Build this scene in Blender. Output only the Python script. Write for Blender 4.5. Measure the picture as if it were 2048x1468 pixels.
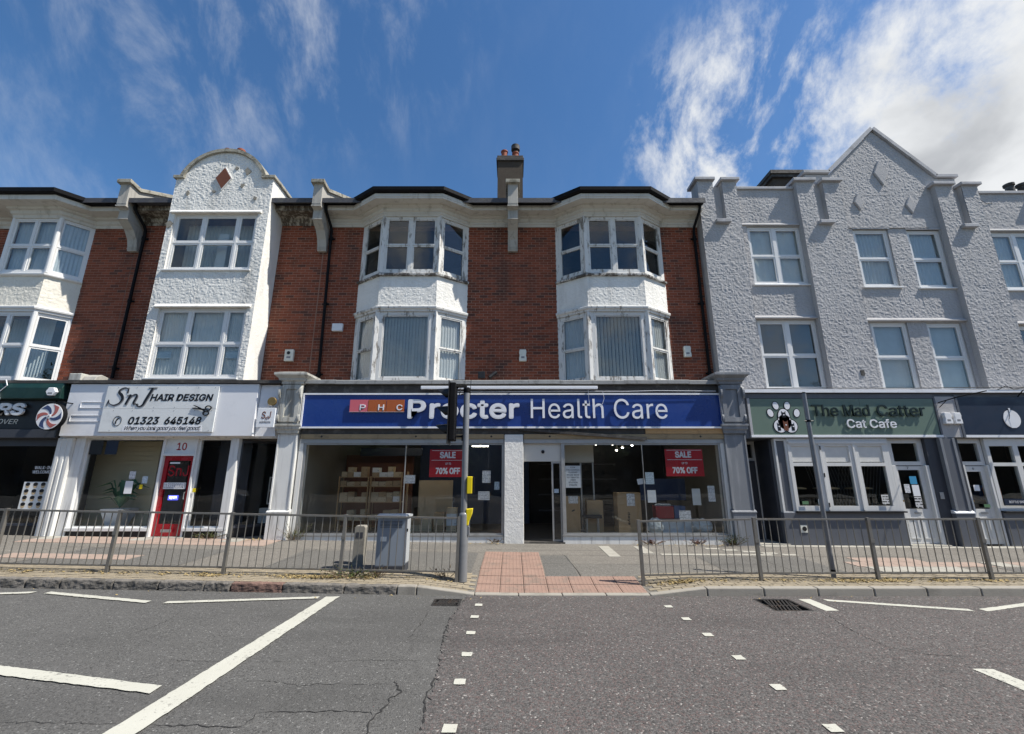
import bpy, bmesh, math, random
import numpy as np
from mathutils import Matrix, Vector
R = math.radians
scene = bpy.context.scene
col = scene.collection
for _o in list(bpy.data.objects): bpy.data.objects.remove(_o)

# ---------------------------------------------------------------- camera
cam_d = bpy.data.cameras.new('camera')
cam = bpy.data.objects.new('camera', cam_d); col.objects.link(cam)
cam.location = (0, -11.68, 1.65)
cam.rotation_euler = (R(90 + 14.0), 0, 0)
cam_d.sensor_fit = 'HORIZONTAL'; cam_d.sensor_width = 36.0
cam_d.lens = 36.0 * 867 / 2048
cam_d.clip_start = 0.05; cam_d.clip_end = 3000
scene.camera = cam

# ---------------------------------------------------------------- sun, sky, exposure
SUN = Vector((0.66, -0.20, 1.0)).normalized()
sun_d = bpy.data.lights.new('sun', 'SUN'); sun_d.energy = 5.0; sun_d.angle = R(0.53)
sun_d.color = (1.0, 0.955, 0.88)
sun = bpy.data.objects.new('sun', sun_d); col.objects.link(sun)
sun.rotation_euler = (-SUN).to_track_quat('-Z', 'Y').to_euler()
sun.location = (20, -10, 40)

world = bpy.data.worlds.new('World'); scene.world = world; world.use_nodes = True
def build_world():
    nt = world.node_tree; N = nt.nodes; L = nt.links; N.clear()
    out = N.new('ShaderNodeOutputWorld'); bg = N.new('ShaderNodeBackground')
    sky = N.new('ShaderNodeTexSky'); sky.sky_type = 'NISHITA'; sky.sun_disc = False
    sky.sun_elevation = math.asin(SUN.z); sky.sun_rotation = math.atan2(SUN.x, SUN.y)
    sky.altitude = 0; sky.air_density = 1.0; sky.dust_density = 0.35; sky.ozone_density = 3.0
    tc = N.new('ShaderNodeTexCoord')
    def vmath(op, a, b=None):
        n = N.new('ShaderNodeVectorMath'); n.operation = op
        L.new(a, n.inputs[0])
        if b is not None: n.inputs[1].default_value = b
        return n
    def m(op, a, b=None, c=None, clamp=False):
        n = N.new('ShaderNodeMath'); n.operation = op; n.use_clamp = clamp
        for i, v in enumerate((a, b, c)):
            if v is None: continue
            if isinstance(v, (int, float)): n.inputs[i].default_value = v
            else: L.new(v, n.inputs[i])
        return n.outputs[0]
    def ramp(v, lo, hi):
        n = N.new('ShaderNodeMapRange'); n.interpolation_type = 'SMOOTHSTEP'
        L.new(v, n.inputs[0]); n.inputs[1].default_value = lo; n.inputs[2].default_value = hi
        return n.outputs[0]
    d = tc.outputs['Generated']
    # the cloud layer is projected on a plane overhead, as real cloud sheets are
    sep = N.new('ShaderNodeSeparateXYZ'); L.new(d, sep.inputs[0])
    zc = m('MAXIMUM', m('ADD', sep.outputs[2], 0.12), 0.03)
    cmb = N.new('ShaderNodeCombineXYZ')
    L.new(m('DIVIDE', sep.outputs[0], zc), cmb.inputs[0]); L.new(m('DIVIDE', sep.outputs[1], zc), cmb.inputs[1])
    def noise(vec, scale, detail, rough, dist, rot=(0, 0, 0), sc=(1, 1, 1), loc=(0, 0, 0)):
        mp = N.new('ShaderNodeMapping'); L.new(vec, mp.inputs[0])
        mp.inputs['Rotation'].default_value = rot; mp.inputs['Scale'].default_value = sc; mp.inputs['Location'].default_value = loc
        n = N.new('ShaderNodeTexNoise'); L.new(mp.outputs[0], n.inputs[0])
        n.inputs['Scale'].default_value = scale; n.inputs['Detail'].default_value = detail
        n.inputs['Roughness'].default_value = rough; n.inputs['Distortion'].default_value = dist
        return n.outputs[0]
    def lobe(dirv, lo, hi):
        v = Vector(dirv).normalized(); n = vmath('DOT_PRODUCT', d, v)
        return ramp(n.outputs['Value'], lo, hi)
    big = noise(cmb.outputs[0], 1.9, 11, 0.64, 0.12, loc=CL_LOC)
    med = noise(d, 6.0, 10, 0.66, 0.18, rot=(0, R(35), 0), sc=(1.5, 1, 0.65), loc=(1.3, 2.2, 0.4))
    wisp = noise(d, 4.2, 10, 0.64, 0.25, rot=(R(0), R(-28), R(0)), sc=(2.6, 1.5, 0.75), loc=(0.4, 5.1, 0))
    # heavy bank towards the sun side (right) and cloud behind the viewer, open blue between
    bank = m('MAXIMUM', lobe(CL[0][0], CL[0][1], CL[0][2]), m('MULTIPLY', lobe((0.1, -1, 0.5), 0.1, 0.95), 0.5))
    c1 = ramp(m('ADD', m('MULTIPLY', m('ADD', big, med), 0.5), m('MULTIPLY', m('SUBTRACT', bank, 0.5), CL_GAIN)), 0.46, 0.66)
    col1 = lobe(CL[1][0], CL[1][1], CL[1][2])
    c2 = m('MULTIPLY', ramp(m('ADD', med, m('MULTIPLY', col1, 0.10)), 0.50, 0.74), col1)
    veil = m('ADD', m('ADD', m('MULTIPLY', lobe(CL[2][0], CL[2][1], CL[2][2]), 0.26), m('MULTIPLY', lobe(CL[3][0], CL[3][1], CL[3][2]), 0.22)), 0.02)
    veil = m('ADD', veil, m('MULTIPLY', lobe(CL[4][0], CL[4][1], CL[4][2]), 0.27))
    c3 = m('MULTIPLY', ramp(wisp, 0.40, 0.80), veil)
    cov = m('MAXIMUM', m('MAXIMUM', c1, c2), c3, clamp=True)
    # thick cloud is greyer underneath
    shade = noise(cmb.outputs[0], 1.6, 6, 0.55, 0.4, loc=(9, 4, 0))
    mixc = N.new('ShaderNodeMix'); mixc.data_type = 'RGBA'
    L.new(m('MULTIPLY', m('MULTIPLY', ramp(shade, 0.40, 0.66), 0.8), c1), mixc.inputs[0])
    mixc.inputs[6].default_value = CLOUD_LIT; mixc.inputs[7].default_value = CLOUD_GREY
    mix = N.new('ShaderNodeMix'); mix.data_type = 'RGBA'
    L.new(cov, mix.inputs[0])
    hs = N.new('ShaderNodeHueSaturation'); hs.inputs['Saturation'].default_value = SKY_SAT; hs.inputs['Value'].default_value = SKY_VAL
    L.new(sky.outputs[0], hs.inputs['Color'])
    L.new(hs.outputs[0], mix.inputs[6]); L.new(mixc.outputs[2], mix.inputs[7])
    L.new(mix.outputs[2], bg.inputs[0]); bg.inputs[1].default_value = SKY_STRENGTH
    L.new(bg.outputs[0], out.inputs[0])
SKY_STRENGTH = 0.10; SKY_SAT = 1.20; SKY_VAL = 1.08
CLOUD_LIT = (6.3, 6.45, 6.6, 1); CLOUD_GREY = (3.1, 3.25, 3.5, 1)
def pix_dir(px, py):
    u, v, f = px - 1024, 734 - py, 867.0; c, s = math.cos(R(14)), math.sin(R(14))
    return (u, f * c - v * s, f * s + v * c)
CL = [(pix_dir(2380, 430), 0.82, 0.985), (pix_dir(1490, 270), 0.965, 0.998), (pix_dir(450, 0), 0.955, 0.996), (pix_dir(-40, 330), 0.89, 0.985), (pix_dir(680, -20), 0.955, 0.996)]
CL_GAIN = 0.40; CL_LOC = (3.1, 1.7, 0)
build_world()
scene.view_settings.view_transform = 'Standard'; scene.view_settings.look = 'None'
scene.view_settings.exposure = 0.45; scene.view_settings.gamma = 1.0
scene.view_settings.use_curve_mapping = False
scene.render.engine = 'CYCLES'
scene.cycles.max_bounces = 8; scene.cycles.transparent_max_bounces = 16
scene.cycles.caustics_reflective = False; scene.cycles.caustics_refractive = False

# ---------------------------------------------------------------- helpers
ROOT = {}
def tag(o, label=None, cat=None, group=None, kind=None):
    if label: o['label'] = label
    if cat: o['category'] = cat
    if group: o['group'] = group
    if kind: o['kind'] = kind
    return o
def thing(name, label, cat, loc=(0, 0, 0), group=None):
    o = bpy.data.objects.new(name, None); col.objects.link(o)
    o.empty_display_size = 0.2; o.location = loc
    ROOT[o] = Vector(loc)
    return tag(o, label, cat, group)
def attach(o, parent):
    if parent is not None:
        o.parent = parent
        if parent in ROOT: o.matrix_parent_inverse = Matrix.Translation(-ROOT[parent])
    return o
def link_mesh(name, me, mat, parent=None):
    if mat is not None and not me.materials: me.materials.append(mat)
    o = bpy.data.objects.new(name, me); col.objects.link(o)
    return attach(o, parent)
class MB:
    def __init__(s): s.v = []; s.f = []
    def add(s, vs, fs):
        b = len(s.v); s.v.extend(vs); s.f.extend([tuple(b + i for i in f) for f in fs]); return s
    def poly(s, pts): return s.add(list(pts), [tuple(range(len(pts)))])
    def box(s, x0, x1, y0, y1, z0, z1):
        return s.add([(x0, y0, z0), (x1, y0, z0), (x1, y1, z0), (x0, y1, z0), (x0, y0, z1), (x1, y0, z1), (x1, y1, z1), (x0, y1, z1)],
                     [(0, 3, 2, 1), (4, 5, 6, 7), (0, 1, 5, 4), (1, 2, 6, 5), (2, 3, 7, 6), (3, 0, 4, 7)])
    def hexa(s, b, t):   # bottom 4 pts, top 4 pts
        return s.add(list(b) + list(t), [(0, 3, 2, 1), (4, 5, 6, 7), (0, 1, 5, 4), (1, 2, 6, 5), (2, 3, 7, 6), (3, 0, 4, 7)])
    def prism(s, pts, axis, a, b):
        n = len(pts)
        def P(p, t): return (p[0], t, p[1]) if axis == 'y' else ((t, p[0], p[1]) if axis == 'x' else (p[0], p[1], t))
        vs = [P(p, a) for p in pts] + [P(p, b) for p in pts]
        fs = [tuple(range(n)), tuple(range(2 * n - 1, n - 1, -1))] + [(i, i + n, (i + 1) % n + n, (i + 1) % n) for i in range(n)]
        return s.add(vs, fs)
    def disc(s, cx, cz, rx, rz, y0, y1, n=24, rot=0):
        c, q = math.cos(rot), math.sin(rot)
        return s.prism([(cx + rx * math.cos(t) * c - rz * math.sin(t) * q, cz + rx * math.cos(t) * q + rz * math.sin(t) * c) for t in [2 * math.pi * i / n for i in range(n)]], 'y', y0, y1)
    def tube(s, path, r, n=8, cap=True):
        path = [Vector(p) for p in path]; k = len(path); rs = r if isinstance(r, (list, tuple)) else [r] * k
        vs = []; up0 = None
        for i, p in enumerate(path):
            t = (path[min(i + 1, k - 1)] - path[max(i - 1, 0)]).normalized()
            a = Vector((0, 0, 1)) if abs(t.z) < 0.9 else Vector((1, 0, 0))
            if up0 is not None: a = up0
            e1 = (a - t * a.dot(t)).normalized(); e2 = t.cross(e1); up0 = e1
            for j in range(n):
                w = 2 * math.pi * j / n; vs.append(tuple(p + e1 * math.cos(w) * rs[i] + e2 * math.sin(w) * rs[i]))
        fs = [(i * n + j, i * n + (j + 1) % n, (i + 1) * n + (j + 1) % n, (i + 1) * n + j) for i in range(k - 1) for j in range(n)]
        if cap: fs += [tuple(range(n - 1, -1, -1)), tuple((k - 1) * n + j for j in range(n))]
        return s.add(vs, fs)
    def lathe(s, prof, c, n=20, axis='z'):
        vs = []; k = len(prof)
        for r, h in prof:
            for j in range(n):
                w = 2 * math.pi * j / n; a, b = r * math.cos(w), r * math.sin(w)
                vs.append((c[0] + a, c[1] + b, c[2] + h) if axis == 'z' else (c[0] + a, c[1] + h, c[2] + b))
        fs = [(i * n + j, i * n + (j + 1) % n, (i + 1) * n + (j + 1) % n, (i + 1) * n + j) for i in range(k - 1) for j in range(n)]
        fs += [tuple(range(n - 1, -1, -1)), tuple((k - 1) * n + j for j in range(n))]
        return s.add(vs, fs)
    def sweep(s, prof, path):
        """moulding: prof = closed list of (out, z); path = plan polyline (x, y), outward on the right-hand (street) side"""
        pts = [Vector(p) for p in path]; k = len(pts); n = len(prof); vs = []
        for i in range(k):
            d0 = (pts[i] - pts[i - 1]).normalized() if i > 0 else None
            d1 = (pts[i + 1] - pts[i]).normalized() if i < k - 1 else None
            n0 = Vector((d0.y, -d0.x)) if d0 else None; n1 = Vector((d1.y, -d1.x)) if d1 else None
            if n0 is None: nn = n1
            elif n1 is None: nn = n0
            else:
                nn = (n0 + n1).normalized(); nn = nn / max(0.3, nn.dot(n0))
            for o, z in prof: vs.append((pts[i].x + nn.x * o, pts[i].y + nn.y * o, z))
        fs = [(i * n + j, i * n + (j + 1) % n, (i + 1) * n + (j + 1) % n, (i + 1) * n + j) for i in range(k - 1) for j in range(n)]
        fs += [tuple(range(n - 1, -1, -1)), tuple((k - 1) * n + j for j in range(n))]
        return s.add(vs, fs)
    def stroke(s, pts, ws, y0, y1):
        """flat pen stroke in the x-z plane with a width at every point, as a strip of prisms"""
        P = [Vector(p) for p in pts]; k = len(P); Lf = []; Rt = []
        for i in range(k):
            t = (P[min(i + 1, k - 1)] - P[max(i - 1, 0)]).normalized(); nrm = Vector((-t.y, t.x)) * (ws[i] if isinstance(ws, (list, tuple)) else ws) / 2
            Lf.append(P[i] + nrm); Rt.append(P[i] - nrm)
        vs = []
        for y in (y0, y1):
            for q in Lf: vs.append((q.x, y, q.y))
            for q in Rt: vs.append((q.x, y, q.y))
        fs = []
        for i in range(k - 1):
            a, b, c, d = i, i + 1, k + i + 1, k + i
            fs += [(a, b, c, d), (2 * k + d, 2 * k + c, 2 * k + b, 2 * k + a), (a, 2 * k + a, 2 * k + b, b), (d, c, 2 * k + c, 2 * k + d)]
        fs += [(0, k, 3 * k, 2 * k), (k - 1, 3 * k - 1, 4 * k - 1, 2 * k - 1)]
        return s.add(vs, fs)
    def mesh(s, name, recalc=True, smooth=False):
        me = bpy.data.meshes.new(name); me.from_pydata(s.v, [], s.f)
        if recalc:
            bm = bmesh.new(); bm.from_mesh(me); bmesh.ops.recalc_face_normals(bm, faces=bm.faces); bm.to_mesh(me); bm.free()
        if smooth:
            me.shade_smooth()
        return me
    def build(s, name, mat, parent=None, bevel=0, smooth=False, seg=2):
        me = s.mesh(name, smooth=False); o = link_mesh(name, me, mat, parent)
        if smooth:
            for p in me.polygons: p.use_smooth = True
            try: me.set_sharp_from_angle(angle=R(40))
            except Exception: pass
        if bevel:
            md = o.modifiers.new('bevel', 'BEVEL'); md.width = bevel; md.segments = seg; md.limit_method = 'ANGLE'; md.angle_limit = R(40)
        return o
class Frame:
    """a vertical plane from p0 to p1 in plan; local (u along, d outward, z)"""
    def __init__(s, p0, p1):
        s.o = Vector((p0[0], p0[1])); e = Vector((p1[0], p1[1])) - s.o; s.L = e.length; s.u = e.normalized(); s.n = Vector((s.u.y, -s.u.x))
    def __call__(s, u, d, z):
        p = s.o + s.u * u + s.n * d; return (p.x, p.y, z)
    def box(s, mb, u0, u1, d0, d1, z0, z1):
        mb.hexa([s(u0, d1, z0), s(u1, d1, z0), s(u1, d0, z0), s(u0, d0, z0)], [s(u0, d1, z1), s(u1, d1, z1), s(u1, d0, z1), s(u0, d0, z1)])
def holed(mb, F, u0, u1, z0, z1, holes, d0, d1):
    """slab with rectangular openings, clean faces and reveals"""
    us = sorted({round(a, 5) for a in [u0, u1] + [h[i] for h in holes for i in (0, 1)] if u0 - 1e-6 <= a <= u1 + 1e-6})
    zs = sorted({round(a, 5) for a in [z0, z1] + [h[i] for h in holes for i in (2, 3)] if z0 - 1e-6 <= a <= z1 + 1e-6})
    nu, nz = len(us) - 1, len(zs) - 1
    def solid(i, j):
        if not (0 <= i < nu and 0 <= j < nz): return False
        a, b = (us[i] + us[i + 1]) / 2, (zs[j] + zs[j + 1]) / 2
        return not any(h[0] < a < h[1] and h[2] < b < h[3] for h in holes)
    for i in range(nu):
        for j in range(nz):
            if not solid(i, j): continue
            a, b, c, e = us[i], us[i + 1], zs[j], zs[j + 1]
            mb.poly([F(a, d1, c), F(b, d1, c), F(b, d1, e), F(a, d1, e)]); mb.poly([F(a, d0, c), F(a, d0, e), F(b, d0, e), F(b, d0, c)])
            if not solid(i - 1, j): mb.poly([F(a, d0, c), F(a, d1, c), F(a, d1, e), F(a, d0, e)])
            if not solid(i + 1, j): mb.poly([F(b, d1, c), F(b, d0, c), F(b, d0, e), F(b, d1, e)])
            if not solid(i, j - 1): mb.poly([F(a, d0, c), F(b, d0, c), F(b, d1, c), F(a, d1, c)])
            if not solid(i, j + 1): mb.poly([F(a, d1, e), F(b, d1, e), F(b, d0, e), F(a, d0, e)])
def finish(mb, name, mat, parent):
    """link without recalculating normals (faces already wound)"""
    me = bpy.data.meshes.new(name); me.from_pydata(mb.v, [], mb.f)
    bm = bmesh.new(); bm.from_mesh(me); bmesh.ops.remove_doubles(bm, verts=bm.verts, dist=1e-5); bm.to_mesh(me); bm.free()
    return link_mesh(name, me, mat, parent)
def copy_tree(o, loc=None, parent=None):
    c = o.copy(); col.objects.link(c)
    if parent is not None: c.parent = parent; c.matrix_parent_inverse = o.matrix_parent_inverse.copy()
    if loc is not None: c.location = loc
    for ch in o.children: copy_tree(ch, None, c)
    return c
def _font():   # the sans-serif that ships inside Blender; the built-in one if it is not there
    import os
    try:
        f = os.path.join(bpy.utils.system_resource('DATAFILES'), 'fonts', 'Inter.woff2')
        return bpy.data.fonts.load(f) if os.path.exists(f) else None
    except Exception: return None
FONT = _font()
def text(parent, name, body, x0, x1, z0, z1, y, mat, ext=0.004, bold=0.0, shear=0.0, spacing=1.0, turn=0):
    cu = bpy.data.curves.new('t', 'FONT'); cu.body = body; cu.size = 1.0; cu.shear = shear; cu.space_character = spacing
    cu.resolution_u = 4
    if FONT is not None: cu.font = FONT
    cu.align_x = 'CENTER'; cu.space_line = 0.95; cu.extrude = 0.02
    ob = bpy.data.objects.new('t', cu); col.objects.link(ob)
    bpy.context.view_layer.update()
    me = bpy.data.meshes.new_from_object(ob.evaluated_get(bpy.context.evaluated_depsgraph_get()))
    bpy.data.objects.remove(ob); bpy.data.curves.remove(cu)
    n = len(me.vertices); co = np.empty(n * 3, dtype=np.float32); me.vertices.foreach_get('co', co); co = co.reshape(-1, 3)
    if turn: co = np.stack([co[:, 1], -co[:, 0], co[:, 2]], 1) if turn > 0 else np.stack([-co[:, 1], co[:, 0], co[:, 2]], 1)
    mn, mx = co.min(0), co.max(0); bo = bold * (z1 - z0)
    q = np.empty_like(co)
    q[:, 0] = x0 + bo + (co[:, 0] - mn[0]) / max(1e-6, mx[0] - mn[0]) * (x1 - x0 - 2 * bo)
    q[:, 2] = z0 + bo + (co[:, 1] - mn[1]) / max(1e-6, mx[1] - mn[1]) * (z1 - z0 - 2 * bo)
    q[:, 1] = y - (co[:, 2] - mn[2]) / max(1e-6, mx[2] - mn[2]) * ext
    me.vertices.foreach_set('co', q.ravel()); me.update(); me.materials.clear()
    if bold > 0:   # heavier weight: the outline spread in eight directions, each layer a hair behind the last
        bm = bmesh.new(); bm.from_mesh(me); src = me.copy()
        for k in range(8):
            t = bpy.data.meshes.new('t'); t = src.copy(); r = q.copy(); a = k * math.pi / 4
            r[:, 0] += bo * math.cos(a); r[:, 2] += bo * math.sin(a); r[:, 1] += 0.0003 * (k + 1)
            t.vertices.foreach_set('co', r.ravel()); bm.from_mesh(t); bpy.data.meshes.remove(t)
        bm.to_mesh(me); bm.free(); bpy.data.meshes.remove(src)
    return link_mesh(name, me, mat, parent)
def vnoise(shape, cell, rng):
    """smooth value noise on a pixel grid"""
    h, w = shape; gh, gw = int(h / cell) + 3, int(w / cell) + 3
    g = rng.random((gh, gw)); yy = np.arange(h) / cell; xx = np.arange(w) / cell
    yi = yy.astype(int); xi = xx.astype(int); fy = yy - yi; fx = xx - xi
    fy = fy * fy * (3 - 2 * fy); fx = fx * fx * (3 - 2 * fx)
    a = g[yi][:, xi]; b = g[yi][:, xi + 1]; c = g[yi + 1][:, xi]; e = g[yi + 1][:, xi + 1]
    fx = fx[None, :]; fy = fy[:, None]
    return (a * (1 - fx) + b * fx) * (1 - fy) + (c * (1 - fx) + e * fx) * fy
def rough_sheet(name, F, u0, u1, z0, z1, holes, mat, parent, amp=0.012, res=0.022, seed=1, inside=None, scale=1.0):
    """thrown-render skin: a fine grid whose points really stand in and out; holes = (u0,u1,z0,z1); inside(u, z) masks an outline"""
    nu = max(2, int((u1 - u0) / res)); nz = max(2, int((z1 - z0) / res))
    us = np.linspace(u0, u1, nu + 1); zs = np.linspace(z0, z1, nz + 1)
    for h in holes:   # snap the nearest grid lines to the opening's edges
        for k in (0, 1):
            if u0 < h[k] < u1: us[np.abs(us - h[k]).argmin()] = h[k]
        for k in (2, 3):
            if z0 < h[k] < z1: zs[np.abs(zs - h[k]).argmin()] = h[k]
    rng = np.random.default_rng(seed); sh = (nz + 1, nu + 1)
    n1 = vnoise(sh, 0.062 / res * scale, rng); n2 = vnoise(sh, 0.036 / res * scale, rng); n3 = vnoise(sh, 0.5 / res, rng)
    hgt = np.abs(n1 - 0.5) * 2 * 0.7 + n2 * 0.6 + n3 * 0.25
    hgt = (hgt - hgt.mean()) * amp * 1.35
    U, Zg = np.meshgrid(us, zs)
    P = np.empty((nz + 1, nu + 1, 3)); P[..., 0] = F.o.x + F.u.x * U + F.n.x * hgt; P[..., 1] = F.o.y + F.u.y * U + F.n.y * hgt; P[..., 2] = Zg
    um = (us[:-1] + us[1:]) / 2; zm = (zs[:-1] + zs[1:]) / 2; UM, ZM = np.meshgrid(um, zm)
    keep = np.ones(UM.shape, bool)
    for h in holes: keep &= ~((UM > h[0]) & (UM < h[1]) & (ZM > h[2]) & (ZM < h[3]))
    if inside is not None: keep &= inside(UM, ZM)
    jj, ii = np.nonzero(keep); w = nu + 1
    a = jj * w + ii; faces = np.stack([a, a + 1, a + 1 + w, a + w], 1)
    me = bpy.data.meshes.new(name); me.vertices.add(P.shape[0] * P.shape[1]); me.vertices.foreach_set('co', P.reshape(-1).astype(np.float32))
    nf = len(faces); me.loops.add(nf * 4); me.polygons.add(nf)
    me.loops.foreach_set('vertex_index', faces.reshape(-1).astype(np.int32)); me.polygons.foreach_set('loop_start', np.arange(0, nf * 4, 4, dtype=np.int32))
    me.polygons.foreach_set('use_smooth', np.ones(nf, dtype=bool))
    me.update(calc_edges=True); me.validate()
    return link_mesh(name, me, mat, parent)
# ---------------------------------------------------------------- materials
class NB:
    def __init__(s, name):
        s.m = bpy.data.materials.new(name); s.m.use_nodes = True; s.nt = s.m.node_tree; s.N = s.nt.nodes; s.L = s.nt.links; s.N.clear()
        s.out = s.N.new('ShaderNodeOutputMaterial'); s.pos = s.N.new('ShaderNodeNewGeometry').outputs['Position']
    def set(s, inp, v):
        if isinstance(v, bpy.types.NodeSocket): s.L.new(v, inp)
        else:
            if hasattr(inp.default_value, '__len__') and not hasattr(v, '__len__'): v = (v, v, v, 1)[:len(inp.default_value)]
            if hasattr(v, '__len__') and len(v) == 3 and len(inp.default_value) == 4: v = (*v, 1)
            inp.default_value = v
    def math(s, op, a, b=None, c=None, clamp=False):
        n = s.N.new('ShaderNodeMath'); n.operation = op; n.use_clamp = clamp
        for i, v in enumerate((a, b, c)):
            if v is not None: s.set(n.inputs[i], v)
        return n.outputs[0]
    def map(s, sc=(1, 1, 1), rot=(0, 0, 0), loc=(0, 0, 0), vec=None):
        n = s.N.new('ShaderNodeMapping'); s.L.new(vec or s.pos, n.inputs[0]); n.inputs['Scale'].default_value = sc; n.inputs['Rotation'].default_value = rot; n.inputs['Location'].default_value = loc
        return n.outputs[0]
    def noise(s, scale, detail=4, rough=0.55, vec=None, dist=0.0):
        n = s.N.new('ShaderNodeTexNoise'); s.L.new(vec or s.pos, n.inputs[0]); n.inputs['Scale'].default_value = scale; n.inputs['Detail'].default_value = detail; n.inputs['Roughness'].default_value = rough; n.inputs['Distortion'].default_value = dist
        return n.outputs[0]
    def voro(s, scale, feature='F1', vec=None, out=0):
        n = s.N.new('ShaderNodeTexVoronoi'); n.feature = feature; s.L.new(vec or s.pos, n.inputs['Vector']); n.inputs['Scale'].default_value = scale
        return n.outputs[out]
    def step(s, v, lo, hi, a=0.0, b=1.0):
        n = s.N.new('ShaderNodeMapRange'); n.interpolation_type = 'SMOOTHSTEP'; s.set(n.inputs[0], v); n.inputs[1].default_value = lo; n.inputs[2].default_value = hi; n.inputs[3].default_value = a; n.inputs[4].default_value = b
        return n.outputs[0]
    def mix(s, f, a, b, mode='MIX'):
        n = s.N.new('ShaderNodeMix'); n.data_type = 'RGBA'; n.blend_type = mode; s.set(n.inputs[0], f); s.set(n.inputs[6], a); s.set(n.inputs[7], b)
        return n.outputs[2]
    def bump(s, h, dist, strength=1.0, prev=None):
        n = s.N.new('ShaderNodeBump'); s.set(n.inputs['Height'], h); n.inputs['Distance'].default_value = dist; n.inputs['Strength'].default_value = strength
        if prev is not None: s.L.new(prev, n.inputs['Normal'])
        return n.outputs[0]
    def bsdf(s, col, rough=0.6, metal=0.0, normal=None, spec=0.5, **kw):
        n = s.N.new('ShaderNodeBsdfPrincipled'); s.set(n.inputs['Base Color'], col); s.set(n.inputs['Roughness'], rough); s.set(n.inputs['Metallic'], metal); s.set(n.inputs['Specular IOR Level'], spec)
        if normal is not None: s.L.new(normal, n.inputs['Normal'])
        for k, v in kw.items(): s.set(n.inputs[k], v)
        return n.outputs[0]
    def done(s, sh): s.L.new(sh, s.out.inputs[0]); return s.m
def mul(c, k): return tuple(min(1, x * k) for x in c[:3])
def MAT(name, c, var=0.12, scale=3.0, rough=0.6, bump=0.0, bscale=60, dirt=None, damt=0.5, dscale=1.5, dlo=0.5, dhi=0.7, streak=False, metal=0.0, spec=0.4, fine=0.05):
    b = NB(name); n = b.noise(scale, 5, 0.6); cc = b.mix(n, mul(c, 1 - var), mul(c, 1 + var))
    if fine:
        cc = b.mix(b.math('MULTIPLY', b.noise(70, 3, 0.6), fine * 2), cc, mul(c, 0.55))
    if dirt is not None:
        v = b.map((dscale * 2.5, dscale * 2.5, dscale * 0.25) if streak else (dscale,) * 3); d = b.noise(1.0, 6, 0.65, v, 0.3)
        cc = b.mix(b.math('MULTIPLY', b.step(d, dlo, dhi), damt), cc, dirt)
    nrm = b.bump(b.noise(bscale, 4, 0.6), bump) if bump else None
    r = b.step(b.noise(scale * 2.3, 3), 0.3, 0.7, max(0.02, rough - 0.08), min(1, rough + 0.08))
    return b.done(b.bsdf(cc, r, metal, nrm, spec))
def mat_brick(name, c1, c2, c3, BL=0.25, BH=0.0865, z0=4.2):
    b = NB(name); sep = b.N.new('ShaderNodeSeparateXYZ'); b.L.new(b.pos, sep.inputs[0])
    row = b.math('FLOOR', b.math('DIVIDE', b.math('SUBTRACT', sep.outputs[2], z0), BH)); odd = b.math('MULTIPLY', b.math('MODULO', row, 2), 0.5)
    cl = b.math('FLOOR', b.math('ADD', b.math('DIVIDE', b.math('ADD', sep.outputs[0], 50), BL), odd))
    cv = b.N.new('ShaderNodeCombineXYZ'); b.L.new(row, cv.inputs[0]); b.L.new(cl, cv.inputs[1])
    wn = b.N.new('ShaderNodeTexWhiteNoise'); wn.noise_dimensions = '2D'; b.L.new(cv.outputs[0], wn.inputs['Vector'])
    cc = b.mix(wn.outputs[0], c1, c2); cc = b.mix(b.step(wn.outputs[0], 0.72, 0.97), cc, c3)
    cc = b.mix(b.math('MULTIPLY', b.noise(24, 4, 0.65), 0.5), cc, mul(c1, 0.55))
    soot = b.step(b.noise(1.0, 5, 0.6, b.map((1.3, 1.3, 0.45))), 0.48, 0.72); cc = b.mix(b.math('MULTIPLY', soot, 0.68), cc, (0.055, 0.034, 0.028))
    bl = b.step(b.noise(1.0, 5, 0.7, b.map((2.2, 2.2, 0.9), loc=(3, 1, 7))), 0.62, 0.78); cc = b.mix(b.math('MULTIPLY', bl, 0.42), cc, (0.26, 0.175, 0.135))
    return b.done(b.bsdf(cc, 0.88, 0, b.bump(b.noise(90, 4, 0.7), 0.006), 0.25))
def mat_roughcast(name, c, dirt, damt, stain=(0.25, 0.22, 0.16)):
    b = NB(name); cc = b.mix(b.noise(2.0, 5), mul(c, 0.93), mul(c, 1.05))
    cc = b.mix(b.math('MULTIPLY', b.step(b.noise(1.0, 6, 0.65, b.map((1.6, 1.6, 0.5))), 0.45, 0.75), damt), cc, dirt)
    cc = b.mix(b.math('MULTIPLY', b.step(b.noise(1.0, 6, 0.7, b.map((5, 5, 0.35), loc=(2, 5, 1))), 0.58, 0.75), damt * 0.7), cc, stain)
    cc = b.mix(b.math('MULTIPLY', b.step(b.noise(1.0, 5, 0.6, b.map((9, 9, 0.22), loc=(4, 2, 8))), 0.60, 0.74), damt * 0.55), cc, mul(dirt, 0.75))
    cc = b.mix(b.math('MULTIPLY', b.step(b.noise(0.8, 3, 0.5, b.map(loc=(9, 3, 2))), 0.55, 0.6), 0.28), cc, mul(c, 0.86))
    h = b.math('ADD', b.noise(26, 5, 0.65), b.math('MULTIPLY', b.noise(90, 3, 0.6), 0.4))
    return b.done(b.bsdf(cc, 0.92, 0, b.bump(h, 0.009), 0.2))
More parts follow.
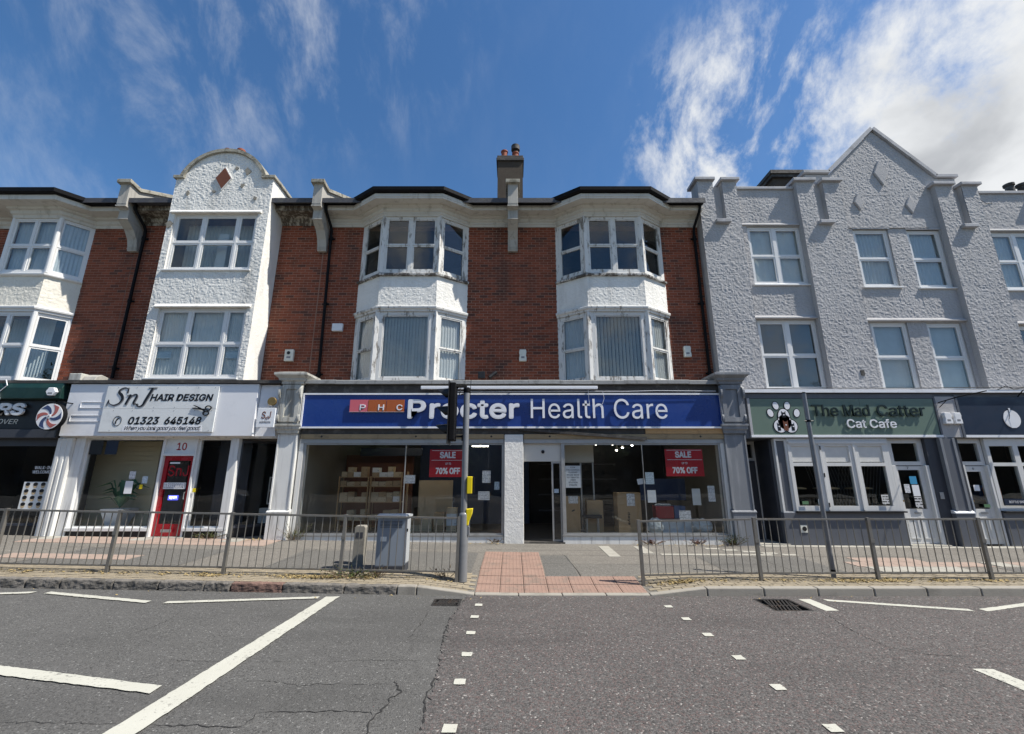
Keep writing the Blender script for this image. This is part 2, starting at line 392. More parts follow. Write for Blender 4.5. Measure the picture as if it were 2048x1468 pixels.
def mat_peel(name, c, wood, lo, hi):
    b = NB(name); cc = b.mix(b.noise(3, 4), mul(c, 0.9), mul(c, 1.04))
    n = b.math('ADD', b.noise(1.0, 7, 0.72, b.map((9, 9, 2.2))), b.math('MULTIPLY', b.noise(1.2, 3), 0.25)); pe = b.step(n, lo, hi)
    cc = b.mix(pe, cc, b.mix(b.noise(30, 3), wood, mul(wood, 0.5)))
    return b.done(b.bsdf(cc, 0.6, 0, b.bump(b.math('SUBTRACT', b.math('MULTIPLY', b.noise(40, 4), 0.3), pe), 0.003), 0.35))
def mat_asphalt(name, base, stone, light, sc, amt, tint=None):
    b = NB(name); big = b.noise(0.45, 5, 0.6); cc = b.mix(big, mul(base, 0.82), mul(base, 1.2))
    v = b.voro(sc, 'F1', out=1); vs = b.N.new('ShaderNodeSeparateColor'); b.L.new(v, vs.inputs[0])
    cc = b.mix(b.math('MULTIPLY', b.step(vs.outputs[0], 0.35, 0.9), amt), cc, stone)
    cc = b.mix(b.step(vs.outputs[1], 0.962, 0.99), cc, light)
    cc = b.mix(b.math('MULTIPLY', b.step(vs.outputs[2], 0.7, 0.9), 0.6), cc, mul(base, 0.35))
    if tint is not None: cc = b.mix(b.math('MULTIPLY', b.step(vs.outputs[2], 0.05, 0.3, 1, 0), 0.6), cc, tint)
    tyre = b.step(b.noise(1.0, 4, 0.55, b.map((0.25, 1.1, 1))), 0.5, 0.75); cc = b.mix(b.math('MULTIPLY', tyre, 0.38), cc, mul(base, 0.55))
    pat = b.step(b.noise(2.6, 6, 0.7), 0.55, 0.75); cc = b.mix(b.math('MULTIPLY', pat, 0.32), cc, mul(base, 1.7))
    d = b.voro(sc, 'F1'); h = b.math('ADD', b.math('MULTIPLY', d, -1.0), b.math('MULTIPLY', b.noise(sc * 2, 3), 0.4))
    return b.done(b.bsdf(cc, 0.85, 0, b.bump(h, 0.006), 0.3))
def mat_glass(name, tint=(1, 1, 1), ior=1.5, haze=0.0):
    # Schlick reflectance; the layer weight is the same from both sides of the pane
    b = NB(name); lw = b.N.new('ShaderNodeLayerWeight'); lw.inputs['Blend'].default_value = 0.5
    wob = b.bump(b.noise(1.1, 2, 0.4), 0.004); b.L.new(wob, lw.inputs['Normal']); f0 = ((ior - 1) / (ior + 1)) ** 2
    fr = b.math('ADD', f0, b.math('MULTIPLY', 1 - f0, b.math('POWER', lw.outputs['Facing'], 5.0)))
    t = b.N.new('ShaderNodeBsdfTransparent'); b.set(t.inputs[0], tint)
    g = b.N.new('ShaderNodeBsdfGlossy'); g.inputs['Roughness'].default_value = 0.012; b.L.new(wob, g.inputs['Normal'])
    mx = b.N.new('ShaderNodeMixShader'); b.L.new(fr, mx.inputs[0]); b.L.new(t.outputs[0], mx.inputs[1]); b.L.new(g.outputs[0], mx.inputs[2])
    sh = mx.outputs[0]
    if haze:
        df = b.N.new('ShaderNodeBsdfDiffuse'); b.set(df.inputs[0], (0.5, 0.5, 0.48)); m2 = b.N.new('ShaderNodeMixShader')
        b.set(m2.inputs[0], b.math('MULTIPLY', b.step(b.noise(1.6, 6, 0.65), 0.35, 0.75), haze)); b.L.new(sh, m2.inputs[1]); b.L.new(df.outputs[0], m2.inputs[2]); sh = m2.outputs[0]
    return b.done(sh)
def mat_emit(name, c, st):
    b = NB(name); e = b.N.new('ShaderNodeEmission'); b.set(e.inputs[0], c); e.inputs[1].default_value = st; return b.done(e.outputs[0])
def mat_cloth(name, c, trans=0.35):
    b = NB(name); cc = b.mix(b.noise(6, 3), mul(c, 0.85), mul(c, 1.08)); d = b.bsdf(cc, 0.9, spec=0.1)
    t = b.N.new('ShaderNodeBsdfTranslucent'); b.set(t.inputs[0], c); mx = b.N.new('ShaderNodeMixShader'); mx.inputs[0].default_value = trans; b.L.new(d, mx.inputs[1]); b.L.new(t.outputs[0], mx.inputs[2])
    return b.done(mx.outputs[0])
def mat_print(name, paper, ink, lines=28, amt=0.75):
    """paper with small lines of unreadable print"""
    b = NB(name); sep = b.N.new('ShaderNodeSeparateXYZ'); b.L.new(b.pos, sep.inputs[0])
    w = b.math('FRACT', b.math('MULTIPLY', sep.outputs[2], lines)); ln = b.step(w, 0.45, 0.55); gaps = b.step(b.noise(1.0, 2, 0.5, b.map((38, 1, lines * 0.98))), 0.42, 0.5)
    return b.done(b.bsdf(b.mix(b.math('MULTIPLY', b.math('MULTIPLY', ln, gaps), amt), paper, ink), 0.55, spec=0.3))

m_brick = mat_brick('red_brick', (0.205, 0.058, 0.031), (0.385, 0.112, 0.058), (0.105, 0.050, 0.038))
m_mortar = MAT('mortar', (0.38, 0.235, 0.17), 0.2, 6, 0.95, 0.004, 80, (0.16, 0.11, 0.09), 0.6, 1.2)
m_rc_white = mat_roughcast('white_roughcast', (0.82, 0.80, 0.745), (0.50, 0.48, 0.43), 0.45)
m_rc_aged = mat_roughcast('aged_white_roughcast', (0.79, 0.77, 0.715), (0.36, 0.35, 0.32), 0.62, (0.20, 0.19, 0.16))
m_rc_cream = mat_roughcast('cream_roughcast', (0.78, 0.74, 0.64), (0.52, 0.48, 0.40), 0.35)
m_rc_grey = mat_roughcast('grey_roughcast', (0.445, 0.435, 0.43), (0.33, 0.322, 0.315), 0.5, (0.24, 0.235, 0.22))
m_grey_smooth = MAT('grey_painted_coping', (0.42, 0.42, 0.43), 0.1, 3, 0.8, 0.003, 50, (0.22, 0.22, 0.22), 0.6, 2.0, streak=False)
m_stone = MAT('weathered_stone', (0.42, 0.40, 0.355), 0.12, 3, 0.85, 0.003, 60, (0.16, 0.155, 0.14), 0.65, 2.4, 0.48, 0.72, True)
m_stone_top = MAT('mossy_coping', (0.36, 0.34, 0.28), 0.25, 6, 0.95, 0.006, 50, (0.13, 0.12, 0.09), 0.8, 5, 0.45, 0.65)
m_paint_peel = mat_peel('peeling_white_paint', (0.70, 0.69, 0.655), (0.30, 0.27, 0.23), 0.64, 0.76)
m_paint_sill = mat_peel('peeling_sill_paint', (0.60, 0.59, 0.56), (0.12, 0.105, 0.09), 0.52, 0.68)
m_eaves = MAT('eaves_paint', (0.60, 0.585, 0.53), 0.1, 2, 0.55, 0.0015, 30, (0.26, 0.24, 0.19), 0.65, 2.0, 0.5, 0.75, True)
m_eaves_old = mat_peel('old_eaves_paint', (0.42, 0.39, 0.32), (0.12, 0.095, 0.07), 0.50, 0.66)
m_upvc = MAT('white_upvc', (0.74, 0.735, 0.715), 0.03, 2, 0.35, 0, 60, (0.55, 0.55, 0.52), 0.25, 2.0, 0.5, 0.75, True, spec=0.5)
m_white = MAT('white_gloss_timber', (0.74, 0.735, 0.71), 0.06, 3, 0.45, 0.001, 40, (0.40, 0.39, 0.36), 0.55, 2.2, 0.5, 0.72, True)
m_white_dirty = MAT('dirty_white_paint', (0.74, 0.73, 0.69), 0.08, 3, 0.6, 0.002, 40, (0.34, 0.32, 0.29), 0.6, 2.6, 0.48, 0.7, True)
m_hairsign = MAT('white_sign_panel', (0.80, 0.80, 0.81), 0.05, 1.5, 0.45, 0.0008, 8, (0.62, 0.62, 0.63), 0.5, 1.6)
m_hairboard = MAT('pale_sign_board', (0.74, 0.755, 0.74), 0.04, 2, 0.45, 0.0, 60, (0.45, 0.46, 0.45), 0.4, 2.0)
m_gutter = MAT('black_plastic', (0.008, 0.008, 0.009), 0.2, 5, 0.65, 0, 60, (0.02, 0.02, 0.02), 0.4, 4, spec=0.12)
m_lead = MAT('lead_flashing', (0.30, 0.30, 0.29), 0.2, 6, 0.6, 0.004, 25, (0.13, 0.13, 0.12), 0.6, 5)
m_slate = MAT('dark_slate', (0.07, 0.07, 0.078), 0.3, 4, 0.7, 0.004, 30, (0.15, 0.15, 0.12), 0.4, 5)
m_dark_board = MAT('weathered_dark_board', (0.055, 0.05, 0.045), 0.35, 5, 0.75, 0.003, 40, (0.19, 0.18, 0.16), 0.5, 4, 0.5, 0.7)
m_tan = MAT('bare_timber_strip', (0.34, 0.25, 0.14), 0.15, 4, 0.65, 0.002, 40, (0.13, 0.10, 0.06), 0.6, 3.0)
m_ply = MAT('raw_plywood', (0.48, 0.30, 0.14), 0.12, 3, 0.7, 0.001, 60, (0.28, 0.17, 0.08), 0.5, 6)
m_alu = MAT('brushed_aluminium', (0.42, 0.42, 0.41), 0.08, 3, 0.42, 0, 60, (0.22, 0.22, 0.21), 0.4, 3, metal=0.65)
m_blue = MAT('blue_sign_panel', (0.010, 0.040, 0.205), 0.05, 1.2, 0.30, 0.0006, 3, (0.02, 0.055, 0.22), 0.5, 1.5, spec=0.5, fine=0.0)
m_letter = MAT('white_acrylic_letter', (0.80, 0.80, 0.82), 0.03, 3, 0.35, spec=0.5, fine=0.02)
m_trim = MAT('white_metal_trim', (0.80, 0.81, 0.83), 0.03, 3, 0.35, 0, 60, (0.5, 0.5, 0.5), 0.3, 4)
m_pink = MAT('pink_tile', (0.60, 0.13, 0.16), 0.03, 3, 0.35); m_orange = MAT('orange_tile', (0.40, 0.10, 0.025), 0.03, 3, 0.35)
m_red = MAT('red_gloss_paint', (0.36, 0.010, 0.018), 0.06, 3, 0.3, spec=0.5, dirt=(0.18, 0.01, 0.01), damt=0.4)
m_saler = MAT('red_poster', (0.46, 0.016, 0.025), 0.04, 2, 0.4, fine=0.0)
m_black = MAT('black_paint', (0.012, 0.012, 0.013), 0.2, 4, 0.4); m_ink = MAT('black_vinyl', (0.010, 0.010, 0.011), 0.1, 4, 0.35, fine=0)
m_inkgrey = MAT('grey_vinyl', (0.22, 0.22, 0.23), 0.1, 4, 0.4, fine=0)
m_dgreen = MAT('dark_green_canopy', (0.005, 0.030, 0.024), 0.15, 3, 0.5, 0.001, 30, (0.02, 0.05, 0.04), 0.4, 3)
m_sage = MAT('sage_green_panel', (0.135, 0.190, 0.150), 0.04, 1.5, 0.4, 0.0006, 5, (0.13, 0.19, 0.15), 0.4, 2.0, fine=0.02)
m_dkgreen = MAT('dark_green_letter', (0.007, 0.017, 0.015), 0.05, 3, 0.35)
m_navy = MAT('navy_panel', (0.010, 0.018, 0.040), 0.08, 2, 0.4, 0, 60, (0.02, 0.03, 0.055), 0.5, 2)
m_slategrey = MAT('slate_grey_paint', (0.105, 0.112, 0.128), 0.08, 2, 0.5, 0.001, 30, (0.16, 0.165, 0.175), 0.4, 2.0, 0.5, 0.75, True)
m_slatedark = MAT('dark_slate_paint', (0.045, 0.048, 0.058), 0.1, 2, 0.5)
m_cream_joinery = MAT('off_white_joinery', (0.66, 0.655, 0.63), 0.05, 3, 0.45, 0, 60, (0.42, 0.41, 0.39), 0.4, 3, 0.5, 0.75, True)
m_greypil = MAT('painted_grey_pilaster', (0.19, 0.20, 0.215), 0.1, 2.5, 0.55, 0.0015, 30, (0.33, 0.335, 0.34), 0.55, 3.0, 0.48, 0.7, True)
m_pilpale = MAT('pale_flaking_pilaster', (0.50, 0.49, 0.44), 0.12, 3, 0.75, 0.003, 40, (0.17, 0.15, 0.12), 0.7, 3.0, 0.48, 0.68, True)
m_terracotta = MAT('terracotta_pot', (0.30, 0.085, 0.045), 0.15, 5, 0.8, 0.002, 50, (0.12, 0.05, 0.04), 0.5, 6)
m_chimney = MAT('rendered_chimney', (0.070, 0.054, 0.040), 0.2, 6, 0.95, 0.012, 40, (0.07, 0.06, 0.045), 0.7, 3)
m_galv = MAT('galvanised_steel', (0.21, 0.20, 0.18), 0.15, 6, 0.48, 0.0008, 60, (0.17, 0.14, 0.10), 0.55, 5, 0.5, 0.7, metal=0.45)
m_polegrey = MAT('grey_pole_paint', (0.20, 0.205, 0.21), 0.06, 3, 0.38, 0, 60, (0.12, 0.12, 0.12), 0.4, 3, metal=0.1, spec=0.5)
m_poleold = MAT('dull_steel_pole', (0.22, 0.225, 0.235), 0.1, 3, 0.42, 0, 60, (0.12, 0.12, 0.12), 0.5, 3, metal=0.4)
m_cab = MAT('grey_cabinet_paint', (0.24, 0.275, 0.32), 0.05, 3, 0.42, 0, 60, (0.32, 0.35, 0.38), 0.45, 2.5, 0.5, 0.7, True)
m_concpost = MAT('weathered_concrete', (0.27, 0.25, 0.21), 0.15, 6, 0.9, 0.003, 60, (0.13, 0.12, 0.10), 0.6, 4)
m_yellow = MAT('yellow_plastic', (0.80, 0.62, 0.015), 0.05, 3, 0.35, spec=0.5, fine=0.02)
m_alarm = MAT('cream_plastic', (0.72, 0.71, 0.62), 0.04, 3, 0.4, 0, 60, (0.5, 0.48, 0.40), 0.4, 5); m_alarmw = MAT('white_plastic', (0.80, 0.80, 0.80), 0.03, 3, 0.4, 0, 60, (0.55, 0.55, 0.53), 0.3, 5)
m_iron = MAT('cast_iron', (0.045, 0.042, 0.040), 0.3, 8, 0.6, 0.002, 60, (0.10, 0.06, 0.035), 0.5, 6, metal=0.5)
m_asph = mat_asphalt('grey_asphalt', (0.098, 0.095, 0.089), (0.150, 0.146, 0.136), (0.24, 0.235, 0.22), 85, 0.5)
m_asph2 = mat_asphalt('reddish_anti_skid_asphalt', (0.080, 0.074, 0.070), (0.172, 0.161, 0.150), (0.31, 0.29, 0.265), 66, 0.6, (0.13, 0.085, 0.076))
m_pave = mat_asphalt('footway_asphalt', (0.175, 0.160, 0.137), (0.255, 0.236, 0.205), (0.38, 0.355, 0.31), 75, 0.5)
m_crack = MAT('dark_crack', (0.026, 0.025, 0.024), 0.2, 8, 0.95)
def _roadpaint():
    b = NB('road_paint'); base = b.mix(b.noise(3, 5), (0.42, 0.41, 0.345), (0.53, 0.52, 0.45)); wear = b.step(b.math('ADD', b.noise(26, 5, 0.75), b.math('MULTIPLY', b.noise(2.2, 3), 0.35)), 0.74, 0.86)
    cc = b.mix(b.math('MULTIPLY', wear, 0.85), base, (0.16, 0.155, 0.14)); cc = b.mix(b.math('MULTIPLY', b.step(b.noise(1.3, 5), 0.45, 0.75), 0.25), cc, (0.45, 0.43, 0.37))
    return b.done(b.bsdf(cc, 0.7, 0, b.bump(b.noise(80, 3), 0.002), 0.3))
m_roadpaint = _roadpaint()
m_granite = MAT('old_granite_kerb', (0.17, 0.155, 0.135), 0.3, 8, 0.85, 0.014, 22, (0.065, 0.06, 0.05), 0.7, 5, 0.45, 0.65)
m_granite_red = MAT('reddish_granite_kerb', (0.19, 0.115, 0.09), 0.3, 8, 0.85, 0.014, 22, (0.07, 0.05, 0.04), 0.6, 5, 0.48, 0.65)
m_kerbconc = MAT('concrete_kerb', (0.31, 0.285, 0.24), 0.12, 5, 0.85, 0.003, 60, (0.17, 0.155, 0.13), 0.55, 3)
m_tactile = MAT('red_tactile_slab', (0.285, 0.185, 0.142), 0.25, 4, 0.85, 0.002, 70, (0.19, 0.145, 0.115), 0.75, 3.5)
m_paver = MAT('brindle_paver', (0.28, 0.235, 0.165), 0.25, 9, 0.9, 0.002, 70, (0.15, 0.125, 0.09), 0.6, 5)
m_slabpink = MAT('pink_paving_slab', (0.34, 0.255, 0.205), 0.12, 4, 0.88, 0.002, 70, (0.20, 0.16, 0.13), 0.5, 3)
m_slabpale = MAT('pale_paving_slab', (0.36, 0.34, 0.29), 0.12, 4, 0.88, 0.002, 70, (0.2, 0.19, 0.16), 0.5, 3)
m_joint = MAT('joint_sand', (0.075, 0.066, 0.052), 0.3, 9, 0.95)
m_ground = MAT('bare_ground', (0.11, 0.105, 0.095), 0.2, 0.6, 0.95)
m_glass = mat_glass('window_glass', (0.90, 0.92, 0.91), 1.65); m_glass_shop = mat_glass('shop_glass', (0.95, 0.96, 0.955), 1.5, 0.008); m_glass_old = mat_glass('dusty_old_glass', (0.84, 0.86, 0.86), 1.65, 0.04)
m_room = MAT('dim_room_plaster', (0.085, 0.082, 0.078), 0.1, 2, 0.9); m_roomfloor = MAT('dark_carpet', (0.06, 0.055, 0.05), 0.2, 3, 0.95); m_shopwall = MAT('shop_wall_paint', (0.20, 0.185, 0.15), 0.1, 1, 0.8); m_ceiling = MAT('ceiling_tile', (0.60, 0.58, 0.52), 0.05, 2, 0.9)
m_curtain = mat_cloth('net_curtain', (0.88, 0.88, 0.86), 0.12); m_curtain_b = mat_cloth('blue_grey_curtain', (0.70, 0.75, 0.80), 0.12); m_blind = mat_cloth('pale_blind', (0.80, 0.80, 0.74), 0.12); m_roller = mat_cloth('white_roller_blind', (0.74, 0.73, 0.69), 0.12)
m_card = MAT('brown_cardboard', (0.40, 0.27, 0.145), 0.1, 3, 0.85, 0.001, 40, (0.28, 0.18, 0.09), 0.4, 4); m_card2 = MAT('pale_cardboard', (0.52, 0.40, 0.25), 0.08, 3, 0.85, 0.001, 40, (0.38, 0.27, 0.15), 0.4, 4); m_cardw = MAT('white_carton', (0.68, 0.68, 0.66), 0.05, 3, 0.7)
m_pine = MAT('pine_shelf', (0.42, 0.26, 0.12), 0.12, 4, 0.6); m_paper = mat_print('printed_notice', (0.76, 0.77, 0.78), (0.10, 0.10, 0.12)); m_paperw = MAT('white_paper', (0.78, 0.79, 0.80), 0.03, 3, 0.6, fine=0); m_paperb = mat_print('pale_blue_notice', (0.60, 0.70, 0.76), (0.10, 0.16, 0.25), 40)
m_slat = MAT('cream_slatwall', (0.66, 0.60, 0.42), 0.06, 2, 0.6); m_leaf = MAT('indoor_leaf', (0.09, 0.21, 0.11), 0.3, 9, 0.5); m_weed = MAT('weed_leaf', (0.085, 0.115, 0.035), 0.35, 12, 0.7); m_weedbrown = MAT('weed_stem', (0.15, 0.10, 0.05), 0.3, 12, 0.8)
m_litter = MAT('dry_leaf_litter', (0.36, 0.27, 0.12), 0.4, 20, 0.9, fine=0.1); m_brown = MAT('rust_brown', (0.16, 0.055, 0.025), 0.15, 5, 0.6); m_brass = MAT('aged_brass', (0.30, 0.20, 0.08), 0.2, 6, 0.45, metal=0.7)
m_bluebarb = MAT('barber_blue', (0.045, 0.065, 0.15), 0.05, 3, 0.3, fine=0); m_redbarb = MAT('barber_red', (0.40, 0.12, 0.10), 0.05, 3, 0.3, fine=0)
m_tube = mat_emit('lit_tube', (1.0, 0.93, 0.78), 16.0); m_spot = mat_emit('lit_spot', (1.0, 0.93, 0.8), 14.0); m_open = mat_emit('open_sign_blue', (0.10, 0.12, 0.9), 1.5); m_openw = mat_emit('open_sign_white', (0.75, 0.85, 1.0), 3.0)
m_treeleaf = MAT('tree_leaf', (0.055, 0.10, 0.030), 0.35, 2, 0.6); m_bark = MAT('bark', (0.10, 0.08, 0.06), 0.3, 8, 0.9, 0.01, 20)
m_bluebox = MAT('blue_plastic', (0.03, 0.08, 0.20), 0.08, 4, 0.4); m_redbox = MAT('red_plastic_crate', (0.30, 0.012, 0.018), 0.08, 4, 0.45); m_polythene = MAT('white_polythene', (0.55, 0.58, 0.57), 0.08, 4, 0.3, 0.006, 12)
m_bluefelt = MAT('blue_display_board', (0.035, 0.06, 0.13), 0.08, 3, 0.8); m_olive = MAT('olive_notice', (0.10, 0.20, 0.10), 0.1, 9, 0.5); m_skyblue = MAT('sky_blue_notice', (0.05, 0.28, 0.48), 0.08, 9, 0.5); m_tangerine = MAT('orange_display', (0.62, 0.15, 0.03), 0.15, 9, 0.5)
# ---------------------------------------------------------------- ground
def clamp(a, lo=0.0, hi=1.0): return max(lo, min(hi, a))
def sstep(a): a = clamp(a); return a * a * (3 - 2 * a)
def base_z(x): return -0.015 * x if x < 0 else -0.007 * x
def rail_z(x): return -0.09 - 0.018 * min(0.0, x)
def road_z(x, y=0): return -0.22 - 0.016 * min(0.0, x)
def drop(x, y):
    w = clamp((x + 1.5) / 0.9) * clamp((3.1 - x) / 0.9)
    return 0.095 * w * sstep((-2.6 - y) / 1.5)
def pav_z(x, y):
    t = clamp(-y / 3.6, 0, 1.2); return base_z(x) * (1 - t) + rail_z(x) * t - drop(x, y)
def sheet(name, xs, ys, zf, mat, parent=None, skip=None, jag=None):
    vs = []; fs = []
    for j, y in enumerate(ys):
        for i, x in enumerate(xs):
            xx = jag(y) if (jag and i == 0) else x
            vs.append((xx, y, zf(xx, y)))
    w = len(xs)
    for j in range(len(ys) - 1):
        for i in range(w - 1):
            cx, cy = (xs[i] + xs[i + 1]) / 2, (ys[j] + ys[j + 1]) / 2
            if skip and any(a < cx < b and c < cy < d for a, b, c, d in skip): continue
            fs.append((j * w + i, j * w + i + 1, (j + 1) * w + i + 1, (j + 1) * w + i))
    me = bpy.data.meshes.new(name); me.from_pydata(vs, [], fs)
    return link_mesh(name, me, mat, parent)
def frange(a, b, st, extra=()):
    n = max(1, int(round((b - a) / st))); return sorted({round(a + (b - a) * i / n, 4) for i in range(n + 1)} | {round(e, 4) for e in extra})
KY = -4.15   # kerb line
GR = [(-1.19, -0.77, -4.70, -4.34), (3.72, 4.28, -4.90, -4.29)]
ex = [v for g in GR for v in g[:2]]; ey = [v for g in GR for v in g[2:]]
tag(sheet('ground', [-900, -60, 60, 900], [-900, -60, 60, 900], lambda x, y: -0.9, m_ground), kind='structure')
road = tag(sheet('road', frange(-60, 60, 4, ex + [0]), frange(-17.2, KY + 0.02, 1.0, ey), road_z, m_asph, skip=GR), kind='structure')
random.seed(4)
_jg = {}
JAG = [(-4.13, -0.70), (-4.5, -0.735), (-5.31, -0.82), (-6.18, -0.78), (-7.14, -0.70), (-7.91, -0.70), (-17.3, -0.66)]
def jag(y):
    k = round(y, 3)
    if k not in _jg:
        for (ya, xa), (yb, xb) in zip(JAG, JAG[1:]):
            if yb <= y <= ya: x = xa + (xb - xa) * (ya - y) / (ya - yb); break
        else: x = -0.7
        _jg[k] = x + random.uniform(-0.03, 0.03)
    return _jg[k]
ys = sorted(set(frange(-17.19, -8.6, 0.4)) | set(frange(-8.5, KY + 0.015, 0.045)) | {round(v, 4) for v in ey})
sheet('anti_skid_surface', [-0.75, -0.55] + frange(-0.3, 60, 4, [3.72, 4.28]), ys, lambda x, y: road_z(x) + 0.007, m_asph2, road, skip=GR, jag=jag)
def marking(pts, h=0.012, jit=0.006, parent=road, name='road_marking', mat=m_roadpaint):
    out = []; n = len(pts); random.seed(int(abs(pts[0][0] * 991 + pts[0][1] * 77)))
    for i in range(n):
        a, b = Vector(pts[i]), Vector(pts[(i + 1) % n]); k = max(1, int((b - a).length / 0.05))
        for q in range(k):
            p = a.lerp(b, q / k); out.append((p.x + random.uniform(-jit, jit), p.y + random.uniform(-jit, jit)))
    vs = [(x, y, road_z(x) + h) for x, y in out]; me = bpy.data.meshes.new(name); me.from_pydata(vs, [], [tuple(range(len(vs)))])
    return link_mesh(name, me, mat, parent)
marking([(-2.86, -4.36), (-2.66, -4.33), (-2.72, -7.95), (-2.74, -9.6), (-2.98, -9.6), (-2.95, -7.95)])
def zigzag(a, b, w=0.105):   # one stroke of the zig-zag line, ends cut along the road
    d = (Vector(b) - Vector(a)).normalized(); h = w / 2 / abs(d.x)
    marking([(a[0], a[1] - h), (b[0], b[1] - h), (b[0], b[1] + h), (a[0], a[1] + h)])
zigzag((-9.57, -4.90), (-7.33, -4.41)); zigzag((-7.12, -4.40), (-5.25, -4.79)); zigzag((-5.0, -4.80), (-2.95, -4.41)); zigzag((4.80, -4.37), (6.52, -4.88)); zigzag((6.68, -4.88), (8.55, -4.31))
marking([(-6.6, -6.62), (-6.6, -6.80), (-3.09, -7.41), (-3.10, -7.27)])
marking([(4.42, -4.32), (4.61, -4.32), (4.62, -4.90), (4.43, -4.91)])
marking([(4.55, -6.80), (4.75, -6.80), (4.79, -9.6), (4.58, -9.6)])
for xa, ya in [(-0.49, -4.66), (-0.50, -5.21), (-0.50, -5.82), (-0.48, -6.47), (-0.48, -7.10), (-0.47, -7.86), (2.28, -4.71), (2.32, -5.27), (2.35, -5.86), (2.38, -6.53), (2.40, -7.19), (2.43, -7.84)]:
    marking([(xa - 0.053, ya - 0.055), (xa + 0.053, ya - 0.055), (xa + 0.053, ya + 0.055), (xa - 0.053, ya + 0.055)], 0.016, 0.005)
def crack(pts, w, h=0.004):
    random.seed(int(abs(pts[0][0] * 313))); P = []
    for a, b in zip(pts, pts[1:]):
        a, b = Vector(a), Vector(b); k = max(2, int((b - a).length / 0.035))
        for q in range(k): P.append(a.lerp(b, q / k) + Vector((random.uniform(-.016, .016), random.uniform(-.016, .016))))
    P.append(Vector(pts[-1])); vs = []; fs = []
    for i, p in enumerate(P):
        t = (P[min(i + 1, len(P) - 1)] - P[max(i - 1, 0)]).normalized(); nn = Vector((-t.y, t.x)); ww = w * .6 * random.uniform(0.25, 1.3) * min(1, 0.3 + i / 6, 0.3 + (len(P) - 1 - i) / 6)
        for sgn in (1, -1): q = p + nn * ww * sgn; vs.append((q.x, q.y, road_z(q.x) + h))
    fs = [(2 * i, 2 * i + 1, 2 * i + 3, 2 * i + 2) for i in range(len(P) - 1)]
    me = bpy.data.meshes.new('crack'); me.from_pydata(vs, [], fs); link_mesh('crack', me, m_crack, road)
for pts, w in [([(-2.04, -7.68), (-1.94, -7.65), (-1.7, -7.64), (-1.54, -7.63), (-1.31, -7.61), (-1.14, -7.63), (-1.06, -7.73)], .008),
               ([(-2.04, -7.68), (-2.02, -7.8), (-2.04, -7.87), (-2.35, -7.86), (-2.69, -7.86)], .009), ([(-2.98, -7.85), (-3.64, -7.86), (-4.6, -7.9)], .005),
               ([(-1.09, -7.06), (-0.98, -7.29), (-1.04, -7.42), (-1.05, -7.59), (-1.1, -7.7), (-1.08, -7.92), (-1.2, -8.4)], .012),
               ([(-2.45, -7.13), (-2.12, -7.14), (-1.91, -7.21), (-1.74, -7.16), (-1.47, -7.17), (-1.11, -7.14)], .005), ([(-4.52, -5.1), (-4.38, -5.51), (-4.39, -5.88), (-4.46, -6.08)], .005),
               ([(-1.9, -6.68), (-1.41, -6.63), (-0.89, -6.62)], .004), ([(-3.51, -6.71), (-3.14, -6.73), (-2.9, -6.74)], .004), ([(-2.6, -6.73), (-2.16, -6.68)], .003), ([(-1.16, -4.9), (-1.17, -5.53), (-1.21, -6.05)], .004)]: crack(pts, w)
crack([(4.39, -4.95), (4.21, -5.56), (4.19, -5.83), (4.21, -6.23), (4.42, -6.43), (4.9, -6.5)], .006, 0.0105)
crack([(jag(-4.2) - .01, -4.2)] + [(jag(-4.2 - .35 * i) - .012, -4.2 - .35 * i) for i in range(1, 14)], .016, 0.004)

# pavement
m_patch2 = mat_asphalt('newer_footway_patch', (0.128, 0.122, 0.110), (0.19, 0.18, 0.16), (0.30, 0.285, 0.25), 80, 0.5); m_patch = mat_asphalt('worn_footway_patch', (0.150, 0.140, 0.122), (0.22, 0.205, 0.18), (0.34, 0.32, 0.28), 75, 0.5)
pavement = tag(sheet('pavement', frange(-60, -20, 5) + frange(-19, 20, 0.3) + frange(22, 60, 5), frange(-4.05, 1.2, 0.25), lambda x, y: pav_z(x, y) - 0.016, m_pave), kind='structure')
def kerb(x0, x1, mat, bev, ztop=None):
    mb = MB(); g = 0.006
    za, zb = (pav_z(x0, KY + .06) + 0.004, pav_z(x1, KY + .06) + 0.004)
    mb.hexa([(x0 + g, KY, road_z(x0) - .2), (x1 - g, KY, road_z(x1) - .2), (x1 - g, KY + .14, road_z(x1) - .2), (x0 + g, KY + .14, road_z(x0) - .2)],
            [(x0 + g, KY + .012, za), (x1 - g, KY + .012, zb), (x1 - g, KY + .14, zb + .004), (x0 + g, KY + .14, za + .004)])
    return mb.build('kerb_stone', mat, pavement, bevel=bev)
js = [-17, -15.6, -14.4, -13.2, -12.0, -11.1, -10.2, -9.4, -8.6, -7.77, -7.21, -6.36, -5.64, -4.91, -4.49, -3.66, -2.68, -1.83]
for i, (a, b) in enumerate(zip(js, js[1:])):
    o = kerb(a, b, m_granite_red if i == 14 else m_granite, 0.022)
    md = o.modifiers.new('sub', 'SUBSURF'); md.subdivision_type = 'SIMPLE'; md.levels = 4; md.render_levels = 4
    tex = bpy.data.textures.get('kerb_noise') or bpy.data.textures.new('kerb_noise', 'CLOUDS'); tex.noise_scale = 0.07; tex.noise_depth = 3
    dm = o.modifiers.new('disp', 'DISPLACE'); dm.texture = tex; dm.texture_coords = 'GLOBAL'; dm.strength = 0.035; dm.mid_level = 0.55
for a, b in zip([-1.83, -1.52, -0.6, 0.1, 0.8, 1.5, 2.2, 3.1], [-1.52, -0.6, 0.1, 0.8, 1.5, 2.2, 3.1, 4.0]): kerb(a, b, m_kerbconc, 0.014)
xs = [4.0, 4.86, 5.75, 6.59, 7.45] + [8.3 + 0.86 * i for i in range(12)]
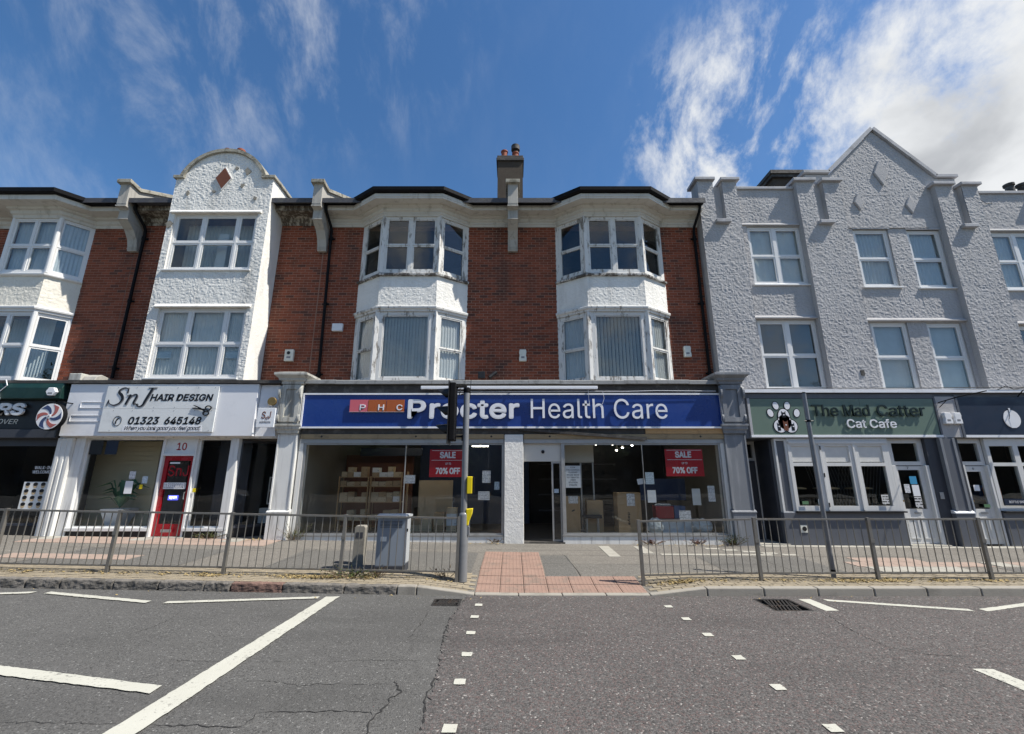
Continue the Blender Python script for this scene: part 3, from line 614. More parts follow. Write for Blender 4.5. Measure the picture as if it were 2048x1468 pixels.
for a, b in zip(xs, xs[1:]): kerb(a, b, m_kerbconc, 0.016)
def slope_obj(o, x, y, dz=0.0):
    o.location = (x, y, pav_z(x, y) + dz)
    o.rotation_euler = (math.atan2(pav_z(x, y + .05) - pav_z(x, y - .05), .1), -math.atan2(pav_z(x + .05, y) - pav_z(x - .05, y), .1), 0)
def shared(name, me, mat, parent):
    o = bpy.data.objects.new(name, me); col.objects.link(o); o.parent = parent; return o
# block pavers between the railings and the kerb
mbp = MB(); pw, pd = 0.205, 0.105
mbp.hexa([(-.0985, -.0485, -.05), (.0985, -.0485, -.05), (.0985, .0485, -.05), (-.0985, .0485, -.05)], [(-.095, -.045, 0), (.095, -.045, 0), (.095, .045, 0), (-.095, .045, 0)])
me_p = mbp.mesh('paver'); me_p.materials.append(m_paver)
cand = []; random.seed(8)
for r in range(9):
    y = KY + .14 + 0.055 + r * pd
    for k in range(-95, 96):
        x = k * pw + (pw / 2 if r % 2 else 0)
        if -0.68 < x < 2.33 or abs(x) > 17: continue
        cand.append((x, y))
cand.sort(key=lambda p: (abs(p[0] + 0.3) * 0.7 + (p[1] - KY) * 1.2))
rest = MB()
for i, (x, y) in enumerate(cand):
    dz = -0.004 + random.uniform(-.003, .003)
    if i < 300: slope_obj(shared('paver', me_p, m_paver, pavement), x, y, dz)
    else:
        b = pav_z(x, y) + dz; t = len(rest.v); rest.add([(vx + x, vy + y, pav_z(x + vx, y) + dz + vz) for vx, vy, vz in mbp.v], mbp.f)
tag(rest.build('block_paving', m_paver, pavement), kind='stuff')
# blistered tactile slabs
mbt = MB(); mbt.hexa([(-.197, -.197, -.05), (.197, -.197, -.05), (.197, .197, -.05), (-.197, .197, -.05)], [(-.194, -.194, 0), (.194, -.194, 0), (.194, .194, 0), (-.194, .194, 0)])
for i in range(6):
    for j in range(6):
        cx, cy = -.1675 + .067 * i, -.1675 + .067 * j; n = 8
        b0 = [(cx + .0165 * math.cos(2 * math.pi * q / n), cy + .0165 * math.sin(2 * math.pi * q / n), 0.0) for q in range(n)]; b1 = [(cx + .0095 * math.cos(2 * math.pi * q / n), cy + .0095 * math.sin(2 * math.pi * q / n), .006) for q in range(n)]
        mbt.add(b0 + b1, [(q, (q + 1) % n, n + (q + 1) % n, n + q) for q in range(n)] + [tuple(range(n, 2 * n))])
me_t = mbt.mesh('tactile_slab'); me_t.materials.append(m_tactile)
for i in range(3):
    for j in range(7): slope_obj(shared('tactile_slab', me_t, m_tactile, pavement), -.40 + .40 * i, KY + .14 + .205 + .40 * j, .002)
for i in range(4):
    for j in range(2): slope_obj(shared('tactile_slab', me_t, m_tactile, pavement), .80 + .40 * i, KY + .14 + .205 + .40 * j, .002)
# flat concrete and pink slabs let into the asphalt footway
def slab(x0, x1, y0, y1, mat, dz=0.0):
    nx = max(1, int((x1 - x0) / .6)); mb = MB()
    g = .005
    mb.hexa([(x0 + g, y0 + g, pav_z(x0, y0) - .05), (x1 - g, y0 + g, pav_z(x1, y0) - .05), (x1 - g, y1 - g, pav_z(x1, y1) - .05), (x0 + g, y1 - g, pav_z(x0, y1) - .05)],
            [(x0 + g, y0 + g, pav_z(x0, y0) - .008 + dz), (x1 - g, y0 + g, pav_z(x1, y0) - .008 + dz), (x1 - g, y1 - g, pav_z(x1, y1) - .008 + dz), (x0 + g, y1 - g, pav_z(x0, y1) - .008 + dz)])
    mb.build('paving_slab', mat, pavement)
for k in range(13): slab(-11.6 + .45 * k, -11.6 + .45 * (k + 1), -.95, -.5, m_slabpink); 
for k in range(13): slab(-11.6 + .45 * k, -11.6 + .45 * (k + 1), -.5, -.05, m_slabpink if k % 5 else m_slabpale)
for k in range(6): slab(-10.2 + .45 * k, -9.75 + .45 * k, -2.6, -2.15, m_slabpink)
for k in range(6): slab(6.8 + .45 * k, 7.25 + .45 * k, -2.5, -2.05, m_slabpink)
for k in range(3): slab(7.2 + .45 * k, 7.65 + .45 * k, -2.05, -1.6, m_slabpink)
for k in range(4): slab(6.9 + .45 * k, 7.35 + .45 * k, -2.95, -2.5, m_slabpale)
for k in range(8): slab(9.6 + .45 * k, 10.05 + .45 * k, -2.5, -2.05, m_slabpink if k % 3 else m_slabpale)
for k in range(4): slab(2.1, 2.36, -.35 - .45 * (k + 1) * .7, -.35 - .45 * k * .7, m_slabpale)
for k in range(3): slab(2.95, 3.2, -.35 - .3 * (k + 1), -.35 - .3 * k, m_slabpale)
for k in range(5): slab(3.3 + .5 * k, 3.8 + .5 * k, -1.42, -1.25, m_slabpale)
for k in range(16): slab(6.2 + .6 * k, 6.8 + .6 * k, -.28, -.03, m_slabpale)
for k in range(5): slab(4.6 + .35 * k, 4.95 + .35 * k, -.5 - .18 * (k + 1), -.5 - .18 * k, m_slabpale)
# footway repair seams
def seam(pts, w=.006):
    P = []; random.seed(int(abs(pts[0][0] * 77 + pts[0][1] * 31)))
    for a, b in zip(pts, pts[1:]):
        a, b = Vector(a), Vector(b); k = max(2, int((b - a).length / 0.12))
        for q in range(k): P.append(a.lerp(b, q / k) + Vector((random.uniform(-.006, .006), random.uniform(-.006, .006))))
    P.append(Vector(pts[-1])); vs = []
    for i, p in enumerate(P):
        t = (P[min(i + 1, len(P) - 1)] - P[max(i - 1, 0)]).normalized(); nn = Vector((-t.y, t.x))
        for sg in (1, -1): q = p + nn * w * sg; vs.append((q.x, q.y, pav_z(q.x, q.y) - .011))
    me = bpy.data.meshes.new('seam'); me.from_pydata(vs, [], [(2 * i, 2 * i + 1, 2 * i + 3, 2 * i + 2) for i in range(len(P) - 1)]); link_mesh('seam', me, m_crack, pavement)
for pts in [[(.62, -1.45), (9, -1.5)], [(.62, -2.3), (3.2, -2.35), (5, -2.3)], [(1.15, -1.45), (1.25, -3.3)], [(-6, -1.2), (-.6, -1.25)], [(-4.4, -1.2), (-4.6, -3.1)], [(-.6, -.9), (3.5, -.9)], [(-9, -1.4), (-9.3, -3.1)], [(-10, -1.4), (-5.5, -1.45)], [(5.2, -1.5), (5.3, -3.1)]]: seam(pts)
for x0, x1, y0, y1, mt in ((-4.6, -.75, -3.05, -1.3, 0), (.62, 1.2, -3.3, -1.5, 0), (1.25, 3.6, -3.3, -2.32, 1), (4.0, 6.2, -3.0, -1.55, 0), (-9.3, -6.2, -3.0, -1.45, 0), (9.4, 12.5, -3.0, -2.6, 0), (-3.2, -1.2, -.95, -.3, 1)):
    sheet('tarmac_patch', frange(x0, x1, .3), frange(y0, y1, .2), lambda x, y: pav_z(x, y) - .012, m_patch2 if mt == 0 else m_patch, pavement)
# opposite side of the street (seen in the window reflections)
far_pave = tag(sheet('pavement_opposite', frange(-60, 60, 10), [-24, -20, -17.2], lambda x, y: -0.08, m_pave), kind='structure')

# ---------------------------------------------------------------- drain gratings
def grating(x0, x1, y0, y1, label, slant):
    t = thing('drain_grating', label, 'drain', ((x0 + x1) / 2, (y0 + y1) / 2, road_z(x0)), 'road gully gratings')
    zt = road_z((x0 + x1) / 2) + .006
    MB().box(x0 - .02, x1 + .02, y0 - .02, y1 + .02, zt - .5, zt - .45).build('pit_floor', m_black, t)
    fr = MB(); F = None
    for a in ((x0, x1, y0, y0 + .035), (x0, x1, y1 - .035, y1), (x0, x0 + .035, y0 + .035, y1 - .035), (x1 - .035, x1, y0 + .035, y1 - .035)): fr.box(*a, zt - .08, zt)
    fr.build('frame', m_iron, t)
    wl = MB()
    for a in ((x0, x1, y0 - .02, y0), (x0, x1, y1, y1 + .02), (x0 - .02, x0, y0, y1), (x1, x1 + .02, y0, y1)): wl.box(*a, zt - .45, zt - .012)
    wl.build('pit_wall', m_black, t)
    n = 9 if x1 - x0 > .5 else 8
    for i in range(n):
        c = x0 + .035 + (x1 - x0 - .07) * (i + .5) / n; w = .013
        b = MB(); s = slant
        b.hexa([(max(x0 + .03, c - w - s), y0 + .03, zt - .06), (max(x0 + .05, c + w - s), y0 + .03, zt - .06), (min(x1 - .03, c + w + s), y1 - .03, zt - .06), (min(x1 - .05, c - w + s), y1 - .03, zt - .06)],
               [(max(x0 + .03, c - w - s), y0 + .03, zt - .004), (max(x0 + .05, c + w - s), y0 + .03, zt - .004), (min(x1 - .03, c + w + s), y1 - .03, zt - .004), (min(x1 - .05, c - w + s), y1 - .03, zt - .004)])
        b.build('bar', m_iron, t)
    MB().box(x0 + .035, x1 - .035, (y0 + y1) / 2 - .02, (y0 + y1) / 2 + .02, zt - .06, zt - .008).build('cross_bar', m_iron, t)
grating(*GR[0], 'small iron drain grating by the kerb beside the red tactile paving', 0.05)
grating(*GR[1], 'larger iron drain grating beside the short white line by the kerb', 0.10)

# ---------------------------------------------------------------- pedestrian guard rails
RY = -3.62
def railing_mesh():
    H = 1.0
    m = {}
    m['post'] = MB().box(-.026, .026, -.026, .026, -.05, H + .012).mesh('post')
    m['top_rail'] = MB().box(.03, 1.97, -.02, .02, H - .03, H).mesh('top_rail')
    m['bottom_rail'] = MB().box(.03, 1.97, -.015, .015, .10, .125).mesh('bottom_rail')
    m['bar'] = MB().box(-.0055, .0055, -.0055, .0055, .127, H - .032).mesh('bar')
    m['fixing'] = MB().box(-.034, .034, -.034, -.026, .60, .66).mesh('fixing')
    for k, me in m.items(): me.materials.append(m_galv)
    return m
RM = railing_mesh()
def rail_panel(x, dz, dz2, label, last=False, lean=0.0, first=True):
    z0 = rail_z(x) + dz; z1 = rail_z(x + 2.0) + dz2
    t = bpy.data.objects.new('guard_rail', None); col.objects.link(t); t.empty_display_size = .2
    t.location = (x, RY, z0); t.rotation_euler = (lean + random.uniform(-.012, .012), -math.atan2(z1 - z0, 2.0) + random.uniform(-.003, .003), random.uniform(-.006, .006)); tag(t, label, 'railing', 'steel pedestrian guard rails along the kerb')
    def c(n, lx=0.0, lz=0.0):
        o = bpy.data.objects.new(n, RM[n]); col.objects.link(o); o.parent = t; o.location = (lx, 0, lz); return o
    if first: c('post')
    if last: c('post', 2.0)
    c('top_rail'); c('bottom_rail')
    if first: c('fixing')
    for k in range(14): c('bar', .135 + .1335 * k)
L0 = [-12.95, -10.95, -8.95, -6.95, -4.95, -2.95]
names = ['guard rail panel in front of the barber window at the far left', 'guard rail panel just left of the barber shop post', 'guard rail panel across the white post between barber and hair salon',
         'guard rail panel in front of the red salon door', 'guard rail panel in front of the salon side lobby, third before the signal pole', 'guard rail panel in front of the grey cabinet, ending at the signal pole']
for i, x in enumerate(L0): rail_panel(x, 0, 0, names[i], i == 5, lean=0.0)
R0 = [2.24, 4.26, 6.26, 8.20, 10.2, 12.2]
names = ['guard rail panel right of the red tactile paving, its post standing free', 'guard rail panel crossed by the slim grey pole', 'guard rail panel in front of the cafe window',
         'guard rail panel in front of the cafe entrance door', 'guard rail panel in front of the bottle shop, near the right edge', 'guard rail panel beyond the right edge of the bottle shop']
for i, x in enumerate(R0): rail_panel(x, -.035 if i == 0 else 0, 0, names[i], i == 5)

# ---------------------------------------------------------------- traffic signal on its pole
SX, SY = -0.86, -3.55; SZ = rail_z(SX)
t = thing('traffic_signal', 'grey signal pole with black side-on traffic light and yellow push buttons', 'traffic light', (SX, SY, SZ))
MB().lathe([(.085, -.05), (.085, 1.03), (.0795, 1.06), (.0565, 1.08), (.0565, 3.27), (.05, 3.30)], (SX, SY, SZ), 24).build('pole', m_polegrey, t, smooth=True)
MB().lathe([(.06, 3.24), (.063, 3.25), (.063, 3.33), (.05, 3.345)], (SX, SY, SZ), 20).build('pole_cap', m_gutter, t, smooth=True)
hx0, hx1 = SX - .305, SX - .195; hz0, hz1 = SZ + 2.34, SZ + 3.42
hd = MB().box(hx0, hx1, SY - .16, SY + .16, hz0, hz1).build('signal_head', m_gutter, t, bevel=.015)
MB().box(hx0 - .016, hx0 - .004, SY - .24, SY + .24, hz0 - .07, hz1 + .03).build('backing_board', m_black, t, bevel=.004)
for i, zc in enumerate((hz0 + .20, hz0 + .54, hz0 + .88)):   # long cowls pointing along the road
    mb = MB(); n = 14; vs = []; fs = []
    for q in range(n + 1):
        a = math.pi * (-.12 + 1.24 * q / n); cy, cz = math.cos(a) * .115, math.sin(a) * .115
        ln = .08 + .15 * clamp(math.sin(a) * .8 + .35)
        for rr in (1.0, .93):
            vs += [(hx0 - .016, SY + cy * rr, zc + cz * rr), (hx0 - .016 - ln, SY + cy * rr * .95, zc + cz * rr * .95 - .012)]
    for q in range(n):
        a = 4 * q; b = a + 4; fs += [(a, b, b + 1, a + 1), (a + 2, a + 3, b + 3, b + 2), (a + 1, b + 1, b + 3, a + 3)]
    mb.add(vs, fs); h = mb.build('cowl', m_black, hd)
    MB().lathe([(.10, 0), (.10, .012)], (0, 0, 0), 20, 'y')
    ln = MB().tube([(hx0 - .017, SY, zc), (hx0 - .03, SY, zc)], .10, 20).build('lens', MAT('lens_%d' % i, [(.02, .06, .03), (.10, .05, .01), (.08, .01, .01)][i], .1, 3, .2), hd)
for zc in (hz0 + .08, hz1 - .06): MB().tube([(hx1 - .01, SY, zc), (SX, SY, zc)], .02, 8).build('bracket', m_gutter, t)
MB().tube([(hx1, SY + .02, hz1 - .11), (hx1 + .04, SY, hz1 - .05), (hx1 + .08, SY - .02, hz1 - .12), (hx1 + .05, SY - .02, hz1 - .22), (SX - .05, SY - .02, hz1 - .2)], .012, 6).build('cable', m_black, t, smooth=True)
MB().tube([(SX - .04, SY, SZ + 3.3), (SX - .04, SY, SZ + 3.5), (SX - .28, SY, SZ + 3.5)], .006, 6).build('wire_bracket', m_black, t); MB().tube([(SX + .06, SY, SZ + 3.1), (SX + .075, SY, SZ + 3.5)], .006, 6).build('wire_stay', m_black, t)
bx = MB().box(SX + .05, SX + .145, SY - .075, SY + .06, SZ + 1.40, SZ + 1.70).build('wait_display', m_yellow, t, bevel=.012)
MB().box(SX + .15, SX + .175, SY - .065, SY + .05, SZ + 1.41, SZ + 1.69).build('display_back', m_gutter, bx, bevel=.004)
mb = MB(); mb.prism([(SX + .045, SZ + 1.14), (SX + .165, SZ + 1.15), (SX + .15, SZ + 1.05), (SX + .10, SZ + .93), (SX + .09, SZ + .86), (SX + .045, SZ + .86)], 'y', SY - .06, SY + .05)
bx = mb.build('push_button_hood', m_yellow, t, bevel=.012)
MB().box(SX + .05, SX + .11, SY - .05, SY + .04, SZ + .70, SZ + .85).build('button_box', m_poleold, t, bevel=.006)
MB().box(SX - .055, SX - .075, SY - .03, SY + .03, SZ + 2.34, SZ + 2.45).build('clip', m_gutter, t)

# plain sign pole on the right, no sign left on it
PX, PY = 5.64, -3.42; pz = rail_z(PX)
t = thing('sign_pole', 'slim bare grey metal pole rising in front of the sage green sign', 'pole', (PX, PY, pz))
MB().tube([(PX + .0, PY, pz - .05), (PX, PY, pz + 3.27)], .0385, 18).build('shaft', m_poleold, t, smooth=True)
MB().lathe([(.041, 0), (.041, .015), (.02, .03)], (PX, PY, pz + 3.27), 18).build('cap', m_gutter, t, smooth=True)
cl = MB().lathe([(.0395, 2.72), (.047, 2.72), (.047, 2.76), (.0395, 2.76)], (PX, PY, pz), 18).build('clamp', m_gutter, t)
MB().tube([(PX - .085, PY - .02, pz + 2.74), (PX + .085, PY - .02, pz + 2.74)], .009, 8).build('bolt', m_galv, cl)
MB().lathe([(.0395, .10), (.044, .10), (.044, .13), (.0395, .13)], (PX, PY, pz), 18).build('collar', m_gutter, t)

# street cabinet and feeder pillar
cx0, cx1, cy0, cy1 = -2.47, -1.95, -3.28, -2.86; cz = pav_z(-2.2, -3.1)
t = thing('utility_cabinet', 'grey steel street cabinet standing behind the railings', 'cabinet', ((cx0 + cx1) / 2, (cy0 + cy1) / 2, cz))
MB().box(cx0, cx1, cy0, cy1, cz - .03, cz + .10).build('plinth', m_slatedark, t, bevel=.006)
MB().box(cx0 + .005, cx1 - .005, cy0 + .005, cy1 - .005, cz + .10, cz + .92).build('body', m_cab, t, bevel=.012)
MB().prism([(cy0 - .03, cz + .92), (cy1 + .03, cz + .92), (cy1 + .03, cz + .96), ((cy0 + cy1) / 2, cz + .985), (cy0 - .03, cz + .96)], 'x', cx0 - .03, cx1 + .03).build('lid', MAT('pale_cabinet_lid', (0.46, 0.48, 0.49), .05, 3, .4), t, bevel=.006)
d = MB().box(cx1 - .004, cx1 + .008, cy0 + .03, cy1 - .03, cz + .13, cz + .89).build('door', MAT('pale_cabinet_door', (0.46, 0.48, 0.49), .05, 3, .4), t, bevel=.004)
for k in range(5): MB().box(cx0 + .06, cx1 - .06, cy0 + .001, cy0 + .006, cz + .76 + .025 * k, cz + .770 + .025 * k).build('vent_slot', m_slatedark, t)
MB().box((cx0 + cx1) / 2 - .003, (cx0 + cx1) / 2 + .003, cy0 + .002, cy0 + .0055, cz + .12, cz + .74).build('door_seam', m_slatedark, t); MB().box(cx0 + .08, cx0 + .19, cy0 + .002, cy0 + .0052, cz + .52, cz + .60).build('sticker', m_hairboard, t)
MB().tube([(cx1 + .006, cy0 + .12, cz + .70), (cx1 + .022, cy0 + .12, cz + .70)], .028, 12).build('lock', m_black, d)
px0, px1, py0, py1 = -3.08, -2.87, -2.68, -2.50; pz = pav_z(-3, -2.6)
t = thing('feeder_pillar', 'short weathered concrete pillar beside the grey cabinet', 'bollard', ((px0 + px1) / 2, (py0 + py1) / 2, pz))
MB().prism([(px0, pz - .05), (px1, pz - .05), (px1, pz + .66), (px1 - .03, pz + .70), (px0 + .03, pz + .70), (px0, pz + .66)], 'y', py0, py1).build('shaft', m_concpost, t, bevel=.01)
MB().box(px0 + .04, px1 - .04, py0 - .006, py0 - .001, pz + .48, pz + .58).build('marker_plate', m_slatedark, t)
# ---------------------------------------------------------------- building helpers
def window(parent, p0, p1, z0, z1, cells, mat, fd=0.08, sash=0.042, smat=None, glass=None, d=0.0, name='window', handle=False):
    """frame with one opening per cell; every opening gets its own sash and pane. cells = (u0, u1, z0, z1)"""
    F = Frame(p0, p1); mb = MB(); holed(mb, F, 0, F.L, z0, z1, cells, d - fd, d)
    w = finish(mb, name, mat, parent); glass = glass or m_glass
    for c in cells:
        a, b, e, f = c
        if sash:
            ms = MB(); holed(ms, F, a + .001, b - .001, e + .001, f - .001, [(a + sash, b - sash, e + sash, f - sash)], d - fd * .75, d - fd * .18)
            finish(ms, 'sash', smat or mat, w)
            a, b, e, f = a + sash - .004, b - sash + .004, e + sash - .004, f - sash + .004
        g = MB(); F.box(g, a, b, d - fd * .5 - .003, d - fd * .5 + .003, e, f); g.build('pane', glass, w)
    return w
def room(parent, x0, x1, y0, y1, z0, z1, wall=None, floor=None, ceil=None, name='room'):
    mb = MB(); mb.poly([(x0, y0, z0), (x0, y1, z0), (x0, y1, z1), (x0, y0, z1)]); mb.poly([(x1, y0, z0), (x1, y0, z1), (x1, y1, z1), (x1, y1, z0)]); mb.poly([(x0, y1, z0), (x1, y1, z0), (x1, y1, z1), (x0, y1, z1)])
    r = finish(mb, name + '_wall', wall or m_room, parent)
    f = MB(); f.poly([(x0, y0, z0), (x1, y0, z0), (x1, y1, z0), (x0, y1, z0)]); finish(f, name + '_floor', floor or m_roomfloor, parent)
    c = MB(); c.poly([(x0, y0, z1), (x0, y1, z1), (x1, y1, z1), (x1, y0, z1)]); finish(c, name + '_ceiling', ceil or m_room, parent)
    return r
BL, BH, BZ0 = 0.25, 0.0865, 4.2
def bricks(parent, regions, Y, near):
    """every brick of the wall; the 300 that show largest are objects, the others one mesh"""
    cells = []
    for (x0, x1, z0, z1) in regions:
        r0 = int(math.floor((z0 - BZ0) / BH + .001)); r1 = int(math.ceil((z1 - BZ0) / BH - .001))
        for r in range(r0, r1):
            za, zb = max(z0, BZ0 + r * BH), min(z1, BZ0 + (r + 1) * BH)
            if zb - za < .02: continue
            off = .5 if r % 2 else 0.0
            k0 = int(math.floor((x0 + 50) / BL + off)); k1 = int(math.floor((x1 + 50) / BL + off)) + 1
            for k in range(k0, k1):
                xa, xb = (k - off) * BL - 50, (k + 1 - off) * BL - 50; xa, xb = max(xa, x0), min(xb, x1)
                if xb - xa < .03: continue
                cells.append((xa, xb, za, zb))
    g = .0068; D = .02
    full = [c for c in cells if abs(c[1] - c[0] - BL) < 1e-4 and abs(c[3] - c[2] - BH) < 1e-4]
    full.sort(key=lambda c: ((c[0] + c[1]) / 2 - near[0]) ** 2 + ((c[2] + c[3]) / 2 - near[1]) ** 2)
    pick = set(full[:300]); random.seed(5)
    def bx(mb, xa, xb, za, zb, y):
        c = .003; a, b, e, f = xa + g, xb - g, za + g, zb - g
        vs = [(a + c, y, e + c), (b - c, y, e + c), (b - c, y, f - c), (a + c, y, f - c), (a, y + c, e), (b, y + c, e), (b, y + c, f), (a, y + c, f), (a, y + D, e), (b, y + D, e), (b, y + D, f), (a, y + D, f)]
        mb.add(vs, [(0, 1, 2, 3)] + [(i, i + 4, (i + 1) % 4 + 4, (i + 1) % 4) for i in range(4)] + [(i + 4, i + 8, (i + 1) % 4 + 8, (i + 1) % 4 + 4) for i in range(4)])
    one = MB(); bx(one, 0, BL, 0, BH, 0); me = one.mesh('brick'); me.materials.append(m_brick)
    rest = MB()
    for c in cells:
        y = Y + random.uniform(-.0025, .0025)
        if c in pick:
            o = bpy.data.objects.new('brick', me); col.objects.link(o); attach(o, parent); o.location = (c[0], y, c[2])
        else: bx(rest, c[0], c[1], c[2], c[3], y)
    tag(rest.build('brickwork', m_brick, parent), kind='stuff')
def fin(parent, x0, x1, mat=None, back=True):
    MB().prism([(.795, 8.5), (.68, 8.5), (.665, 8.62), (.60, 8.85), (.44, 9.08), (.24, 9.22), (.15, 9.30), (.15, 9.60), (.02, 9.66), (.0, 9.74), (.0, 10.42), (.32, 10.36), (2.9, 11.7), (2.9, 10.0), (.795, 9.9)], 'x', x0, x1).build('party_wall_bracket', mat or m_stone, parent, bevel=.008)
    mb = MB()
    for z in (8.56, 8.61): mb.box(x0 - .004, x1 + .004, .655, .80, z, z + .018)
    mb.box(x0 - .012, x1 + .012, .138, .80, 9.28, 9.31); mb.box(x0 - .01, x1 + .01, -.012, .8, 9.64, 9.68)
    mb.build('bracket_moulding', mat or m_stone, parent)
    MB().prism([(-.09, 10.42), (-.09, 10.54), (.32, 10.485), (2.95, 11.84), (2.95, 11.705), (.32, 10.365)], 'x', x0 - .065, x1 + .065).build('coping', m_stone_top, parent, bevel=.01)
def downpipe(parent, x, y, top, bottom, dx=0.0, n=3, gut=None):
    gx, gy = gut or (x, .2)
    o = MB().tube([(gx, gy, top + .05), (gx, gy, top - .12), (gx + (x - gx) * .2, gy + .06, top - .22), (x - (x - gx) * .1, y - .06, top - .52), (x, y, top - .64), (x, y, top - .8), (x + dx, y, bottom)], .043, 10).build('downpipe', m_gutter, parent, smooth=True)
    for i in range(n):
        z = top - .9 - (top - bottom - 1.2) * i / max(1, n - 1); xx = x + dx * (top - z) / (top - bottom)
        MB().lathe([(.044, -.05), (.056, -.05), (.056, .05), (.044, .05)], (xx, y, z), 12).box(xx - .10, xx + .10, y + .035, y + .06, z - .025, z + .025).build('pipe_collar', m_gutter, o)
def wavy(p0, p1, z0, z1, d, folds, amp, n=None):
    """hanging cloth"""
    F = Frame(p0, p1); n = n or folds * 6; mb = MB(); vs = []; rows = 5
    random.seed(int(abs(p0[0]) * 100)); ph = [random.uniform(-.5, .5) for _ in range(n + 1)]
    for j in range(rows + 1):
        z = z0 + (z1 - z0) * j / rows
        for i in range(n + 1):
            u = F.L * i / n; k = 2 * math.pi * folds * i / n + ph[i] * .6
            vs.append(F(u + .004 * math.sin(j * 1.3 + i), d + amp * math.sin(k) * (1 - .25 * j / rows), z))
    w = n + 1; mb.add(vs, [(j * w + i, j * w + i + 1, (j + 1) * w + i + 1, (j + 1) * w + i) for j in range(rows) for i in range(n)])
    return mb
def curtain(label, p0, p1, z0, z1, mat, d=-.14, folds=12, amp=.018, name='net_curtain', cat='curtain', group=None):
    mb = wavy(p0, p1, z0, z1, d, folds, amp); me = mb.mesh(name, recalc=False)
    for p in me.polygons: p.use_smooth = True
    o = link_mesh(name, me, mat); return tag(o, label, cat, group)
def blind(label, p0, p1, z0, z1, mat, d=-.16, pitch=.085, turn=0.3, group=None):
    F = Frame(p0, p1); mid = F(F.L / 2, d, z0); t = thing('vertical_blind', label, 'blind', mid, group)
    mb = MB(); F.box(mb, 0, F.L, d - .02, d + .02, z1 - .03, z1); mb.build('headrail', m_upvc, t)
    n = int(F.L / pitch); c, s = math.cos(turn) * pitch * .52, math.sin(turn) * pitch * .52; random.seed(int(abs(p0[0] * 50)))
    for i in range(n):
        u = (i + .5) * F.L / n; j = random.uniform(-.06, .06); cc, ss = c * math.cos(j) - s * math.sin(j), s * math.cos(j) + c * math.sin(j)
        b = MB(); b.hexa([F(u - cc, d - ss, z0), F(u + cc, d + ss, z0), F(u + cc, d + ss - .002, z0), F(u - cc, d - ss - .002, z0)], [F(u - cc, d - ss, z1 - .03), F(u + cc, d + ss, z1 - .03), F(u + cc, d + ss - .002, z1 - .03), F(u - cc, d - ss - .002, z1 - .03)])
        b.build('slat', mat, t)
    return t
def hbox(parent, name, mat, *b, bevel=0): return MB().box(*b).build(name, mat, parent, bevel=bevel)
def base_box(mb, x0, x1, y0, y1, zt):   # a box standing on the sloping footway
    za, zb = base_z(x0) - .12, base_z(x1) - .12
    mb.hexa([(x0, y0, za), (x1, y0, zb), (x1, y1, zb), (x0, y1, za)], [(x0, y0, zt), (x1, y0, zt), (x1, y1, zt), (x0, y1, zt)])

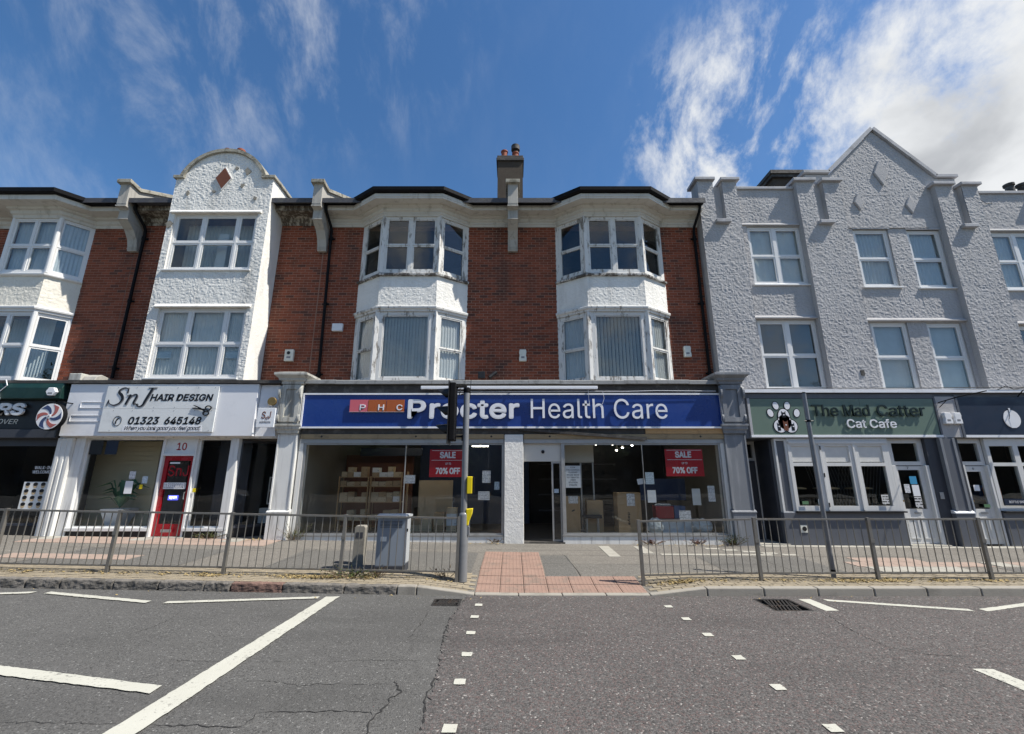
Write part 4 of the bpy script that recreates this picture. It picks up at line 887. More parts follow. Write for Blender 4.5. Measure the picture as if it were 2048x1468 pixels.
# ---------------------------------------------------------------- the double-fronted brick shop in the middle
H = thing('brick_shop_building', 'red brick double-fronted shop building with two white bay windows and central chimney', 'building', (0, 0, 0))
Y0, YB = 0.8, 0.2
holes = [(x + 5.99, x2 + 5.99, a, b) for x, x2 in ((-4.68, -1.48), (1.48, 4.68)) for a, b in ((4.3, 6.3), (7.5, 9.4))]
mb = MB(); holed(mb, Frame((-5.99, Y0 + .007), (5.97, Y0 + .007)), 0, 11.96, 4.05, 9.95, holes, -.22, 0); finish(mb, 'wall', m_mortar, H)
bricks(H, [(-5.99, -4.76, 4.2, 9.5), (-1.40, 1.40, 4.2, 9.5), (4.76, 5.97, 4.2, 9.5)], Y0, (0.0, 6.6))
for sx in (-1, 1):
    P = [(-4.78, Y0), (-3.93, YB), (-2.23, YB), (-1.38, Y0)]
    if sx > 0: P = [(-x, y) for x, y in reversed(P)]
    def sw(prof, name, mat): return MB().sweep(prof, P).build(name, mat, H)
    plan = [(P[0][0] + .03, Y0 + .1), (P[0][0] + .03, Y0), (P[1][0] + .01, YB + .025), (P[2][0] - .01, YB + .025), (P[3][0] - .03, Y0), (P[3][0] - .03, Y0 + .1)]
    MB().prism(plan, 'z', 6.44, 7.43).build('bay_core', m_rc_white, H)
    MB().prism([(x, y + .01) for x, y in plan], 'z', 9.44, 9.50).build('bay_ceiling', m_room, H); MB().prism([(x, y + .05) for x, y in plan], 'z', 4.17, 4.22).build('bay_floor', m_room, H)
    for i in range(3):
        F = Frame(P[i], P[i + 1]); rough_sheet('bay_apron', F, -.004, F.L + .004, 6.40, 7.44, [], m_rc_white, H, amp=.0075, seed=20 + i + 3 * (sx > 0), res=.016)
    sw([(0, 6.28), (.03, 6.28), (.035, 6.33), (.075, 6.36), (.085, 6.41), (.075, 6.43), (0, 6.455)], 'bay_cornice', m_paint_peel)
    sw([(-.02, 7.40), (.03, 7.40), (.075, 7.415), (.08, 7.46), (.0, 7.515), (-.02, 7.515)], 'bay_sill', m_paint_sill)
    sw([(-.02, 4.17), (.05, 4.17), (.05, 4.20), (-.02, 4.235)], 'bay_base_sill', m_paint_sill)
    L1 = 1.0404
    for i in (0, 1, 2):
        Lf = 1.70 if i == 1 else L1
        cu = [(.10, .79), (.91, 1.60)] if i == 1 else [(.16, .89)]
        window(H, P[i], P[i + 1], 7.515, 9.42, [(a, b, z, w) for a, b in cu for z, w in ((7.60, 8.43), (8.445, 9.33))], m_paint_peel, .09, .045, glass=m_glass_old, d=-.012)
        cl = [(.18, 1.52, 4.31, 6.18)] if i == 1 else [(.17, .89, 4.31, 5.20), (.17, .89, 5.215, 6.18)]
        window(H, P[i], P[i + 1], 4.235, 6.285, cl, m_paint_peel, .09, .04, glass=m_glass_old, d=-.012)
    for k in (1, 2):
        for za, zb in ((4.235, 6.285), (7.515, 9.42)):
            q = Vector(P[k]); mb = MB(); a = math.atan2(.6, .85) / 2 * (1 if k == 1 else -1); c, s = math.cos(a), math.sin(a)
            pts = [(q.x + (u * c - v * s), q.y + .03 + (u * s + v * c)) for u, v in ((-.055, -.05), (.055, -.05), (.055, .06), (-.055, .06))]
            mb.prism(pts, 'z', za, zb).build('corner_post', m_paint_peel, H, bevel=.008)
    x0, x1 = P[0][0] + .1, P[3][0] - .1
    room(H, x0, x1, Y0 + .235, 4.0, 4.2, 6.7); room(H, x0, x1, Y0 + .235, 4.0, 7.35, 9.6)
EP = [(-5.87, Y0), (-4.78, Y0), (-3.93, YB), (-2.23, YB), (-1.38, Y0), (1.38, Y0), (2.23, YB), (3.93, YB), (4.78, Y0), (5.97, Y0)]
MB().sweep([(-.05, 9.40), (.03, 9.40), (.04, 9.455), (.065, 9.47), (.065, 9.53), (.11, 9.555), (.125, 9.60), (.125, 9.625), (.22, 9.65), (.235, 9.70), (.49, 9.705), (.49, 9.69), (.512, 9.69), (.515, 9.74), (.53, 9.745), (.53, 9.845), (.50, 9.86), (-.05, 9.90)], EP).build('eaves_cornice', m_eaves, H)
MB().sweep([(.47, 9.865), (.60, 9.86), (.645, 9.895), (.655, 10.0), (.635, 10.0), (.625, 9.91), (.59, 9.885), (.47, 9.885)], EP).build('gutter', m_gutter, H)
MB().sweep([(.30, 9.90), (.52, 9.90), (.54, 10.02), (.30, 10.06)], EP).build('roof_edge', m_slate, H)
MB().prism([(.05, 9.96), (4.3, 12.15), (8.4, 9.96), (8.4, 9.8), (4.3, 11.98), (.05, 9.8)], 'x', -5.99, 5.97).build('roof', m_slate, H)
hbox(H, 'rear_wall', m_brick, -5.98, 5.96, 8.0, 8.25, -.2, 9.9); hbox(H, 'upper_floor', m_room, -5.9, 5.9, Y0 + .24, 8.0, 6.75, 6.85); hbox(H, 'upper_floor', m_room, -5.9, 5.9, Y0 + .24, 8.0, 9.65, 9.75)
fin(H, -6.14, -5.86); fin(H, -.13, .18)
downpipe(H, -5.76, .70, 9.85, 4.22, .10, 3, (-5.80, .22)); downpipe(H, 5.80, .70, 9.85, 4.25, .0, 3, (5.86, .24))
c = hbox(H, 'chimney', m_chimney, -.55, .41, 2.6, 3.5, 10.6, 13.5)
mb = MB().box(-.60, .46, 2.54, 3.56, 13.38, 13.50); mb.box(-.57, .43, 2.57, 3.53, 13.5, 13.62); mb.build('chimney_cap', m_dark_board, c, bevel=.01)
for px, hh in ((-.30, .48), (.14, .40)): MB().lathe([(.15, 0), (.15, .06), (.125, .08), (.115, hh - .06), (.14, hh - .04), (.14, hh), (.10, hh)], (px, 2.95, 13.62), 18).build('chimney_pot', m_terracotta, c, smooth=True)
MB().lathe([(.12, .0), (.12, .05), (.04, .06), (.04, .12), (.17, .13), (.17, .33), (.13, .36)], (.14, 2.95, 14.02), 16).build('chimney_cowl', m_dark_board, c, smooth=True)
# shop storey
hbox(H, 'shop_roof', m_lead, -5.62, 5.62, -.04, Y0 + .1, 4.02, 4.10)
for k in range(13):
    a, b = -5.68 + 11.36 * k / 13, -5.68 + 11.36 * (k + 1) / 13; z = random.uniform(-.008, .008)
    MB().prism([(-.155, 4.055 + z), (-.155, 4.15 + z), (-.13, 4.165 + z), (Y0, 4.175), (Y0, 4.13), (-.13, 4.12)], 'x', a + .002, b + .012).build('lead_sheet', m_lead, H)
hbox(H, 'fascia_backing', m_dark_board, -5.64, 5.64, -.05, .08, 2.70, 4.05); hbox(H, 'shutter_strip', m_tan, -5.60, -.22, -.075, .03, 2.585, 2.705); hbox(H, 'shutter_strip', m_tan, .32, 5.62, -.075, .03, 2.585, 2.705)
for x in (-5.05, -2.55, -.55, 1.0, 5.0): MB().prism([(x - .032, 2.645), (x, 2.615), (x + .032, 2.645), (x, 2.675)], 'y', -.079, -.07).build('diamond_bolt', m_black, H)
hbox(H, 'bare_board', m_ply, 3.55, 5.64, -.085, -.055, 2.715, 2.855)
MB().hexa([(.2, -.10, 2.80), (3.55, -.16, 2.54), (3.55, -.10, 2.54), (.2, -.055, 2.80)], [(.2, -.10, 2.87), (3.55, -.16, 2.62), (3.55, -.10, 2.62), (.2, -.055, 2.87)]).build('hanging_trim', m_dark_board, H)
for a, b in ((-5.60, -.22), (.32, 5.60)): hbox(H, 'head_frame', m_alu, a, b, -.03, .06, 2.47, 2.582)
mb = MB(); base_box(mb, -.2, .3, -.06, .38, 2.70); mb.build('pillar', m_rc_white, H, bevel=.02); rough_sheet('pillar_face', Frame((-.19, -.068), (.29, -.068)), 0, .48, -.03, 2.69, [], m_rc_white, H, amp=.004, seed=77)
# left display window
wz = .20
F = Frame((-5.52, 0), (-.21, 0)); window(H, (-5.52, 0), (-.21, 0), .15, 2.475, [(.06, 2.70, wz + .02, 2.43), (2.715, 5.25, wz + .02, 2.43)], m_alu, .07, 0, glass=m_glass_shop)
def riser(x0, x1, mat=None, zt=.15, y=-.03):
    mb = MB(); base_box(mb, x0, x1, y, .25, zt); return mb.build('stall_riser', mat or m_white_dirty, H, bevel=.006)
riser(-5.50, -.21); 
for k in range(6): riser(1.29 + .705 * k + .003, 1.29 + .705 * (k + 1) - .003)
hbox(H, 'window_sill', m_alu, 1.28, 5.52, -.05, .2, .152, .185); hbox(H, 'window_sill', m_alu, -5.5, -.22, -.05, .2, .152, .185)
window(H, (1.34, 0), (5.52, 0), .187, 2.475, [(.05, 2.10, .225, 2.43), (2.112, 4.13, .225, 2.43)], m_alu, .07, 0, glass=m_glass_shop)
hbox(H, 'window_jamb', m_white_dirty, 5.525, 5.64, -.02, .3, .05, 2.58); hbox(H, 'window_jamb', m_white_dirty, -5.64, -5.525, -.02, .3, .05, 2.58)
# entrance: cream header, open doorway and a half-slid glazed leaf
d = hbox(H, 'door_header', m_ceiling, .305, 1.335, .04, .10, 2.0, 2.475); MB().lathe([(.045, 0), (.045, .02)], (.82, .02, 2.25), 16, 'y').build('sensor', m_black, d)
dl = window(H, (1.04, .06), (1.30, .06), .02, 2.0, [(.045, .215, .06, 1.95)], m_alu, .05, 0, glass=m_glass_shop, name='sliding_door')
hbox(H, 'door_post', m_alu, 1.30, 1.345, -.01, .10, .0, 2.475); mb = MB(); base_box(mb, .3, 1.34, -.04, .9, .012); mb.build('threshold', m_dark_board, H)
# shop interior
room(H, -5.6, 5.6, .28, 6.5, 0.02, 2.9, m_shopwall, m_roomfloor, m_ceiling, 'shop')
hbox(H, 'window_deck', m_roomfloor, -5.5, -.25, .26, 1.0, .02, .16); hbox(H, 'window_deck', m_roomfloor, 1.36, 5.5, .26, 1.2, .02, .17)
for a, b in ((1.38, 2.28),):   # glazed inner lobby
    window(H, (a, .75), (b, .75), .18, 2.6, [(.04, .52, .22, 1.98), (.56, .86, .22, 1.98)], m_alu, .05, 0, glass=m_glass_shop, name='lobby_screen'); hbox(H, 'lobby_header', m_ceiling, a, b, .69, .74, 2.0, 2.6)
hbox(H, 'inner_partition', m_brown, -5.55, -3.3, 3.2, 3.3, .02, 2.3); hbox(H, 'inner_partition', m_bluefelt, -3.28, .6, 4.2, 4.3, .02, 2.9); hbox(H, 'inner_partition', m_black, .62, 5.5, 4.4, 4.5, .02, 2.9); hbox(H, 'display_board', m_bluefelt, 3.7, 5.0, 1.3, 1.34, .95, 1.55)
hbox(H, 'inner_bulkhead', m_navy, -4.9, -2.9, 2.6, 2.66, 2.25, 2.5)
def tube_light(x0, x1, y, z, label):
    t = thing('ceiling_tube_light', label, 'light', ((x0 + x1) / 2, y, z)); hbox(t, 'batten', m_ceiling, x0, x1, y - .03, y + .03, z, z + .05); MB().tube([(x0 + .03, y, z - .02), (x1 - .03, y, z - .02)], .015, 8).build('tube', m_tube, t)
tube_light(-4.3, -3.0, 1.1, 2.80, 'lit tube lamp on the ceiling above the shelves of cartons'); tube_light(-2.95, -1.4, 1.1, 2.80, 'lit tube lamp on the ceiling beside the sale poster in the left window'); tube_light(2.6, 4.1, 1.0, 2.80, 'lit tube lamp on the ceiling of the right shop window'); tube_light(-1.35, -.75, 2.9, 2.6, 'short lit tube lamp deep in the left shop window')
for i, (x, y, z, lit) in enumerate([(2.55, 1.6, 2.55, 1), (3.05, 1.6, 2.55, 1), (3.75, 2.0, 2.55, 1), (3.55, 2.4, 2.5, 1), (3.5, 3.0, 2.45, 1), (4.5, 1.5, 2.6, 0), (-3.8, 1.7, 2.55, 0), (-3.2, 1.7, 2.55, 0), (-2.2, 1.7, 2.55, 0)]):
    w = ['first', 'second', 'third', 'fourth', 'fifth'][i] + ' lit spotlight from the left above the tall cardboard box' if i < 5 else ['unlit spotlight beside the sale poster in the right window', 'unlit ceiling spotlight above the left carton rack', 'unlit ceiling spotlight above the right carton rack', 'unlit ceiling spotlight beside the left sale poster'][i - 5]
    t = thing('ceiling_spotlight', w, 'light', (x, y, z), 'ceiling spotlights in the shop'); MB().tube([(x, y, z + .35), (x, y, z + .1)], .012, 6).build('stem', m_ceiling, t); MB().tube([(x, y, z + .1), (x - .03, y - .05, z)], .04, 10).build('can', m_ceiling, t)
    if lit: MB().tube([(x - .03, y - .05, z - .001), (x - .033, y - .055, z - .012)], .033, 10).build('lamp', m_spot, t)
# pilasters with scrolled console heads
def pilaster(parent, x0, x1, mat, zb=.0, col_mat=None):
    cm = col_mat or mat
    mb = MB(); base_box(mb, x0, x1, -.12, .30, .72); mb.build('pilaster_plinth', cm, parent, bevel=.012); MB().prism([(-.135, .72), (-.135, .75), (-.05, .80), (.2, .80), (.2, .72)], 'x', x0 - .012, x1 + .012).build('pilaster_moulding', cm, parent)
    hbox(parent, 'pilaster_shaft', cm, x0 + .05, x1 - .05, -.085, .28, .76, 2.76, bevel=.006); mb = MB()
    for a in ((x0 + .02, x0 + .06), (x1 - .06, x1 - .02)): mb.box(a[0], a[1], -.105, .2, .80, 2.70)
    mb.build('pilaster_edge', cm, parent, bevel=.004)
    MB().sweep([(0, 2.72), (.02, 2.72), (.03, 2.80), (.055, 2.83), (.06, 2.90), (.08, 2.92), (.08, 2.97), (0, 2.97)], [(x0 + .02, .2), (x0 + .02, -.12), (x1 - .02, -.12), (x1 - .02, .2)]).build('pilaster_capital', mat, parent)
    k = hbox(parent, 'console', mat, x0 + .03, x1 - .03, -.17, .3, 2.975, 4.04, bevel=.006)
    fr = MB(); holed(fr, Frame((x0 + .03, -.171), (x1 - .03, -.171)), 0, x1 - x0 - .06, 3.02, 4.02, [(.11, x1 - x0 - .17, 3.14, 3.90)], 0, .035); finish(fr, 'console_panel', mat, parent)
    for s, xx in ((-1, x0 + .03), (1, x1 - .03)):   # scroll on each side
        pts = [(-.17, 3.05)]; 
        for q in range(9): a = -math.pi / 2 + math.pi * q / 8; pts.append((-.20 - .05 * math.cos(a) * .6, 3.12 + .09 * math.sin(a)))
        pts += [(-.20, 3.3), (-.19, 3.5), (-.22, 3.65)]
        for q in range(9): a = -math.pi / 2 + math.pi * q / 8; pts.append((-.22 - .07 * math.cos(a), 3.80 + .15 * math.sin(a)))
        pts += [(-.17, 4.0)]
        MB().prism(pts, 'x', xx if s > 0 else xx - .05, xx + .05 if s > 0 else xx).build('scroll', mat, parent)
    MB().sweep([(0, 4.04), (.04, 4.04), (.05, 4.10), (.09, 4.14), (.10, 4.19), (.17, 4.25), (.19, 4.27), (.19, 4.33), (.02, 4.38), (0, 4.38)], [(x0 + .03, .5), (x0 + .03, -.17), (x1 - .03, -.17), (x1 - .03, .5)]).build('console_cornice', mat, parent)
    hbox(parent, 'console_top', mat, x0 + .04, x1 - .04, -.16, .5, 4.05, 4.37)
pilaster(H, -6.22, -5.66, m_pilpale, col_mat=m_white_dirty)
# ---------------------------------------------------------------- white hair salon building
S = thing('hair_salon_building', 'hair salon building with white rendered bay, curved gable and diamond panel between brick strips', 'building', (-9, 0, .13))
X0, X1 = -10.44, -7.42
mb = MB(); holed(mb, Frame((-11.99, Y0 + .007), (-6.0, Y0 + .007)), 0, 5.99, 4.05, 9.95, [(1.7, 4.45, 4.3, 9.3)], -.22, 0); finish(mb, 'wall', m_mortar, S)
bricks(S, [(-11.99, X0, 4.2, 9.5), (X1, -6.01, 4.2, 9.5)], Y0, (-6.7, 6.5))
W1, W2 = (-10.26, -7.74, 7.52, 9.38), (-10.14, -7.62, 4.25, 6.32)
F = Frame((X0, 0), (X1, 0)); hl = [(w[0] - X0, w[1] - X0, w[2], w[3]) for w in (W1, W2)]
CX, CR, CZ = -8.98, 1.30, 10.70 - .44   # curved gable: circle through the shoulders
def arch(u, z):
    x = X0 + u; return (z < 10.60) | ((np.abs(x - CX) < 1.24) & (z < CZ + np.sqrt(np.maximum(0, (CR + .0) ** 2 - (x - CX) ** 2))))
rough_sheet('render_front', F, 0, F.L, 4.15, 11.6, hl, m_rc_aged, S, amp=.0095, seed=3, res=.016, inside=arch)
mb = MB(); holed(mb, F, .01, F.L - .01, 4.12, 10.58, [(h[0] - .005, h[1] + .005, h[2] - .005, h[3] + .005) for h in hl], -.16, -.02); finish(mb, 'bay_wall', m_rc_white, S)
ap = [(CX + 1.235 * math.cos(math.pi * q / 24), CZ + CR * math.sin(math.acos(min(1, 1.235 / CR * abs(math.cos(math.pi * q / 24))))) ) for q in range(25)]
MB().prism([(CX - 1.235, 10.55), (CX + 1.235, 10.55)] + ap, 'y', .02, .30).build('gable_core', m_rc_white, S)
rough_sheet('render_return', Frame((X1, 0), (X1, 1.2)), 0, 1.15, 4.15, 10.6, [], m_rc_white, S, amp=.005, seed=9, res=.03)
rough_sheet('render_return', Frame((X0, 1.2), (X0, 0)), .05, 1.2, 4.15, 10.6, [], m_rc_white, S, amp=.005, seed=10, res=.03)
hbox(S, 'bay_cheek', m_rc_aged, X1 - .17, X1 - .015, .16, 1.6, 4.12, 10.55); hbox(S, 'bay_cheek', m_rc_aged, X0 + .015, X0 + .17, .16, 1.6, 4.12, 10.55); hbox(S, 'bay_roof', m_lead, X0 + .17, X1 - .17, .16, 1.6, 10.4, 10.5)
# copings: shoulders, arch, sloping return
for a, b in ((X0 - .07, CX - 1.2), (CX + 1.2, X1 + .07)): hbox(S, 'coping', m_stone_top, a, b, -.07, .30, 10.60, 10.70, bevel=.012)
MB().prism([(.30, 10.60), (.30, 10.70), (1.7, 10.62), (1.7, 10.52)], 'x', X1 - .30, X1 + .07).build('coping', m_stone_top, S, bevel=.012); MB().prism([(.30, 10.60), (.30, 10.70), (1.7, 10.62), (1.7, 10.52)], 'x', X0 - .07, X0 + .30).build('coping', m_stone_top, S, bevel=.012)
mb = MB(); vs = []; n = 28; a0 = math.asin((10.66 - CZ) / CR)
for q in range(n + 1):
    a = math.pi - a0 - (math.pi - 2 * a0) * q / n
    for rr in (CR - .005, CR + .10):
        for y in (-.07, .34): vs.append((CX + rr * math.cos(a), y, CZ + rr * math.sin(a)))
fs = []
for q in range(n):
    a = 4 * q; b = a + 4; fs += [(a, b, b + 1, a + 1), (a + 2, a + 3, b + 3, b + 2), (a, a + 2, b + 2, b), (a + 1, b + 1, b + 3, a + 3)]
fs += [(0, 1, 3, 2), (4 * n, 4 * n + 2, 4 * n + 3, 4 * n + 1)]; mb.add(vs, fs); mb.build('arched_coping', m_stone_top, S)
dz, dx = .375, .235; dc = (-8.965, 10.60)
MB().prism([(dc[0] - dx - .03, dc[1]), (dc[0], dc[1] - dz - .045), (dc[0] + dx + .03, dc[1]), (dc[0], dc[1] + dz + .045)], 'y', -.035, .02).build('diamond_border', m_white, S); MB().prism([(dc[0] - dx, dc[1]), (dc[0], dc[1] - dz), (dc[0] + dx, dc[1]), (dc[0], dc[1] + dz)], 'y', -.045, -.034).build('diamond_panel', m_brown, S)
random.seed(12)
for x, z, r in ((-8.25, 10.86, .13), (-8.62, 10.98, .07), (-8.35, 10.35, .08), (-10.0, 10.1, .09), (-9.2, 10.15, .06), (-10.36, 9.0, .12), (-7.9, 9.9, .06)):   # fallen render
    MB().prism([(x + r * random.uniform(.35, 1.2) * math.cos(t), z + r * random.uniform(.35, 1.2) * math.sin(t)) for t in [2 * math.pi * i / 11 for i in range(11)]], 'y', -.022, .0).build('bare_patch', m_concpost, S)
for w, tz in ((W1, 8.44), (W2, 5.25)):
    u = [(.05, .83), (.90, 1.66), (1.73, 2.47)]
    u = [(.05, .86), (.92, 1.90), (1.96, 2.47)]
    window(S, (w[0], .07), (w[1], .07), w[2], w[3], [(a, b, z, zz) for a, b in u for z, zz in ((w[2] + .06, tz - .02), (tz + .02, w[3] - .06))], m_upvc, .07, .055)
    hbox(S, 'window_sill', m_upvc, w[0] - .05, w[1] + .05, -.05, .1, w[2] - .05, w[2] - .004, bevel=.008)
    MB().prism([(.0, w[3] + .12), (-.075, w[3] + .03), (-.075, w[3] + .004), (.0, w[3] + .004)], 'x', w[0] - .12, w[1] + .12).build('window_hood', m_rc_white, S)
    room(S, -10.25, -7.6, .16, 3.8, w[2] - .15, w[3] + .3)
for a, b in ((-11.83, X0), (X1, -6.14)):
    MB().sweep([(-.05, 9.45), (.03, 9.45), (.05, 9.52), (.10, 9.56), (.12, 9.64), (.20, 9.68), (.47, 9.70), (.50, 9.69), (.52, 9.84), (-.05, 9.9)], [(a, Y0), (b, Y0)]).build('eaves_cornice', m_eaves_old, S)
    MB().sweep([(.30, 9.86), (.60, 9.86), (.63, 9.98), (.55, 10.02), (.30, 10.05)], [(a, Y0), (b, Y0)]).build('roof_edge', m_slate, S)
MB().prism([(.05, 9.96), (4.3, 12.15), (8.4, 9.96), (8.4, 9.8), (4.3, 11.98), (.05, 9.8)], 'x', -11.99, -6.01).build('roof', m_slate, S)
hbox(S, 'rear_wall', m_brick, -11.98, -6.02, 8.0, 8.25, -.2, 9.9); hbox(S, 'upper_floor', m_room, -11.9, -6.1, Y0 + .24, 8.0, 6.9, 7.0)
c = hbox(S, 'chimney', m_chimney, -11.6, -10.45, 2.6, 3.4, 10.6, 13.75)
for px in (-11.28, -10.78): MB().lathe([(.15, 0), (.15, .06), (.12, .08), (.115, .36), (.15, .38), (.15, .46), (.10, .46)], (px, 3.0, 13.75), 18).build('chimney_pot', m_terracotta, c, smooth=True)
fin(S, -12.13, -11.83)
downpipe(S, -11.70, .70, 9.85, 4.4, .0, 3, (-11.74, .22))
hbox(S, 'rusty_gutter_bracket', m_dark_board, -7.4, -6.15, .12, .26, 9.86, 9.98)
# salon shop storey
hbox(S, 'shop_roof', m_dark_board, -12.02, -6.22, -.20, Y0 + .1, 4.06, 4.15); hbox(S, 'shop_roof_edge', m_dark_board, -12.02, -6.22, -.27, -.20, 4.05, 4.12)
hbox(S, 'fascia_backing', m_white_dirty, -12.0, -6.24, -.06, .10, 2.60, 4.05)
mb = MB(); base_box(mb, -12.0, -11.58, -.10, .3, 2.60); mb.build('pilaster', m_white_dirty, S, bevel=.01); mb = MB()
for k in range(3): base_box(mb, -11.95 + .14 * k, -11.87 + .14 * k, -.115, .2, 2.58)
mb.build('pilaster_reeding', m_white_dirty, S, bevel=.006)
hbox(S, 'window_jamb', m_white, -11.575, -11.32, -.03, .12, .05, 2.60, bevel=.004)
def sbase(x0, x1, zt, y0, y1, mat, nm, bevel=.004): mb = MB(); base_box(mb, x0, x1, y0, y1, zt); return mb.build(nm, mat, S, bevel=bevel)
window(S, (-11.32, .05), (-9.26, .05), .30, 2.60, [(.05, 2.0, .38, 2.56)], m_white, .08, 0, glass=m_glass_shop); hbox(S, 'window_sill', m_white, -11.36, -9.24, -.05, .12, .27, .35, bevel=.006); sbase(-11.36, -9.26, .268, .0, .2, m_black, 'stall_riser')
window(S, (-8.36, .05), (-7.46, .05), .30, 2.60, [(.07, .86, .38, 2.56)], m_white, .08, 0, glass=m_glass_shop); hbox(S, 'window_sill', m_white, -8.36, -7.3, -.05, .12, .27, .35, bevel=.006); sbase(-8.36, -7.3, .268, .0, .2, m_black, 'stall_riser')
hbox(S, 'corner_post', m_white, -7.455, -7.24, -.04, .14, .05, 2.60, bevel=.006)
for a in (-9.255, -8.40): hbox(S, 'door_post', m_white, a, a + .05, -.01, .14, .05, 2.60)
hbox(S, 'transom_rail', m_white, -9.205, -8.40, -.01, .12, 2.145, 2.205)
o = hbox(S, 'number_panel', m_hairboard, -9.205, -8.40, .04, .06, 2.205, 2.60); text(o, 'house_number', '10', -8.92, -8.66, 2.29, 2.49, .038, m_red, .004, .02)
d = window(S, (-9.205, .07), (-8.405, .07), .14, 2.14, [(.105, .70, .43, 2.02)], m_red, .055, 0, glass=m_glass_shop, name='door')
tag(d, 'glossy red glazed door of the salon')
hbox(d, 'letter_box', m_alu, -8.93, -8.66, -.0, .012, .24, .31, bevel=.004); MB().tube([(-8.47, .0, 1.05), (-8.47, -.03, 1.05), (-8.47, -.03, 1.22), (-8.47, .0, 1.22)], .009, 8).build('handle', m_alu, d)
text(d, 'door_lettering', 'SnJ', -9.04, -8.50, 1.62, 1.90, .036, m_red, .002, .01)
o = hbox(d, 'phone_strip', m_paperw, -9.09, -8.51, .034, .038, 1.30, 1.46); text(o, 'phone_number', '01323920049', -9.08, -8.52, 1.32, 1.44, .0335, m_inkgrey, .002, .0); hbox(d, 'door_notice', m_paperw, -9.02, -8.76, .034, .038, 1.94, 1.98)
o = hbox(d, 'open_sign', m_open, -8.93, -8.68, .06, .075, 1.02, 1.14); text(o, 'open_lettering', 'open', -8.90, -8.71, 1.04, 1.12, .059, m_openw, .002, .0)
hbox(S, 'door_step', m_slabpale, -9.3, -8.3, -.12, .1, .0, .13)
# side lobby: angled return window running back to the pilaster
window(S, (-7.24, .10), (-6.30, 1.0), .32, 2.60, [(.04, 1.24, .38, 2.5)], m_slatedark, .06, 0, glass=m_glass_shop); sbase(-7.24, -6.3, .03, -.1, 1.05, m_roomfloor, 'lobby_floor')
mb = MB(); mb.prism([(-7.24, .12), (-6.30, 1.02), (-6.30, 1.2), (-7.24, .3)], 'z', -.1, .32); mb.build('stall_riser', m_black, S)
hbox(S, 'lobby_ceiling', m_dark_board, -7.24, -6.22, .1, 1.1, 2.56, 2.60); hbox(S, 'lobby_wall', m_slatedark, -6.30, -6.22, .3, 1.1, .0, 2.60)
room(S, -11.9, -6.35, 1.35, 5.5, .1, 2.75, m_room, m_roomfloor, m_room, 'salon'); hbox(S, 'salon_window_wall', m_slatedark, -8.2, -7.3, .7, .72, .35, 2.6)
mb = MB(); mb.poly([(-11.9, .13, .1), (-11.9, 1.35, .1), (-11.9, 1.35, 2.75), (-11.9, .13, 2.75)]); finish(mb, 'salon_side_wall', m_room, S)
mb = MB(); mb.poly([(-11.9, .13, 2.62), (-7.24, .13, 2.62), (-6.3, 1.35, 2.62), (-11.9, 1.35, 2.62)]); finish(mb, 'salon_soffit', m_room, S); mb = MB(); mb.poly([(-11.9, .15, .3), (-7.3, .15, .3), (-6.3, 1.35, .3), (-11.9, 1.35, .3)]); finish(mb, 'salon_deck', m_roomfloor, S)
bk = hbox(S, 'slatwall_panel', m_slat, -11.85, -10.05, .95, 1.0, .3, 2.6)
for k in range(17): hbox(bk, 'slat', m_slat, -11.85, -10.05, .93, .945, .34 + .132 * k, .34 + .132 * k + .118)
hbox(S, 'interior_screen', m_room, -10.0, -9.3, 1.1, 1.14, .3, 2.5)

# ---------------------------------------------------------------- brick barber shop building
B = thing('barber_shop_building', 'brick barber shop building with cream bay at the far left', 'building', (-14.6, 0, .2))
mb = MB(); holed(mb, Frame((-17.9, Y0 + .007), (-12.0, Y0 + .007)), 0, 5.9, 4.05, 9.95, [(2.1, 4.35, 4.3, 6.3), (2.1, 4.35, 7.5, 9.35)], -.22, 0); finish(mb, 'wall', m_mortar, B)
P = [(-15.86, Y0), (-15.36, YB), (-13.92, YB), (-13.40, Y0)]
bricks(B, [(-13.42, -12.0, 4.2, 9.5), (-17.9, -15.84, 4.2, 9.5)], Y0, (-12.8, 6.5))
plan = [(P[0][0] + .03, Y0 + .1), (P[0][0] + .03, Y0), (P[1][0] + .01, YB + .025), (P[2][0] - .01, YB + .025), (P[3][0] - .03, Y0), (P[3][0] - .03, Y0 + .1)]
MB().prism(plan, 'z', 6.44, 7.43).build('bay_core', m_rc_cream, B); MB().prism([(x, y + .01) for x, y in plan], 'z', 9.36, 9.42).build('bay_ceiling', m_room, B); MB().prism([(x, y + .05) for x, y in plan], 'z', 4.17, 4.22).build('bay_floor', m_room, B)
for i in range(3):
    F = Frame(P[i], P[i + 1]); rough_sheet('bay_apron', F, -.004, F.L + .004, 6.40, 7.44, [], m_rc_cream, B, amp=.009, seed=40 + i, res=.02)
def sw(prof, name, mat): return MB().sweep(prof, P).build(name, mat, B)
sw([(0, 6.28), (.03, 6.28), (.035, 6.33), (.075, 6.36), (.085, 6.41), (.075, 6.43), (0, 6.455)], 'bay_cornice', m_upvc); sw([(-.02, 7.40), (.03, 7.40), (.075, 7.43), (.08, 7.47), (.0, 7.515), (-.02, 7.515)], 'bay_sill', m_upvc)
for i in range(3):
    Lf = Frame(P[i], P[i + 1]).L; cu = [(.07, .69), (.75, 1.37)] if i == 1 else [(.07, Lf - .07)]
    window(B, P[i], P[i + 1], 7.515, 9.36, [(a, b, z, w) for a, b in cu for z, w in ((7.58, 8.40), (8.44, 9.29))], m_upvc, .08, .05, d=-.012); window(B, P[i], P[i + 1], 4.235, 6.285, [(a, b, z, w) for a, b in cu for z, w in ((4.31, 5.25), (5.29, 6.21))], m_upvc, .08, .05, d=-.012)
